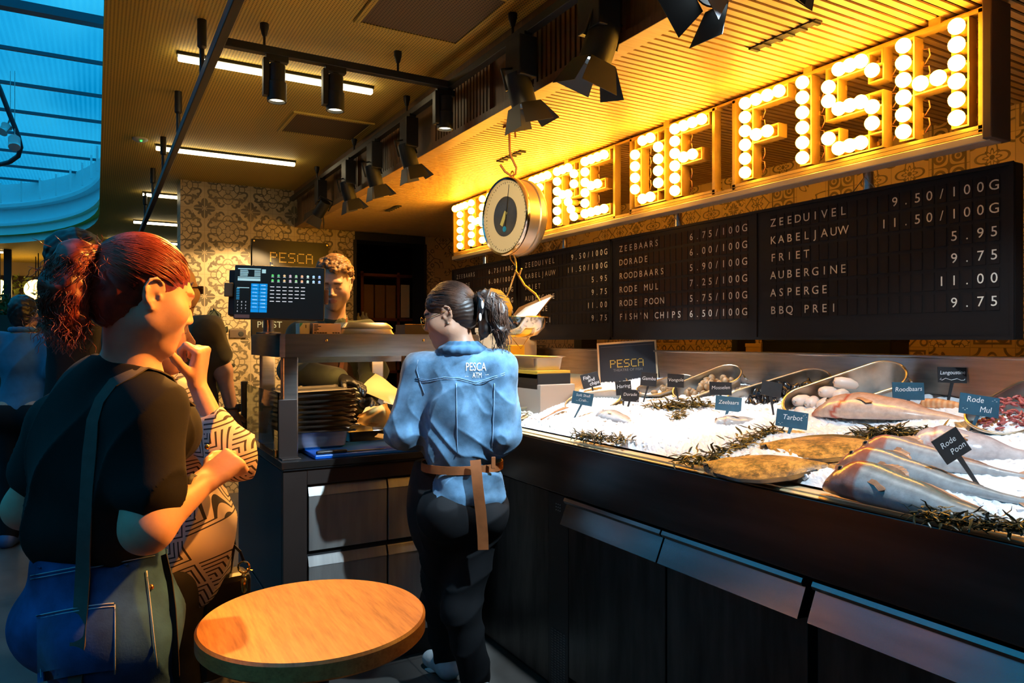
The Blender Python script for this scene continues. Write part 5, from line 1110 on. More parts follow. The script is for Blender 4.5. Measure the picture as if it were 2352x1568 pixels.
# ================================================================== implicit figures
NPV = lambda v: np.array(v, dtype=np.float32)
class Layer:
    def __init__(s): s.ops = []
    def cone(s, a, b, ra, rb, k=.025, sub=False):
        a, b = NPV(a), NPV(b); m = max(ra, rb); s.ops.append(('c', a, b, ra, rb, k, sub, np.minimum(a, b)-m, np.maximum(a, b)+m)); return s
    def chain(s, pts, rs, k=.025):
        for i in range(len(pts)-1): s.cone(pts[i], pts[i+1], rs[i], rs[i+1], k)
        return s
    def ell(s, c, r, ax=None, k=.03, sub=False):
        c = NPV(c); r = (r,)*3 if isinstance(r, (int, float)) else r; A = np.eye(3, dtype=np.float32) if ax is None else np.array([list(v) for v in ax], dtype=np.float32)
        ext = np.sqrt(((A*np.array(r)[:, None])**2).sum(0)); s.ops.append(('e', c, A, np.array(r, np.float32), None, k, sub, c-ext, c+ext)); return s
    def cut(s, p, n, k=.004): s.ops.append(('p', NPV(p), NPV(Vector(n).normalized()), None, None, k, None, None, None)); return s
    def mesh(s, h=.006, fine=None):
        """fine = (z above which the grid is finer, step)"""
        pos = [o for o in s.ops if o[0] in 'ce' and not o[6]]
        lo = np.min([o[7] for o in pos], 0)-.02; hi = np.max([o[8] for o in pos], 0)+.02
        ax = [np.arange(lo[i], hi[i]+h, h, dtype=np.float32) for i in range(3)]
        if fine and fine[0] < hi[2]:
            ax[2] = np.concatenate([np.arange(lo[2], fine[0], h), np.arange(fine[0], hi[2]+fine[1], fine[1])]).astype(np.float32)
        D = np.full([len(a) for a in ax], .2, np.float32)
        for o in s.ops:
            if o[0] == 'p':
                _, p, n, _, _, k, *_ = o
                d = (ax[0]-p[0])[:, None, None]*n[0]+(ax[1]-p[1])[None, :, None]*n[1]+(ax[2]-p[2])[None, None, :]*n[2]
                D = np.maximum(D, d); continue
            k = o[5]; mg = k+.03; sl = []
            for i in range(3):
                a0 = np.searchsorted(ax[i], o[7][i]-mg); a1 = np.searchsorted(ax[i], o[8][i]+mg); sl.append(slice(max(0, a0-1), a1+1))
            X = ax[0][sl[0]][:, None, None]; Y = ax[1][sl[1]][None, :, None]; Z = ax[2][sl[2]][None, None, :]
            if X.size == 0 or Y.size == 0 or Z.size == 0: continue
            if o[0] == 'c':
                _, a, b, ra, rb = o[:5]; v = b-a; L2 = max(float((v*v).sum()), 1e-9)
                t = np.clip(((X-a[0])*v[0]+(Y-a[1])*v[1]+(Z-a[2])*v[2])/L2, 0, 1)
                d = np.sqrt((X-a[0]-t*v[0])**2+(Y-a[1]-t*v[1])**2+(Z-a[2]-t*v[2])**2)-(ra+(rb-ra)*t)
            else:
                _, c, A, r = o[:4]; q = [((X-c[0])*A[i, 0]+(Y-c[1])*A[i, 1]+(Z-c[2])*A[i, 2])/r[i] for i in range(3)]
                k0 = np.sqrt(q[0]**2+q[1]**2+q[2]**2); k1 = np.sqrt((q[0]/r[0])**2+(q[1]/r[1])**2+(q[2]/r[2])**2)+1e-6; d = k0*(k0-1)/k1
            S = D[sl[0], sl[1], sl[2]]
            if o[6]: hh = np.maximum(k-np.abs(-d-S), 0)/k; D[sl[0], sl[1], sl[2]] = np.maximum(S, -d)+hh*hh*k*.25
            else: hh = np.maximum(k-np.abs(d-S), 0)/k; D[sl[0], sl[1], sl[2]] = np.minimum(S, d)-hh*hh*k*.25
        return nets(D, ax)
def nets(D, ax):
    I = D < 0; n = D.shape
    cs = I[:-1, :-1, :-1].astype(np.int8)
    tot = sum(I[a:n[0]-1+a, b:n[1]-1+b, c:n[2]-1+c].astype(np.int8) for a in (0, 1) for b in (0, 1) for c in (0, 1))
    act = np.argwhere((tot > 0) & (tot < 8)); idx = np.full(tot.shape, -1, np.int32); idx[act[:, 0], act[:, 1], act[:, 2]] = np.arange(len(act))
    acc = np.zeros((len(act), 3), np.float32); cnt = np.zeros(len(act), np.float32)
    co = [(a, b, c) for a in (0, 1) for b in (0, 1) for c in (0, 1)]
    V = {c: D[act[:, 0]+c[0], act[:, 1]+c[1], act[:, 2]+c[2]] for c in co}
    for c in co:
        for d in range(3):
            if c[d]: continue
            e = list(c); e[d] = 1; e = tuple(e); va, vb = V[c], V[e]; m = (va < 0) != (vb < 0)
            t = np.where(m, va/(va-vb+1e-12), 0); p = np.tile(np.array(c, np.float32), (len(act), 1)); p[:, d] += t
            acc[m] += p[m]; cnt[m] += 1
    loc = acc/cnt[:, None]; P_ = np.empty_like(loc)
    for d in range(3):
        i = act[:, d]; P_[:, d] = ax[d][i]+loc[:, d]*(ax[d][np.minimum(i+1, n[d]-1)]-ax[d][i])
    F_ = []
    for d in range(3):
        sl0 = [slice(None)]*3; sl1 = [slice(None)]*3; sl0[d] = slice(0, -1); sl1[d] = slice(1, None)
        A, B = I[tuple(sl0)], I[tuple(sl1)]; e = np.argwhere(A != B); u, v = (d+1) % 3, (d+2) % 3
        e = e[(e[:, u] > 0) & (e[:, v] > 0) & (e[:, u] < n[u]-1) & (e[:, v] < n[v]-1)]
        if not len(e): continue
        def cell(du, dv): q = e.copy(); q[:, u] -= du; q[:, v] -= dv; return idx[q[:, 0], q[:, 1], q[:, 2]]
        q = np.stack([cell(1, 1), cell(0, 1), cell(0, 0), cell(1, 0)], 1); ins = A[e[:, 0], e[:, 1], e[:, 2]]; q[~ins] = q[~ins][:, ::-1]; F_.append(q)
    F_ = np.concatenate(F_); F_ = F_[(F_ >= 0).all(1)]
    # one light relaxation
    for _ in range(2):
        s = np.zeros_like(P_); c = np.zeros(len(P_), np.float32)
        for a in range(4):
            np.add.at(s, F_[:, a], P_[F_[:, (a+1) % 4]]); np.add.at(c, F_[:, a], 1)
        P_ = P_*.5+.5*s/np.maximum(c, 1)[:, None]
    return P_, F_
def normals(Pv, Fv):
    n = np.zeros_like(Pv); fn = np.cross(Pv[Fv[:, 2]]-Pv[Fv[:, 0]], Pv[Fv[:, 3]]-Pv[Fv[:, 1]])
    for a in range(4): np.add.at(n, Fv[:, a], fn)
    return n/np.maximum(np.linalg.norm(n, axis=1), 1e-9)[:, None]
def wob(p, f, seed):
    r = np.random.RandomState(seed); o = np.zeros(len(p))
    for k in range(5):
        d = r.normal(size=3); d /= np.linalg.norm(d); w = r.normal(size=3)
        o += np.sin((p @ d)*f*(.6+.3*k)+1.7*np.sin((p @ w)*f*.35+k)+r.uniform(0, 6))/(1+.4*k)
    return o/2.2
def fold(p, d, f, seed):            # creases running along direction d
    d = np.array(Vector(d).normalized()); r = np.random.RandomState(seed); u = np.cross(d, r.normal(size=3)); u /= np.linalg.norm(u); v = np.cross(d, u)
    q = p @ u*f+1.3*np.sin(p @ d*f*.25+p @ v*f*.4+seed)+.6*np.sin(p @ v*f*.8)
    return 1-2*np.abs(np.sin(q))**.7
def lbuild(name, L, mat, parent, h=.006, fine=None, disp=None, col=None):
    Pv, Fv = L.mesh(h, fine)
    if disp is not None: Pv = Pv+normals(Pv, Fv)*disp(Pv)[:, None].astype(np.float32)
    o = mesh_obj(name, Pv, Fv.tolist(), mat, parent, True, col(Pv) if col else None); o['_n'] = 0; del o['_n']
    o_cache[o.name] = (Pv, Fv); return o
o_cache = {}
def bvh_of(o): Pv, Fv = o_cache[o.name]; return BVHTree.FromPolygons([Vector(p) for p in Pv.tolist()], Fv.tolist())
class Head:
    def __init__(s, c, F, U=(0, 0, 1), k=1.): s.c = Vector(c); s.F = Vector(F).normalized(); s.R = s.F.cross(Vector(U)).normalized(); s.U = s.R.cross(s.F).normalized(); s.k = k
    def p(s, r, f, u): return s.c+(s.R*r+s.F*f+s.U*u)*s.k
    def loc(s, P_): q = P_-NPV(s.c); return np.stack([q @ NPV(s.R), q @ NPV(s.F), q @ NPV(s.U)], 1)/s.k
    def ax(s): return (s.R, s.F, s.U)
    def skin(s, L, neck, nr=.055, ears=True, nose=1., jaw=1.):
        k = s.k; A = s.ax(); E_ = lambda c, r, kk, sub=False: L.ell(s.p(*c), tuple(x*k for x in r), A, kk*k, sub); C_ = lambda a, b, ra, rb, kk, sub=False: L.cone(s.p(*a), s.p(*b), ra*k, rb*k, kk*k, sub)
        L.cone(s.p(0, -.024, -.045), neck, nr*.92*k, nr, .035)
        E_((0, -.012, .032), (.073, .094, .088), .03); E_((0, .020, -.028), (.059, .070, .084), .03)
        for q in (-1, 1):
            C_((q*.046*jaw, .0, -.060), (0, .060, -.099), .021, .017, .03); E_((q*.041, .058, -.024), (.022, .024, .02), .025); E_((q*.047, .030, -.030), (.019, .036, .040), .03)
        E_((0, .072, -.100), (.018, .016, .015), .02); C_((-.030, .077, .023), (.030, .077, .023), .013, .013, .02)
        E_((0, .068, -.062), (.032, .026, .032), .02)
        for q in (-1, 1): E_((q*.032, .100, .002), (.018, .017, .013), .012, True); E_((q*.031, .0765, .001), (.0135, .0125, .012), .004)
        C_((0, .086, .012), (0, .086+.022*nose, -.028), .0065, .0105, .012)
        for q in (-1, 1): E_((q*.0105, .096, -.034), (.0085, .009, .007), .008); E_((q*.006, .104, -.042), (.0035, .005, .004), .003, True)
        E_((0, .0905, -.0585), (.022, .009, .0055), .006); E_((0, .088, -.0695), (.018, .010, .0065), .006); C_((-.02, .102, -.0642), (.02, .102, -.0642), .0035, .0035, .004, True)
        if ears:
            for q in (-1, 1):
                E_((q*.075, -.012, -.004), (.005, .019, .029), .006); hx = [(.071, .008, .010), (.078, .003, .024), (.082, -.012, .031), (.085, -.027, .022), (.085, -.031, .004), (.082, -.024, -.016), (.078, -.010, -.031)]
                for a_, b_ in zip(hx, hx[1:]): C_((q*a_[0], a_[1], a_[2]), (q*b_[0], b_[1], b_[2]), .0042, .0042, .003)
                E_((q*.082, -.004, -.008), (.008, .008, .011), .004, True); E_((q*.077, -.006, -.033), (.005, .008, .008), .004); E_((q*.076, .006, -.006), (.005, .004, .007), .004)
    def colours(s, P_, base, lip, brow=(.08, .04, .02), C=None):
        q = s.loc(P_); C = np.tile(np.array(base, np.float32), (len(P_), 1)) if C is None else C; ar = np.abs(q[:, 0]); f, u = q[:, 1], q[:, 2]
        m = (f > .072) & (ar < .024) & (np.abs(u+.064) < .0095*(1-(ar/.026)**2)+.001); C[m] = lip
        if brow is not None:
            m = (f > .05) & (ar > .013) & (ar < .050) & (np.abs(u-.024+.10*(ar-.03)*(ar > .036)) < .0042); C[m] = brow
            m = (f > .06) & (ar > .018) & (ar < .046) & (np.abs(u+.0045-.25*(ar-.032)**2*20) < .0018); C[m] = (.04, .02, .015)
        m = (f > .045) & (f < .09) & (np.abs(ar-.045) < .018) & (np.abs(u+.03) < .016); C[m] = C[m]*np.array((1.04, .93, .9))
        return C
def nose_head(nose, F, k=1.):
    h = Head((0, 0, 0), F, UP, k); h.c = Vector(nose)-h.p(0, .113, -.031); return h
UP = Vector((0, 0, 1))
def hand(L, W, d, n, th, curl=(.5, .5, .4), k=1., spread=.02, grow=0., thumb=.5, seed=1):
    """W wrist, d towards the fingers, n palm normal, th towards the thumb"""
    W = Vector(W); d = Vector(d).normalized(); n = Vector(n); n = (n-d*n.dot(d)).normalized(); x = Vector(th); x = (x-d*x.dot(d)-n*x.dot(n)).normalized(); r = random.Random(seed); g = grow
    for q in (.026, .009, -.009, -.025): L.cone(W+d*.008*k+x*q*.75*k, W+d*.086*k+x*q*1.1*k, (.013+g)*k, (.0105+g)*k, .014)
    L.ell(W+d*.045*k+n*.006*k, ((.034+g)*k, (.042+g)*k, (.013+g)*k), (x, d, n), .012)
    for i, (q, l) in enumerate(((.030, .070), (.010, .079), (-.010, .073), (-.029, .057))):
        p = W+d*.086*k+x*q*k; a = 0; dd = (d+x*(1.5-i)*spread).normalized()
        for j, (f, c) in enumerate(zip((.45, .31, .24), curl)):
            a += c*(1+.12*(i-1)+r.uniform(-.08, .08)); e = p+(dd*math.cos(a)+n*math.sin(a))*l*f*k; L.cone(p, e, (.0092-.0009*j+g)*k, (.0085-.0010*j+g)*k, .004); p = e
    p = W+d*.022*k+x*.022*k+n*.006*k; v = (x*.72+d*.62+n*.25).normalized()
    for l, c in ((.042, 0), (.031, thumb*.6), (.025, thumb*.5)):
        v = (v-x*c*.55+d*c*.25+n*c*.45).normalized(); e = p+v*l*k; L.cone(p, e, (.0125-.002*(l < .04)+g)*k, (.0105-.001*(l < .03)+g)*k, .008); p = e
    return L
class Fig:
    """joints of a standing figure; Ft torso facing, H height"""
    def __init__(s, x, y, Ft, H, z0=0., lean=0.):
        F = Vector((Ft[0], Ft[1], 0)).normalized(); R = F.cross(Vector((0, 0, 1))); k = H/1.70; s.F, s.R, s.k = F, R, k; U = Vector((0, 0, 1)); s.U = (U+F*lean).normalized(); b = Vector((x, y, z0))
        J = lambda r, f, u: b+R*r*k+F*(f+lean*max(0, u-.9))*k+U*u*k
        s.J = J; s.pelvis = J(0, 0, .93); s.waist = J(0, .01, 1.06); s.chest = J(0, .01, 1.25); s.neck = J(0, -.015, 1.44)
        s.sh = {1: J(.165, -.01, 1.385), -1: J(-.165, -.01, 1.385)}; s.el = {q: J(q*.20, -.02, 1.09) for q in (1, -1)}; s.wr = {q: J(q*.20, .06, .85) for q in (1, -1)}
        s.hip = {q: J(q*.088, 0, .88) for q in (1, -1)}; s.kn = {q: J(q*.095, .02, .48) for q in (1, -1)}; s.an = {q: J(q*.10, -.03, .085) for q in (1, -1)}; s.toe = {q: J(q*.115, .12, .03) for q in (1, -1)}
    def torso(s, L, g=0., w=1., dp=1., bust=0., belly=0., k=.05):
        A = (s.R, s.F, s.U); z = s.k; E_ = lambda c, r, kk=k: L.ell(c, tuple((x)*z+g for x in r), A, kk)
        E_(s.chest, (.150*w, .105*dp, .17)); E_(s.waist, (.132*w, .100*dp, .13)); E_(s.pelvis, (.160*w, .120*dp, .12))
        L.cone(s.sh[1], s.sh[-1], .052*z+g, .052*z+g, k); L.cone(s.neck-s.U*.02, s.chest, .062*z+g, .10*z+g, k)
        if bust:
            for q in (1, -1): L.ell(s.chest+s.R*q*.068*z*w+s.F*.085*z*dp-s.U*.01, bust*z+g, None, .04)
        if belly: L.ell(s.waist+s.F*.04*z, (.12*z+g, .10*z+g, .12*z+g), A, .05)
    def legs(s, L, g=0., w=1., glute=.095, bell=0., upto=1.):
        z = s.k; A = (s.R, s.F, s.U); L.ell(s.pelvis-s.U*.03, (.165*z*w+g, .122*z+g, .12*z+g), A, .05)
        for q in (1, -1):
            L.ell(s.hip[q]-s.F*.055*z+s.U*.01, (glute*z*w+g), None, .05); L.cone(s.hip[q], s.kn[q], .088*z*w+g, .056*z+g+bell, .04)
            L.cone(s.kn[q], s.an[q]*upto+s.kn[q]*(1-upto), .056*z+g+bell, .040*z+g+bell, .03)
    def arm(s, L, q, g=0., up=.048, fo=.040, wr=.027, t0=0., t1=2., k=.03):
        z = s.k; a, b, c = s.sh[q], s.el[q], s.wr[q]
        e = a.lerp(b, min(1, t1)); L.cone(a, e, up*1.08*z+g, (up+(fo*1.05-up)*min(1, t1))*z+g, k)
        if t1 > 1: e = b.lerp(c, t1-1); L.cone(b, e, fo*1.05*z+g, (fo+(wr-fo)*(t1-1))*z+g, k)
    def feet(s, L, g=0., k=.03):
        for q in (1, -1):
            h = s.an[q]-s.F*.025-Vector((0, 0, .04*s.k)); L.cone(s.an[q], h, .038*s.k+g, .034*s.k+g, k); L.cone(h, s.toe[q], .036*s.k+g, .028*s.k+g, k)
    def bare(s, L, **kw):
        s.torso(L, 0, kw.get('w', 1), kw.get('dp', 1), kw.get('bust', 0)); s.legs(L, 0, kw.get('w', 1)); s.feet(L)
        for q in (1, -1): s.arm(L, q, 0, kw.get('up', .044), kw.get('fo', .037), kw.get('wr', .026))
def skinmat(name, col, rough=.5):
    if name in MATS: return MATS[name]
    m, nt, bs = newmat(name); a = nt.nodes.new('ShaderNodeVertexColor'); a.layer_name = 'Col'; f = noise(nt, coords(nt), 35, 4)
    nt.links.new(mixc(nt, 1., a.outputs[0], ramp(nt, f, [(.3, (.9, .88, .86)), (.7, (1, 1, 1))]), 'MULTIPLY'), bs.inputs['Base Color']); bs.inputs['Roughness'].default_value = rough
    bs.inputs['Subsurface Weight'].default_value = .08; bs.inputs['Subsurface Radius'].default_value = (.012, .005, .003); bs.inputs['Subsurface Scale'].default_value = .3
    bump(nt, bs, noise(nt, coords(nt), 260, 2), .12, .001); MATS[name] = m; return m
def cloth(name, col, n=(30, .25), b=(300, .25, .0008), rough=.85, attr=False, sheen=.15):
    m = M(name, col, rough, 0, n, b, attr=attr); bs = m.node_tree.nodes['Principled BSDF']; bs.inputs['Sheen Weight'].default_value = sheen if max(col) > .06 else 0; bs.inputs['Specular IOR Level'].default_value = .2; return m
def hairmat(name, c1, c2, rough=.38):
    if name in MATS: return MATS[name]
    m = M(name, c1, rough, 0, None, (60, .3, .002)); nt = m.node_tree; bs = nt.nodes['Principled BSDF']; nt.links.new(ramp(nt, noise(nt, coords(nt), 18, 5), [(.35, c1), (.65, c2)]), bs.inputs['Base Color']); return m
def strands(name, curves, r, mat, parent):
    mb = MB()
    for c in curves: mb.tube(c, [r*(1 if 0 < i < len(c)-1 else .4) for i in range(len(c))], 4, False)
    return build(name, mb, mat, parent, 0)
def decal(bvh, o, x, y, nu, nv, d, off=.002):
    """grid of points thrown on a surface along d from the plane o + x*u + y*v"""
    g = []
    for i in range(nu):
        row = []
        for j in range(nv):
            p = o+x*(i/(nu-1))+y*(j/(nv-1)); h = bvh.ray_cast(p, d, 1.)
            row.append((h[0]-d*off) if h[0] is not None else None)
        g.append(row)
    return g
def throw(bvh, p, d, off=.002):
    h = bvh.ray_cast(p, d, 1.2); return h[0]-d*off if h[0] is not None else None
def strap(name, pts, w, th, mat, parent, side=None):
    """pts: points, or (point, surface normal) pairs"""
    mb = MB(); nr = [Vector(p[1]) if isinstance(p, tuple) else side for p in pts]; pts = [Vector(p[0]) if isinstance(p, tuple) else Vector(p) for p in pts]; rows = []
    for i, p in enumerate(pts):
        t = (pts[min(i+1, len(pts)-1)]-pts[max(i-1, 0)]).normalized(); s = t.cross(nr[i]).normalized() if nr[i] is not None else frame(t)[0]; n = s.cross(t); rows.append([p-s*w/2-n*th/2, p+s*w/2-n*th/2, p+s*w/2+n*th/2, p-s*w/2+n*th/2, p-s*w/2-n*th/2])
    mb.grid(rows); mb.add(rows[0][:4], [(0, 1, 2, 3)]); mb.add(rows[-1][:4], [(3, 2, 1, 0)]); return build(name, mb, mat, parent, 40)
def scalp(hd, e0, rad, T, n, seed, keep, t0=(1.0, 2.35)):
    """strands combed over the skull ellipsoid towards the tie T"""
    r = random.Random(seed); A = (hd.R, hd.F, hd.U); q = T-e0; z = Vector([q.dot(a)/rad[i] for i, a in enumerate(A)]).normalized(); x = z.orthogonal().normalized(); y = z.cross(x); out = []
    for _ in range(n):
        ph = r.uniform(0, 6.283); a = r.uniform(*t0); c = []; wv = r.uniform(-.12, .12); lf = r.uniform(1.004, 1.022)
        for i in range(11):
            th = a+(.10-a)*i/10; pp = ph+wv*math.sin(i*.6); v = z*math.cos(th)+(x*math.cos(pp)+y*math.sin(pp))*math.sin(th); v = v*lf; p = e0+A[0]*v.x*rad[0]+A[1]*v.y*rad[1]+A[2]*v.z*rad[2]
            d = p-hd.c; 
            if keep(d.dot(hd.R), d.dot(hd.F), d.dot(hd.U)): c.append(p)
            elif c: break
        if len(c) > 3: out.append(c)
    return out
def tail_strands(path, rad, n, seed, wav=.004, ext=.02):
    r = random.Random(seed); out = []; path = [Vector(p) for p in path]; m = len(path)-1
    for _ in range(n):
        ph = r.uniform(0, 6.283); f0 = r.uniform(0, .35); f1 = r.uniform(.75, 1.0); c = []; k = r.uniform(.85, 1.10); w0 = r.uniform(0, 6)
        for i in range(12):
            f = (f0+(f1-f0)*i/11)*m; j = min(int(f), m-1); p = path[j].lerp(path[j+1], f-j); d = (path[j+1]-path[j]).normalized(); x = frame(d)[0]; y = d.cross(x); rr_ = rad[j]+(rad[j+1]-rad[j])*(f-j); a = ph+.5*math.sin(i*.5+w0)
            c.append(p+(x*math.cos(a)+y*math.sin(a))*rr_*k+Vector((math.sin(i*1.3+w0), math.cos(i*1.1+w0), 0))*wav)
        c.append(c[-1]+(c[-1]-c[-2]).normalized()*r.uniform(0, ext)); out.append(c)
    return out
# ================================================================== people
SKIN = skinmat('skin', None); FAIR = (.66, .37, .25); TAN = (.46, .25, .16); LIPC = (.52, .19, .14)
FC, RCAM = _F.copy(), _R.copy(); UP = Vector((0, 0, 1))
def face_eyes(hd, parent, iris=(.2, .12, .05)):
    for q in (-1, 1):
        e = build('eye', MB().ball(hd.p(q*.031, .079, .0012), .0118*hd.k, 14, 10), M('eye_white', (.75, .72, .7), .15), parent, 70)
        build('iris', MB().lathe(hd.p(q*.031, .0895, -.001), hd.F, [(.0052, 0), (.0045, .0012), (.0005, .0016)], 12), M('iris_brown', iris, .1), e, 60)
# ------------------------------------------------------------------ 1 red-haired customer
def red_woman():
    a = math.radians(57); Ft = RCAM*math.cos(a)+FC*math.sin(a); b = P(246, 1300, 1.63); f = Fig(b.x, b.y, Ft, 1.63)
    t = thing('person', (b.x, b.y, 0), 'woman with a red ponytail in a black T-shirt and blue jeans, seen from behind', 'person')
    f.chest = P(250, 985, 1.63); f.neck = P(300, 850, 1.60); f.waist = P(225, 1180, 1.635); f.pelvis = P(246, 1385, 1.635)
    f.sh[1] = P(338, 948, 1.53); f.el[1] = P(338, 1212, 1.47); f.wr[1] = P(462, 1112, 1.60); f.sh[-1] = P(152, 985, 1.71); f.el[-1] = P(62, 1165, 1.74); f.wr[-1] = P(190, 1165, 1.92)
    for q in (1, -1): f.hip[q] = f.pelvis+f.R*q*.09-UP*.05
    ah = math.radians(45); Fh = (RCAM*math.cos(ah)+FC*math.sin(ah))*.965-UP*.262; hd = nose_head(P(442, 742, 1.66), Fh)
    L = Layer(); f.bare(L, up=.056, fo=.047, wr=.029, w=1.05, bust=.07); hd.skin(L, f.neck, .054, nose=.85)
    d = (P(505, 1078, 1.63)-f.wr[1]); hand(L, f.wr[1]+d*.15, d, FC*.3-RCAM*.2-UP*.6, RCAM*-.2+UP*.9-FC*.2, (1.2, 1.4, .9), .95, thumb=.8)
    hand(L, f.wr[-1], f.F+UP*.2, UP, f.R, (.8, .8, .5), .9)
    lbuild('body', L, SKIN, t, .0055, (1.36, .0032), None, lambda p: hd.colours(p, FAIR, LIPC, (.30, .10, .03)))
    # T-shirt
    S = Layer(); f.torso(S, .016, 1.06, 1.05, .078); f.arm(S, 1, .020, .058, .052, t1=.66, k=.04); f.arm(S, -1, .020, .056, .05, t1=.60, k=.04)
    S.ell(f.chest-f.F*.02-UP*.10, (.165, .13, .16), (f.R, f.F, UP), .05); S.ell(P(220, 1200, 1.635), (.168, .135, .10), (f.R, f.F, UP), .05)
    S.cut(P(230, 1268, 1.63), (0, 0, -1)); nk = P(305, 838, 1.59); S.cut(nk, UP*.9+hd.F*.35)
    S.cut(f.sh[1].lerp(f.el[1], .70), (f.el[1]-f.sh[1])) if 0 else None
    o = lbuild('t_shirt', S, cloth('black_cotton', (.015, .014, .0135), (20, .2)), t, .006, None, lambda p: .008*fold(p, UP+RCAM*.35, 24, 3)*np.clip((1.42-p[:, 2])*4, .2, 1)+.003*wob(p, 20, 4))
    bs_ = bvh_of(o)
    st = []
    for u, v in ((300, 862), (262, 880), (232, 920), (216, 965), (208, 1040), (202, 1120), (197, 1200), (194, 1262)):
        r = ray(u, v).normalized(); h = bs_.ray_cast(CAMP, r, 4.); st.append((h[0]+h[1]*.003 if h[1].dot(r) < 0 else h[0]-h[1]*.003, h[1]))
    # jeans
    J = Layer(); f.legs(J, .012, 1.02, .100); J.ell(P(225, 1290, 1.635), (.165, .13, .10), (f.R, f.F, UP), .05); J.ell(P(246, 1420, 1.63), (.168, .135, .13), (f.R, f.F, UP), .05); J.cut(P(230, 1255, 1.63), (0, 0, 1))
    j = lbuild('jeans', J, cloth('blue_denim', (.035, .115, .33), (9, .75), (240, .35, .001)), t, .006, None, lambda p: .004*fold(p, UP*.3+f.R, 20, 8)+.003*wob(p, 26, 2))
    bj = bvh_of(j)
    def onb(u, v, off=.004):
        r = ray(u, v).normalized(); h = bj.ray_cast(CAMP, r, 4.); return h[0]-r*off if h[0] is not None else P(u, v, 1.5)
    SEAM = M('denim_seam', (.35, .42, .52), .8); PKT = cloth('pocket_denim', (.022, .075, .23), (14, .6), (240, .35, .001))
    N = 14; g = [[onb(86+(264-86)*i/(N-1)+4*(j_/N), 1412+(22*math.sin(i/(N-1)*1.2)*-1.4)+j_*22) for j_ in range(8)] for i in range(N)]
    pk = build('back_pocket', solid(MB().grid(g), -FC, .003), PKT, j, 60)
    tube_ = lambda pts, r: MB().tube([p for p in pts if p is not None], r, 5)
    mb = tube_([x[0]-FC*.004 for x in g], .0016); mb.v += []
    for q in (tube_([onb(86+(264-86)*i/(N-1), 1420-30*math.sin(i/(N-1)*1.2), .007) for i in range(N)], .0014), tube_([onb(264, 1388+k*20, .007) for k in range(9)], .0014), tube_([onb(86+(k*1.2), 1415+k*20, .007) for k in range(8)], .0012),
              tube_([onb(70+k*22, 1322-k*4.2, .007) for k in range(14)], .0013), tube_([onb(70+k*22, 1330-k*4.2, .007) for k in range(14)], .0010), tube_([onb(74+k*18, 1276, .007) for k in range(14)], .0013),
              tube_([onb(337+k*3, 1310+k*28, .006) for k in range(9)], .0016)): mb.add(q.v, q.f)
    build('stitching', mb, SEAM, j, 0)
    mb = MB()
    for u, v in ((287, 1272), (88, 1278), (380, 1278)):
        p0, p1 = onb(u, v-18, .006), onb(u+1, v+24, .006); mb.obox((p0+p1)/2, f.R*.007, (p1-p0)/2, FC*.002)
    build('belt_loop', mb, cloth('blue_denim', (0, 0, 0)), j); build('rivet', MB().ball(onb(347, 1348, .004), .006, 10, 6), M('copper', (.7, .3, .1), .3, 1.), j, 60)
    # hair
    Hh = Layer(); Hh.ell(hd.p(0, -.018, .036), (.080, .100, .094), hd.ax(), .02); Hh.ell(hd.p(0, -.060, -.015), (.062, .055, .075), hd.ax(), .03); Hh.cut(hd.p(0, .082, .068), hd.F*.72-UP*.62); Hh.cut(hd.p(0, 0, -.082), (0, 0, -1))
    Hh.ell(hd.p(.079, -.012, -.008), (.016, .024, .036), hd.ax(), .006, True)
    T = hd.p(0, -.112, .055); pony = [T, hd.p(.004, -.150, .030), hd.p(.002, -.152, -.035), hd.p(0, -.130, -.095), hd.p(.004, -.128, -.125)]
    RED = hairmat('red_hair', (.10, .012, .010), (.30, .045, .018)); P2 = Layer().chain(pony, [.020, .034, .042, .036, .018], .02)
    hair = lbuild('hair', Hh, RED, t, .0035, None, lambda p: .0016*fold(p, T-hd.p(.04, .05, .05), 170, 5))
    lbuild('ponytail', P2, RED, hair, .0035, None, lambda p: .004*wob(p, 120, 6)); build('hair_tie', MB().tube([T+(hd.R*math.cos(x)+(hd.U*.8+hd.F*.5)*math.sin(x))*.022 for x in [k*.4488 for k in range(14)]], .006, 8, closed=True), BLACKM, hair, 60)
    build('eyelashes', MB().tube([hd.p(.020+.0065*i_, .094-.0016*i_*i_, -.003-.001*i_) for i_ in range(5)], .0013, 5).tube([hd.p(.044, .083, -.006), hd.p(.050, .086, -.004), hd.p(.054, .088, .000)], .0010, 4), M('lash_dark', (.03, .012, .006), .6), t)
    r = random.Random(2); e0 = hd.p(0, -.018, .036); cv = scalp(hd, e0, (.0815, .1015, .0955), T, 1100, 3, lambda x_, f_, u_: f_*.72-u_*.62 < .016 and u_ > -.08 and not (x_ > .06 and abs(f_+.012) < .026 and abs(u_+.004) < .036))
    strands('hair_strands', cv, .0011, hairmat('red_strand', (.13, .014, .009), (.36, .065, .03)), hair)
    cv = tail_strands(pony, [.022, .036, .044, .040, .03], 420, 12, .005, .03)
    for k in range(900):
        f0 = r.random(); i = min(3, int(f0*4)); q = pony[i].lerp(pony[i+1], f0*4-i)+Vector((r.gauss(0, .022), r.gauss(0, .022), r.gauss(0, .01))); d_ = Vector((r.gauss(0, .5), r.gauss(0, .5), -1 if r.random() < .75 else .2)).normalized(); c = [q]; ph = r.uniform(0, 6); L_ = r.uniform(.02, .055)
        for j_ in range(7): c.append(c[-1]+(d_+Vector((math.cos(ph+j_*1.1), math.sin(ph+j_*1.1), .1))*.55)*L_/7)
        cv.append(c)
    strands('curls', cv, .0006, hairmat('red_strand', None, None), hair)
    mb = MB(); fr = []
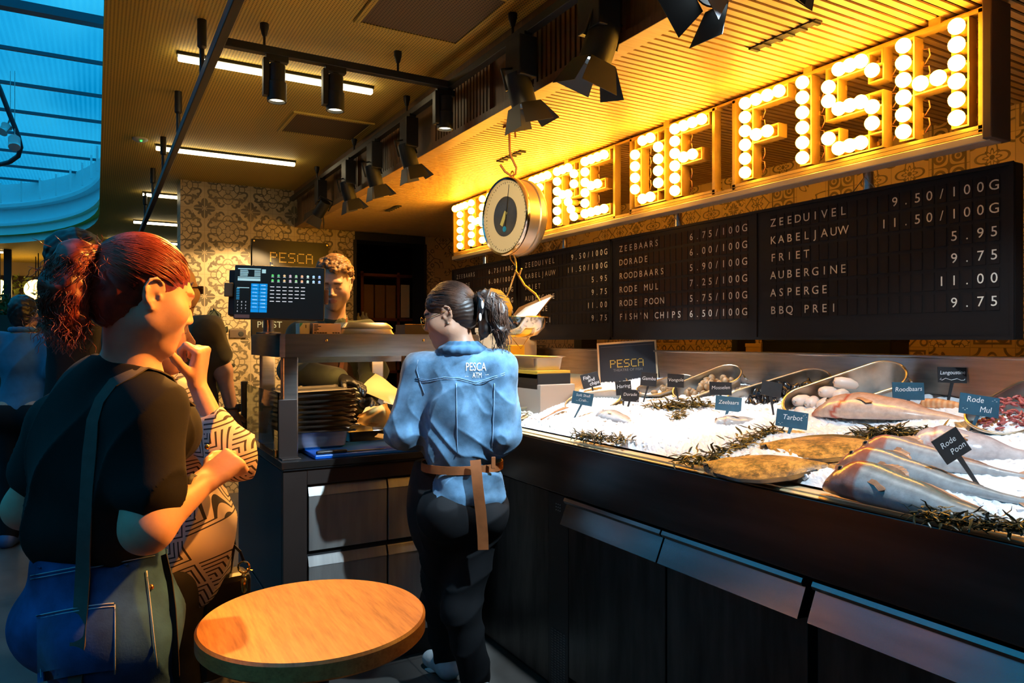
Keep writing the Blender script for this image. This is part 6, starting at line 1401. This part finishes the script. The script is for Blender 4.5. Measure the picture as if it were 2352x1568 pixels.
    for k in range(7, 0, -1):
        q0 = st[0][0]+(FC*.030+RCAM*.012)*k+UP*.25; h = bs_.ray_cast(q0, -UP, .6)
        if h[0] is not None: fr.append((h[0]+UP*.003, UP))
    st = fr+st
    mb = MB(); strap('bag_strap', st+[(onb(u_, v_, .007), -FC) for u_, v_ in ((190, 1320), (185, 1400), (178, 1480), (172, 1568), (168, 1640))], .030, .003, cloth('strap_grey', (.10, .085, .075), (40, .2)), t, FC)
    strap('bag_strap', [onb(372, 1275, .006), onb(385, 1330, .006), onb(393, 1400, .006), onb(398, 1480, .006), onb(402, 1568, .006)], .022, .003, cloth('strap_dark', (.03, .02, .017), (40, .2)), t, FC)
    build('watch', MB().tube([f.wr[1].lerp(f.el[1], .16)+(UP*math.cos(x)+FC*math.sin(x))*.034 for x in [k*.4488 for k in range(14)]], .008, 6, closed=True, flat=.5), BLACKM, t, 60)
    build('ring', MB().ball(P(476, 1026, 1.645), .006, 10, 6), BRASS, t, 60)
    SH = Layer(); f.feet(SH, .012); lbuild('shoes', SH, BLACKM, t, .01)
red_woman()
# ------------------------------------------------------------------ 2 server in denim, seen from behind
DENIM = cloth('light_denim', (.13, .27, .43), (16, .6), (260, .35, .001)); DENIMD = cloth('dark_denim', (.055, .15, .27), (16, .5), (260, .3, .001)); PANTS = cloth('black_trousers', (.008, .0085, .010), (12, .3))
def denim_woman():
    D0 = 2.84; Ft = FC*.97-RCAM*.22; b = P(1062, 1200, D0); f = Fig(b.x, b.y, Ft, 1.62)
    t = thing('person', (b.x, b.y, 0), 'server in a light denim shirt and brown leather belt, dark ponytail in a claw clip', 'person')
    f.neck = P(1062, 802, 2.82); f.chest = P(1060, 905, D0); f.waist = P(1062, 1035, D0); f.pelvis = P(1062, 1150, D0)
    f.sh[-1] = P(968, 850, 2.84); f.sh[1] = P(1144, 846, 2.80); f.el[-1] = P(928, 990, 2.80); f.el[1] = P(1152, 1000, 2.78); f.wr[-1] = P(968, 1005, 3.0); f.wr[1] = P(1105, 1010, 2.99)
    for q in (1, -1): f.hip[q] = f.pelvis+f.R*q*.078-UP*.05
    f.kn[1] = P(1058, 1395, 2.84); f.an[1] = P(1093, 1570, 2.86); f.kn[-1] = P(1012, 1380, 2.98); f.an[-1] = P(1028, 1518, 3.05)
    for q in (1, -1): f.an[q].z = .085; f.toe[q] = f.an[q]+(Ft if q > 0 else -RCAM*.5+FC*.6).normalized()*.13-UP*.055
    th, be = math.radians(15), math.radians(8); Fh = (-RCAM*math.cos(be)+FC*math.sin(be))*math.cos(th)-UP*math.sin(th); hd = Head(P(1031, 724, 2.82), Fh, UP, .98)
    L = Layer(); f.bare(L, w=.86, bust=.055); hd.skin(L, f.neck, .050, nose=.8)
    for q in (1, -1): hand(L, f.wr[q], FC+RCAM*-.2*q, -UP, -f.R*q, (.5, .6, .4), .9)
    lbuild('body', L, SKIN, t, .006, (1.34, .0032), None, lambda p: hd.colours(p, TAN, (.36, .15, .11), (.03, .02, .015)))
    S = Layer(); f.torso(S, .020, 1.03, 1.1, .06); S.ell(P(1062, 985, D0-.02), (.150, .125, .16), (f.R, f.F, UP), .06)
    for q in (1, -1): f.arm(S, q, .020, .052, .050, .038, t1=1.9, k=.035)
    S.cut(P(1062, 1072, D0), (0, 0, -1)); S.cut(P(1062, 792, 2.82), UP+Fh*.15)
    def wr(p): return .007*fold(p, UP*.5+RCAM, 30, 11)*np.clip((1.32-p[:, 2])*5, .2, 1)+.007*wob(p, 30, 5)*np.clip((1.28-p[:, 2])*5, .15, 1)+.004*fold(p, UP-RCAM*.6, 60, 9)*np.clip((1.34-p[:, 2])*4, .1, 1)
    o = lbuild('shirt', S, DENIM, t, .005, None, wr)
    C_ = Layer(); n0 = f.neck+UP*.020; 
    for k in range(16):
        x1, x2 = k*math.pi/8, (k+1)*math.pi/8; q1 = n0+RCAM*.062*math.cos(x1)+FC*.062*math.sin(x1); q2_ = n0+RCAM*.062*math.cos(x2)+FC*.062*math.sin(x2); C_.cone(q1, q2_, .012, .012, .006); C_.cone(q1-UP*.024-(n0-q1)*.34, q2_-UP*.024-(n0-q2_)*.34, .013, .013, .02)
    lbuild('collar', C_, DENIMD, o, .004)
    tl = Layer(); tl.ell(P(1080, 1105, D0-.05), (.138, .085, .085), (f.R, f.F, UP), .03); tl.ell(P(1078, 1140, D0-.055), (.150, .088, .066), (f.R, f.F, UP), .03); tl.cut(P(1080, 1172, D0), UP*-1+RCAM*.0); tl.cut(P(1080, 1076, D0), (0, 0, 1)); tl.cut(P(1040, 1130, D0), -RCAM-UP*.42) if 0 else None
    lbuild('shirt_tail', tl, DENIM, o, .005, None, lambda p: .006*fold(p, UP*.2+RCAM, 40, 4)+.005*wob(p, 46, 8))
    bt = bvh_of(o)
    def onS_(u, v, off=.003):
        r_ = ray(u, v).normalized(); h = bt.ray_cast(CAMP, r_, 5.); return h[0]-r_*off if h[0] is not None else P(u, v, D0-.12)
    mb = MB(); yl = [(955, 868), (985, 872), (1020, 866), (1055, 868), (1092, 878), (1130, 866), (1160, 856)]
    for a_, b_ in zip(yl, yl[1:]): pass
    mb.tube([onS_(*q) for q in yl], .0015, 6); mb.tube([onS_(u, v+4) for u, v in yl], .0012, 6); mb.tube([onS_(1048+k*.3, 880+k*18) for k in range(10)], .0016, 5); mb.tube([onS_(1136-k*.6, 880+k*18) for k in range(9)], .0016, 5)
    for sgn, pts in ((1, [(960, 826), (957, 850), (965, 878), (975, 905)]),): mb.tube([onS_(*q) for q in pts], .0018, 6)
    build('seams', mb, M('denim_seam_pale', (.20, .34, .50), .85), o, 0)
    N = 26; 
    def flat(txt, u0, v0, size, rot=0):
        vs, fs = text_mesh(txt, 'CENTER', 0); out = MB(); out.add([onS_(u0+v.x*size*(.62), v0-v.y*size, .0035) for v in vs], fs); return out
    q = flat('PESCA', 1093, 851, 27); q2m = flat('ATM', 1096, 867, 17); q.add(q2m.v, q2m.f); q.tube([onS_(1068, 864, .0035), onS_(1076, 864, .0035)], .0006, 4).tube([onS_(1115, 861, .0035), onS_(1122, 860, .0035)], .0006, 4); build('back_print', q, M('print_white', (.85, .85, .82), .8), o)
    # trousers, apron, belt
    Tq = Layer(); f.legs(Tq, .020, .90, .092, .003); Tq.cut(P(1062, 1085, D0), (0, 0, 1)); [Tq.cut(Vector((0, 0, .05)), (0, 0, -1))]
    lbuild('trousers', Tq, PANTS, t, .007, None, lambda p: .004*fold(p, f.R+UP*.3, 26, 6)+.003*wob(p, 24, 3))
    A_ = Layer(); A_.ell(P(1040, 1150, D0+.07), (.185, .14, .30), (f.R, f.F, UP), .03); A_.cut(P(1046, 1150, D0-.02), RCAM*.80-UP*.35-FC*.15); A_.cut(P(1040, 1062, D0), (0, 0, 1)); A_.cut(P(1040, 1290, D0), (0, 0, -1))
    lbuild('apron', A_, cloth('apron_black', (.018, .017, .018), (20, .3)), t, .006, None, lambda p: .003*fold(p, UP, 22, 2))
    LEA = M('tan_leather', (.30, .095, .028), .5, n=(16, .35), b=(90, .2, .001)); pts = []
    for k in range(28):
        x_ = 2*math.pi*k/28; pts.append(P(1062, 1067, D0)+f.R*(.158*math.cos(x_))+f.F*(.128*math.sin(x_)))
    mb = MB(); rows = [[p-UP*.016, p-UP*.016+(p-P(1062, 1067, D0)).normalized()*.004, p+UP*.016+(p-P(1062, 1067, D0)).normalized()*.004, p+UP*.016] for p in pts]; mb.grid(rows, close_u=True); bl = build('belt', mb, LEA, t, 40)
    dq = D0-.155; strap('belt_tail', [P(1092, 1056, dq+.005), P(1094, 1080, dq-.004), P(1099, 1130, dq-.008), P(1105, 1180, dq-.004), P(1109, 1230, dq+.004), P(1110, 1262, dq+.006)], .040, .004, LEA, bl, FC)
    build('buckle_loop', MB().obox(P(1133, 1062, dq+.035), f.R*.008, UP*.022, f.F*.004, .002), LEA, bl)
    SH = Layer(); f.feet(SH, .010); sh = lbuild('shoes', SH, M('shoe_grey', (.45, .52, .55), .6, n=(30, .2)), t, .006); mb = MB()
    for q in (1, -1): c_ = (f.an[q]+f.toe[q])/2; mb.obox(Vector((c_.x, c_.y, .012)), (f.toe[q]-f.an[q]).normalized()*.10, (f.toe[q]-f.an[q]).cross(UP).normalized()*.042, UP*.011, .006)
    build('soles', mb, WHITE, sh)
    # hair
    BRN = hairmat('dark_brown_hair', (.008, .005, .004), (.028, .014, .009), .45); Hh = Layer(); Hh.ell(hd.p(0, -.016, .036), (.079, .100, .093), hd.ax(), .02); Hh.ell(hd.p(0, -.065, -.005), (.062, .055, .07), hd.ax(), .03); Hh.cut(hd.p(0, .088, .052), hd.F*.66-hd.U*.70); Hh.cut(hd.p(0, 0, -.075), -hd.U)
    Hh.ell(hd.p(-.080, -.012, -.008), (.016, .024, .036), hd.ax(), .006, True)
    T = P(1104, 708, 2.80); hair = lbuild('hair', Hh, BRN, t, .0035, None, lambda p: .0010*fold(p, T-hd.p(-.05, .05, .05), 190, 7))
    py = [P(1095, 700, 2.81), P(1118, 690, 2.81), P(1140, 715, 2.80), P(1150, 755, 2.79), P(1148, 790, 2.79)]; Pl = Layer().chain(py, [.036, .042, .040, .030, .008], .02); Pl.chain([P(1110, 720, 2.80), P(1112, 760, 2.80), P(1103, 782, 2.80)], [.03, .02, .004], .02)
    lbuild('ponytail', Pl, BRN, hair, .0035, None, lambda p: .004*fold(p, UP+RCAM*-.2, 120, 3))
    cl = build('claw_clip', MB().tube([P(1098, 672, 2.765), P(1106, 690, 2.755), P(1104, 715, 2.755), P(1096, 738, 2.765)], [.008, .014, .014, .008], 10), M('clip_black', (.01, .01, .012), .2), hair, 60)
    for u, v in ((1108, 700), (1103, 728)): build('clip_stone', MB().ball(P(u, v, 2.742), (.006, .004, .015), 10, 8), M('clip_white', (.75, .8, .78), .25), cl, 70)
    r = random.Random(4); e0 = hd.p(0, -.016, .036); cv = scalp(hd, e0, (.0805, .1015, .0945), T, 1100, 5, lambda x_, f_, u_: f_*.66-u_*.70 < .022 and u_ > -.075 and not (x_ < -.06 and abs(f_+.012) < .026 and abs(u_+.004) < .036))
    cv += tail_strands(py, [.037, .043, .041, .031, .012], 420, 9, .002)
    for k in range(260):
        f0 = r.random(); i = min(3, int(f0*4)); q = py[i].lerp(py[i+1], f0*4-i)+Vector((r.gauss(0, .018), r.gauss(0, .018), r.gauss(0, .016))); d_ = (py[min(4, i+1)]-py[i]).normalized()+Vector((r.gauss(0, .25), r.gauss(0, .25), -.3)); c = [q]
        for j_ in range(5): c.append(c[-1]+(d_+Vector((r.gauss(0, .25), r.gauss(0, .25), -.12*j_))).normalized()*.014)
        cv.append(c)
    strands('hair_strands', cv, .0010, hairmat('brown_strand', (.02, .011, .008), (.07, .03, .016), .4), hair)
    # glasses, earrings
    GF = M('gold_frame', (.8, .45, .12), .2, 1.); mb = MB()
    for q in (-1, 1):
        c_ = hd.p(q*.033, .102, -.006); mb.tube([c_+(hd.R*math.cos(x_)+hd.U*math.sin(x_))*.023 for x_ in [k*.3927 for k in range(16)]], .0016, 5, closed=True); mb.tube([hd.p(q*.056, .098, .0), hd.p(q*.074, .05, .006), hd.p(q*.083, -.01, .012)], .0012, 5)
    mb.tube([hd.p(-.011, .103, 0), hd.p(0, .108, .002), hd.p(.011, .103, 0)], .0012, 5); build('glasses', mb, GF, t, 0)
    build('earring', MB().ball(hd.p(-.081, -.006, -.036), .003, 8, 6), CHROME, t, 60)
denim_woman()
# ------------------------------------------------------------------ 3 server behind the station
def server():
    Ft = -FC*.95-RCAM*.1; b = P(765, 900, 3.98); f = Fig(b.x, b.y, Ft, 1.84, .0)
    t = thing('person', (b.x, b.y, 0), 'curly-haired man in a dark green shirt and brown apron looking down behind the station', 'person')
    f.neck = P(766, 738, 3.90); f.chest = P(768, 815, 3.98); f.sh[1] = P(690, 772, 3.95); f.sh[-1] = P(836, 768, 3.95); f.el[1] = P(672, 852, 3.80); f.wr[1] = P(790, 872, 3.56); f.el[-1] = P(858, 850, 3.85); f.wr[-1] = P(838, 925, 3.66)
    Fh = -FC*.95+RCAM*.10-UP*.30; hd = Head(P(768, 652, 3.80), Fh, UP, 1.06); L = Layer(); f.bare(L); hd.skin(L, f.neck, .06, jaw=1.05)
    d1 = P(850, 888, 3.48)-P(795, 872, 3.55); hand(L, f.wr[1], d1, -UP*.7-FC*.2, -UP*.3-FC*.8, (.25, .5, .4), 1.); d2 = P(880, 925, 3.55)-f.wr[-1]; hand(L, f.wr[-1], d2, UP*-.5-RCAM*.5, UP, (.6, .7, .5), 1.)
    lbuild('body', L, SKIN, t, .007, (1.56, .0035), None, lambda p: hd.colours(p, (.60, .36, .25), (.48, .20, .15), (.12, .06, .025)))
    G_ = Layer(); hand(G_, f.wr[1], d1, -UP*.7-FC*.2, -UP*.3-FC*.8, (.25, .5, .4), 1., grow=.0022); G_.cone(f.wr[1]-d1.normalized()*.012, f.wr[1]+d1.normalized()*.02, .029, .027, .012); hand(G_, f.wr[-1], d2, UP*-.5-RCAM*.5, UP, (.6, .7, .5), 1., grow=.0022); lbuild('gloves', G_, M('black_rubber', (.012, .012, .012), .35), t, .0035)
    S = Layer(); f.torso(S, .018, 1.02, 1.)
    for q in (1, -1): f.arm(S, q, .020, .050, .046, .034, t1=1.86, k=.04)
    S.cut(f.neck+UP*.015, UP-Fh*.1); OLV = cloth('dark_green_cotton', (.060, .070, .042), (14, .35))
    o = lbuild('shirt', S, OLV, t, .006, None, lambda p: .005*fold(p, UP*.5+RCAM, 26, 6)+.005*wob(p, 26, 7))
    C_ = Layer(); n0 = f.neck+UP*.02
    for q in (-1, 1): C_.chain([n0+RCAM*q*.058+FC*.02, n0+RCAM*q*.045-FC*.055-UP*.02, n0+RCAM*q*.02-FC*.085-UP*.045], [.014, .014, .008], .008); C_.cone(n0+RCAM*q*.058+FC*.02, n0+FC*.07+UP*.01, .014, .014, .01)
    lbuild('collar', C_, OLV, o, .005)
    A_ = Layer(); A_.ell(f.chest-FC*.035-UP*.05, (.125, .115, .20), (f.R, f.F, UP), .03); A_.ell(f.waist-FC*.03-UP*.1, (.165, .13, .30), (f.R, f.F, UP), .05); A_.cut(f.chest+FC*.0, FC); ap = lbuild('apron', A_, cloth('apron_brown', (.070, .032, .016), (18, .3)), t, .008)
    LE = M('tan_leather', (0, 0, 0)); strap('apron_strap', [f.neck+RCAM*.055+FC*.04+UP*.03, f.neck+RCAM*.068-FC*.02+UP*.01, f.neck+RCAM*.078-FC*.075-UP*.06, f.chest+RCAM*.085-FC*.135+UP*.02, f.chest+RCAM*.07-FC*.15-UP*.08], .022, .004, LE, ap, FC)
    build('apron_patch', MB().obox(f.chest-FC*.155-UP*.1-RCAM*.02, RCAM*.05, UP*.012, FC*.003), LE, ap)
    build('wrist_band', MB().tube([f.wr[1].lerp(f.el[1], .10)+(UP*math.cos(x)+FC*math.sin(x))*.036 for x in [k*.4488 for k in range(14)]], .007, 6, closed=True), M('band_orange', (.75, .32, .06), .5), t, 60); build('pendant', MB().ball(f.neck-FC*.085-UP*.035, .007, 8, 6), BRASS, t, 60)
    Tq = Layer(); f.legs(Tq, .014, 1., .1); Tq.cut(f.pelvis+UP*.1, UP); lbuild('trousers', Tq, PANTS, t, .012); SH = Layer(); f.feet(SH, .012); lbuild('shoes', SH, BLACKM, t, .012)
    CUR = hairmat('curly_hair', (.10, .045, .014), (.26, .13, .04), .5); Hh = Layer(); r = random.Random(6); Hh.ell(hd.p(0, -.02, .045), (.076, .092, .083), hd.ax(), .01)
    for k in range(420):
        a_, e_ = r.uniform(0, 6.28), r.uniform(-.35, 1.5); v = Vector((math.cos(e_)*math.sin(a_), math.cos(e_)*math.cos(a_), math.sin(e_)))
        if v.y > .55 and v.z < .42: continue
        if v.z < .0 and v.y > -.1: continue
        Hh.ell(hd.p(v.x*.086, -.014+v.y*.100, .044+v.z*.092), r.uniform(.010, .016), None, .003)
    Hh.cut(hd.p(0, .080, .056), hd.F*.8-hd.U*.5)
    lbuild('hair', Hh, CUR, t, .0032, None, lambda p: .0025*wob(p, 260, 4))
server()
# ------------------------------------------------------------------ 4 customer with hand on chin, patterned blouse
BLO, nt, bs = newmat('zigzag_blouse'); x, y, z = sep(nt, coords(nt)); u = (x*.75-y*.65+z*.25)/.072; v = (z-x*.25)/.072; cu, cv_ = ffloor(u), ffloor(v)
cell = nt.nodes.new('ShaderNodeCombineXYZ'); nt.links.new(cu.v, cell.inputs[0]); nt.links.new(cv_.v, cell.inputs[1]); wn = nt.nodes.new('ShaderNodeTexWhiteNoise'); nt.links.new(cell.outputs[0], wn.inputs['Vector']); rnd = E(wn.outputs['Value'])
fu, fv = ffrac(u), ffrac(v); mxx = E.op('MAXIMUM', fu, fv); mnn = E.op('MAXIMUM', fu, 1-fv); k_ = mxx*(rnd < .40)+mnn*(rnd > .40)*(rnd < .78)+0*fu
ln = (ffrac(k_*6.) < .33)*(rnd < .78)
nt.links.new(mixc(nt, ln, (.66, .54, .47), (.025, .018, .02)), bs.inputs['Base Color']); bs.inputs['Roughness'].default_value = .75
def blouse_woman():
    Ft = RCAM*.92+FC*.4; b = P(395, 1200, 2.15); f = Fig(b.x, b.y, Ft, 1.58)
    t = thing('person', (b.x, b.y, 0), 'woman in a zigzag patterned blouse resting her chin on her hand', 'person')
    f.neck = P(345, 872, 2.13); f.chest = P(370, 1000, 2.14); f.waist = P(385, 1150, 2.15); f.pelvis = P(398, 1265, 2.15)
    f.sh[1] = P(395, 925, 2.07); f.el[1] = P(527, 1050, 1.99); f.wr[1] = P(452, 880, 2.02); f.sh[-1] = P(330, 925, 2.27); f.el[-1] = P(420, 1080, 2.31); f.wr[-1] = P(425, 1150, 2.30)
    for q in (1, -1): f.hip[q] = f.pelvis+f.R*q*.085-UP*.05
    Fh = RCAM*math.cos(.60)+FC*math.sin(.60)-UP*.1; hd = nose_head(P(443, 789, 2.10), Fh); L = Layer(); f.bare(L, bust=.06); hd.skin(L, f.neck, .052, nose=1.15)
    d = P(462, 818, 2.01)-f.wr[1]; hand(L, f.wr[1]-d*.05, d, -RCAM*.9+UP*.1, -RCAM*.5-FC*.8+UP*.2, (1.35, 1.5, .9), 1.12, thumb=.2)
    hand(L, f.wr[-1], RCAM*.5+UP*-.2, UP, FC, (.6, .6, .4), .9)
    lbuild('body', L, SKIN, t, .0055, (1.22, .0034), None, lambda p: hd.colours(p, FAIR, LIPC, (.2, .1, .05)))
    S = Layer(); f.torso(S, .03, 1.05, 1.1, .065); S.ell(P(425, 1180, 2.13), (.13, .11, .16), (f.R, f.F, UP), .06); S.ell(P(450, 1300, 2.12), (.10, .10, .13), (f.R, f.F, UP), .06); S.ell(P(470, 1225, 2.09), (.075, .08, .12), None, .05)
    S.cone(f.sh[1], f.el[1], .066, .062, .06); S.cone(f.el[1], f.el[1].lerp(f.wr[1], .40), .060, .050, .04); S.ell(P(538, 1045, 1.98), (.045, .045, .06), None, .05); S.cone(f.sh[-1], f.el[-1], .06, .06, .05); S.cone(f.el[-1], f.wr[-1], .055, .04, .03)
    S.cut(f.neck-UP*.005, UP-RCAM*.25); S.cut(P(450, 1405, 2.09), -UP+RCAM*-.25)
    lbuild('blouse', S, BLO, t, .005, None, lambda p: .009*fold(p, UP+RCAM*.4, 24, 6)+.007*wob(p, 26, 3))
    Tq = Layer(); f.legs(Tq, .014, 1.0, .1); Tq.cut(f.pelvis+UP*.06, UP); lbuild('trousers', Tq, cloth('charcoal_trousers', (.035, .033, .034), (20, .3)), t, .008, None, lambda p: .003*wob(p, 30, 2))
    Hh = Layer(); Hh.ell(hd.p(0, -.02, .035), (.082, .1, .096), hd.ax(), .02); Hh.ell(hd.p(0, -.06, -.04), (.07, .06, .08), hd.ax(), .03); Hh.cut(hd.p(0, .08, .06), hd.F*.8-UP*.6); lbuild('hair', Hh, hairmat('brown_hair', (.05, .02, .01), (.10, .05, .02)), t, .006); SH = Layer(); f.feet(SH, .012); lbuild('shoes', SH, BLACKM, t, .012)
    tt = thing('shoulder_bag', P(505, 1420, 2.14), 'black shoulder bag with a brass clasp hanging beside the patterned blouse', 'bag'); mb = MB(); c = P(510, 1430, 2.14)
    mb.obox(c, (RCAM*.8+FC*.6)*.075, UP*.15, (FC*.8-RCAM*.6)*.05, .02); build('body', mb, M('black_leather', (.012, .011, .012), .45), tt); strap('strap', [P(520, 1312, 2.15), P(530, 1250, 2.15), P(520, 1150, 2.19), P(470, 1060, 2.21)], .03, .003, M('black_leather'), tt, FC)
    q = P(560, 1330, 2.11); build('clasp', MB().tube([q+UP*.035+(RCAM*math.cos(x_)+UP*math.sin(x_))*.017 for x_ in [k*.5236 for k in range(12)]], .003, 6, closed=True).lathe(q+UP*.018, (0, 0, -1), [(.004, 0), (.009, .006), (.005, .014), (.010, .02), (.010, .05), (.004, .058)], 12).tube([q+UP*.03+RCAM*.01, q+UP*.026+RCAM*.026], .003, 6), BRASS, tt, 50); strap('clasp_strap', [q+UP*.052, q+UP*.08-RCAM*.01, P(535, 1250, 2.15)], .008, .002, M('black_leather'), tt, FC)
blouse_woman()
# ------------------------------------------------------------------ 5..8 the others
def simple(label, x, y, Ft, H, head, Fh, shirtc, pantc, hair=None, skin=FAIR, arms=None, h=.008, sleeve=.55, shift=None, bald=False, wsc=1.):
    f = Fig(x, y, Ft, H); t = thing('person', (x, y, 0), label, 'person')
    if arms: 
        for q, (e, w_) in arms.items(): f.el[q], f.wr[q] = e, w_
    hd = Head(head, Fh, UP, 1.02); sh_ = hd.p(0, -.03, -.16)-f.neck; sh_.z = 0
    f.neck += sh_*.8; f.chest += sh_*.3
    L = Layer(); f.bare(L, w=wsc); hd.skin(L, f.neck, .057)
    for q in (1, -1): dd = (f.wr[q]-f.el[q]).normalized(); hand(L, f.wr[q], dd, -f.R*q, f.F, (.5, .6, .4), 1.)
    lbuild('body', L, SKIN, t, h, (hd.c.z-.14, .004), None, lambda p: hd.colours(p, skin, LIPC, None if bald else (.03, .02, .015)))
    S = Layer(); f.torso(S, .018, wsc*1.03, 1.05)
    for q in (1, -1): f.arm(S, q, .022, .052, .048, .04, t1=sleeve, k=.04)
    S.cut(f.neck+UP*.01, UP); S.cut(f.pelvis-UP*.02, -UP); o = lbuild('shirt', S, shirtc, t, h, None, lambda p: .005*fold(p, UP+f.R*.6, 18, 4)+.004*wob(p, 20, 5))
    Tq = Layer(); f.legs(Tq, .016, 1., .1, .006); Tq.cut(f.pelvis+UP*.04, UP); lbuild('trousers', Tq, pantc, t, .012); SH = Layer(); f.feet(SH, .014); sh = lbuild('shoes', SH, M('shoe_blue', (.03, .08, .20), .6), t, .01)
    if hair:
        Hh = Layer(); Hh.ell(hd.p(0, -.02, .040), (.084, .102, .098), hd.ax(), .02); Hh.ell(hd.p(0, -.055, -.02), (.07, .055, .075), hd.ax(), .03); Hh.cut(hd.p(0, .08, .06), hd.F*.75-UP*.65); lbuild('hair', Hh, hair, t, .005, None, lambda p: .004*wob(p, 110, 3))
    return f, hd, t, o
DKH = hairmat('black_hair', (.008, .006, .006), (.02, .014, .012), .4)
e, w_ = P(512, 850, 3.55), P(534, 948, 3.62); q_ = P(430, 760, 3.58)
f, hd, t, o = simple('bald man in an olive T-shirt and dark glasses beside the station', q_.x, q_.y, RCAM*.55+FC*.8, 1.80, P(412, 664, 3.52), RCAM*.15+FC*.98, cloth('olive_cotton', (.085, .068, .032), (12, .3)), PANTS, None, FAIR, {1: (e, w_), -1: (P(360, 860, 3.6), P(380, 950, 3.75))}, .007, .60, bald=True)
build('glasses', MB().obox(hd.p(.036, .098, .002), hd.R*.026, hd.U*.02, hd.F*.003, .002).obox(hd.p(-.036, .098, .002), hd.R*.026, hd.U*.02, hd.F*.003, .002).tube([hd.p(.062, .095, .006), hd.p(.078, .03, .01), hd.p(.082, -.02, .006)], .0035, 6).tube([hd.p(-.062, .095, .006), hd.p(-.078, .03, .01), hd.p(-.082, -.02, .006)], .0035, 6), M('glasses_brown', (.05, .02, .012), .2), t)
build('watch', MB().tube([w_.lerp(e, .12)+(RCAM*math.cos(x_)+FC*math.sin(x_))*.034 for x_ in [k*.4488 for k in range(14)]], .010, 6, closed=True, flat=.5).obox(w_.lerp(e, .12)+RCAM*.038, FC*.016, UP*.02, RCAM*.005, .002), BLACKM, t, 60)
q_ = P(62, 850, 5.0)
f, hd, t, o = simple('man in a blue polo shirt with black hair walking away', q_.x, q_.y, FC*.98-RCAM*.1, 1.72, P(55, 722, 5.0), FC*.95-RCAM*.2, cloth('blue_polo', (.07, .17, .27), (14, .25)), PANTS, DKH, TAN, {1: (P(128, 905, 4.95), P(118, 1000, 5.15)), -1: (P(-40, 900, 5.0), P(-40, 1000, 5.1))}, .009, .55, wsc=1.12)
C_ = Layer()
for k in range(14): x1, x2 = k*math.pi/7, (k+1)*math.pi/7; C_.cone(f.neck+UP*.03+RCAM*.07*math.cos(x1)+FC*.065*math.sin(x1), f.neck+UP*.03+RCAM*.07*math.cos(x2)+FC*.065*math.sin(x2), .017, .017, .01)
lbuild('collar', C_, MATS['blue_polo'], o, .006)
q_ = P(205, 850, 2.75)
simple('person with dark hair in black clothes behind the red ponytail', q_.x, q_.y, RCAM*.95+FC*.3, 1.80, P(186, 607, 2.75), RCAM*.75+FC*.65, cloth('black_jersey', (.015, .014, .015), (20, .2)), PANTS, DKH, FAIR, None, .009, 1.8, wsc=.85)
q_ = P(128, 850, 8.6)
simple('person facing this way far behind the man in the blue polo shirt', q_.x, q_.y, -FC, 1.60, P(125, 772, 8.6), -FC+RCAM*.1, cloth('black_jersey', (0, 0, 0)), PANTS, DKH, (.16, .09, .07), None, .012, 1.8)
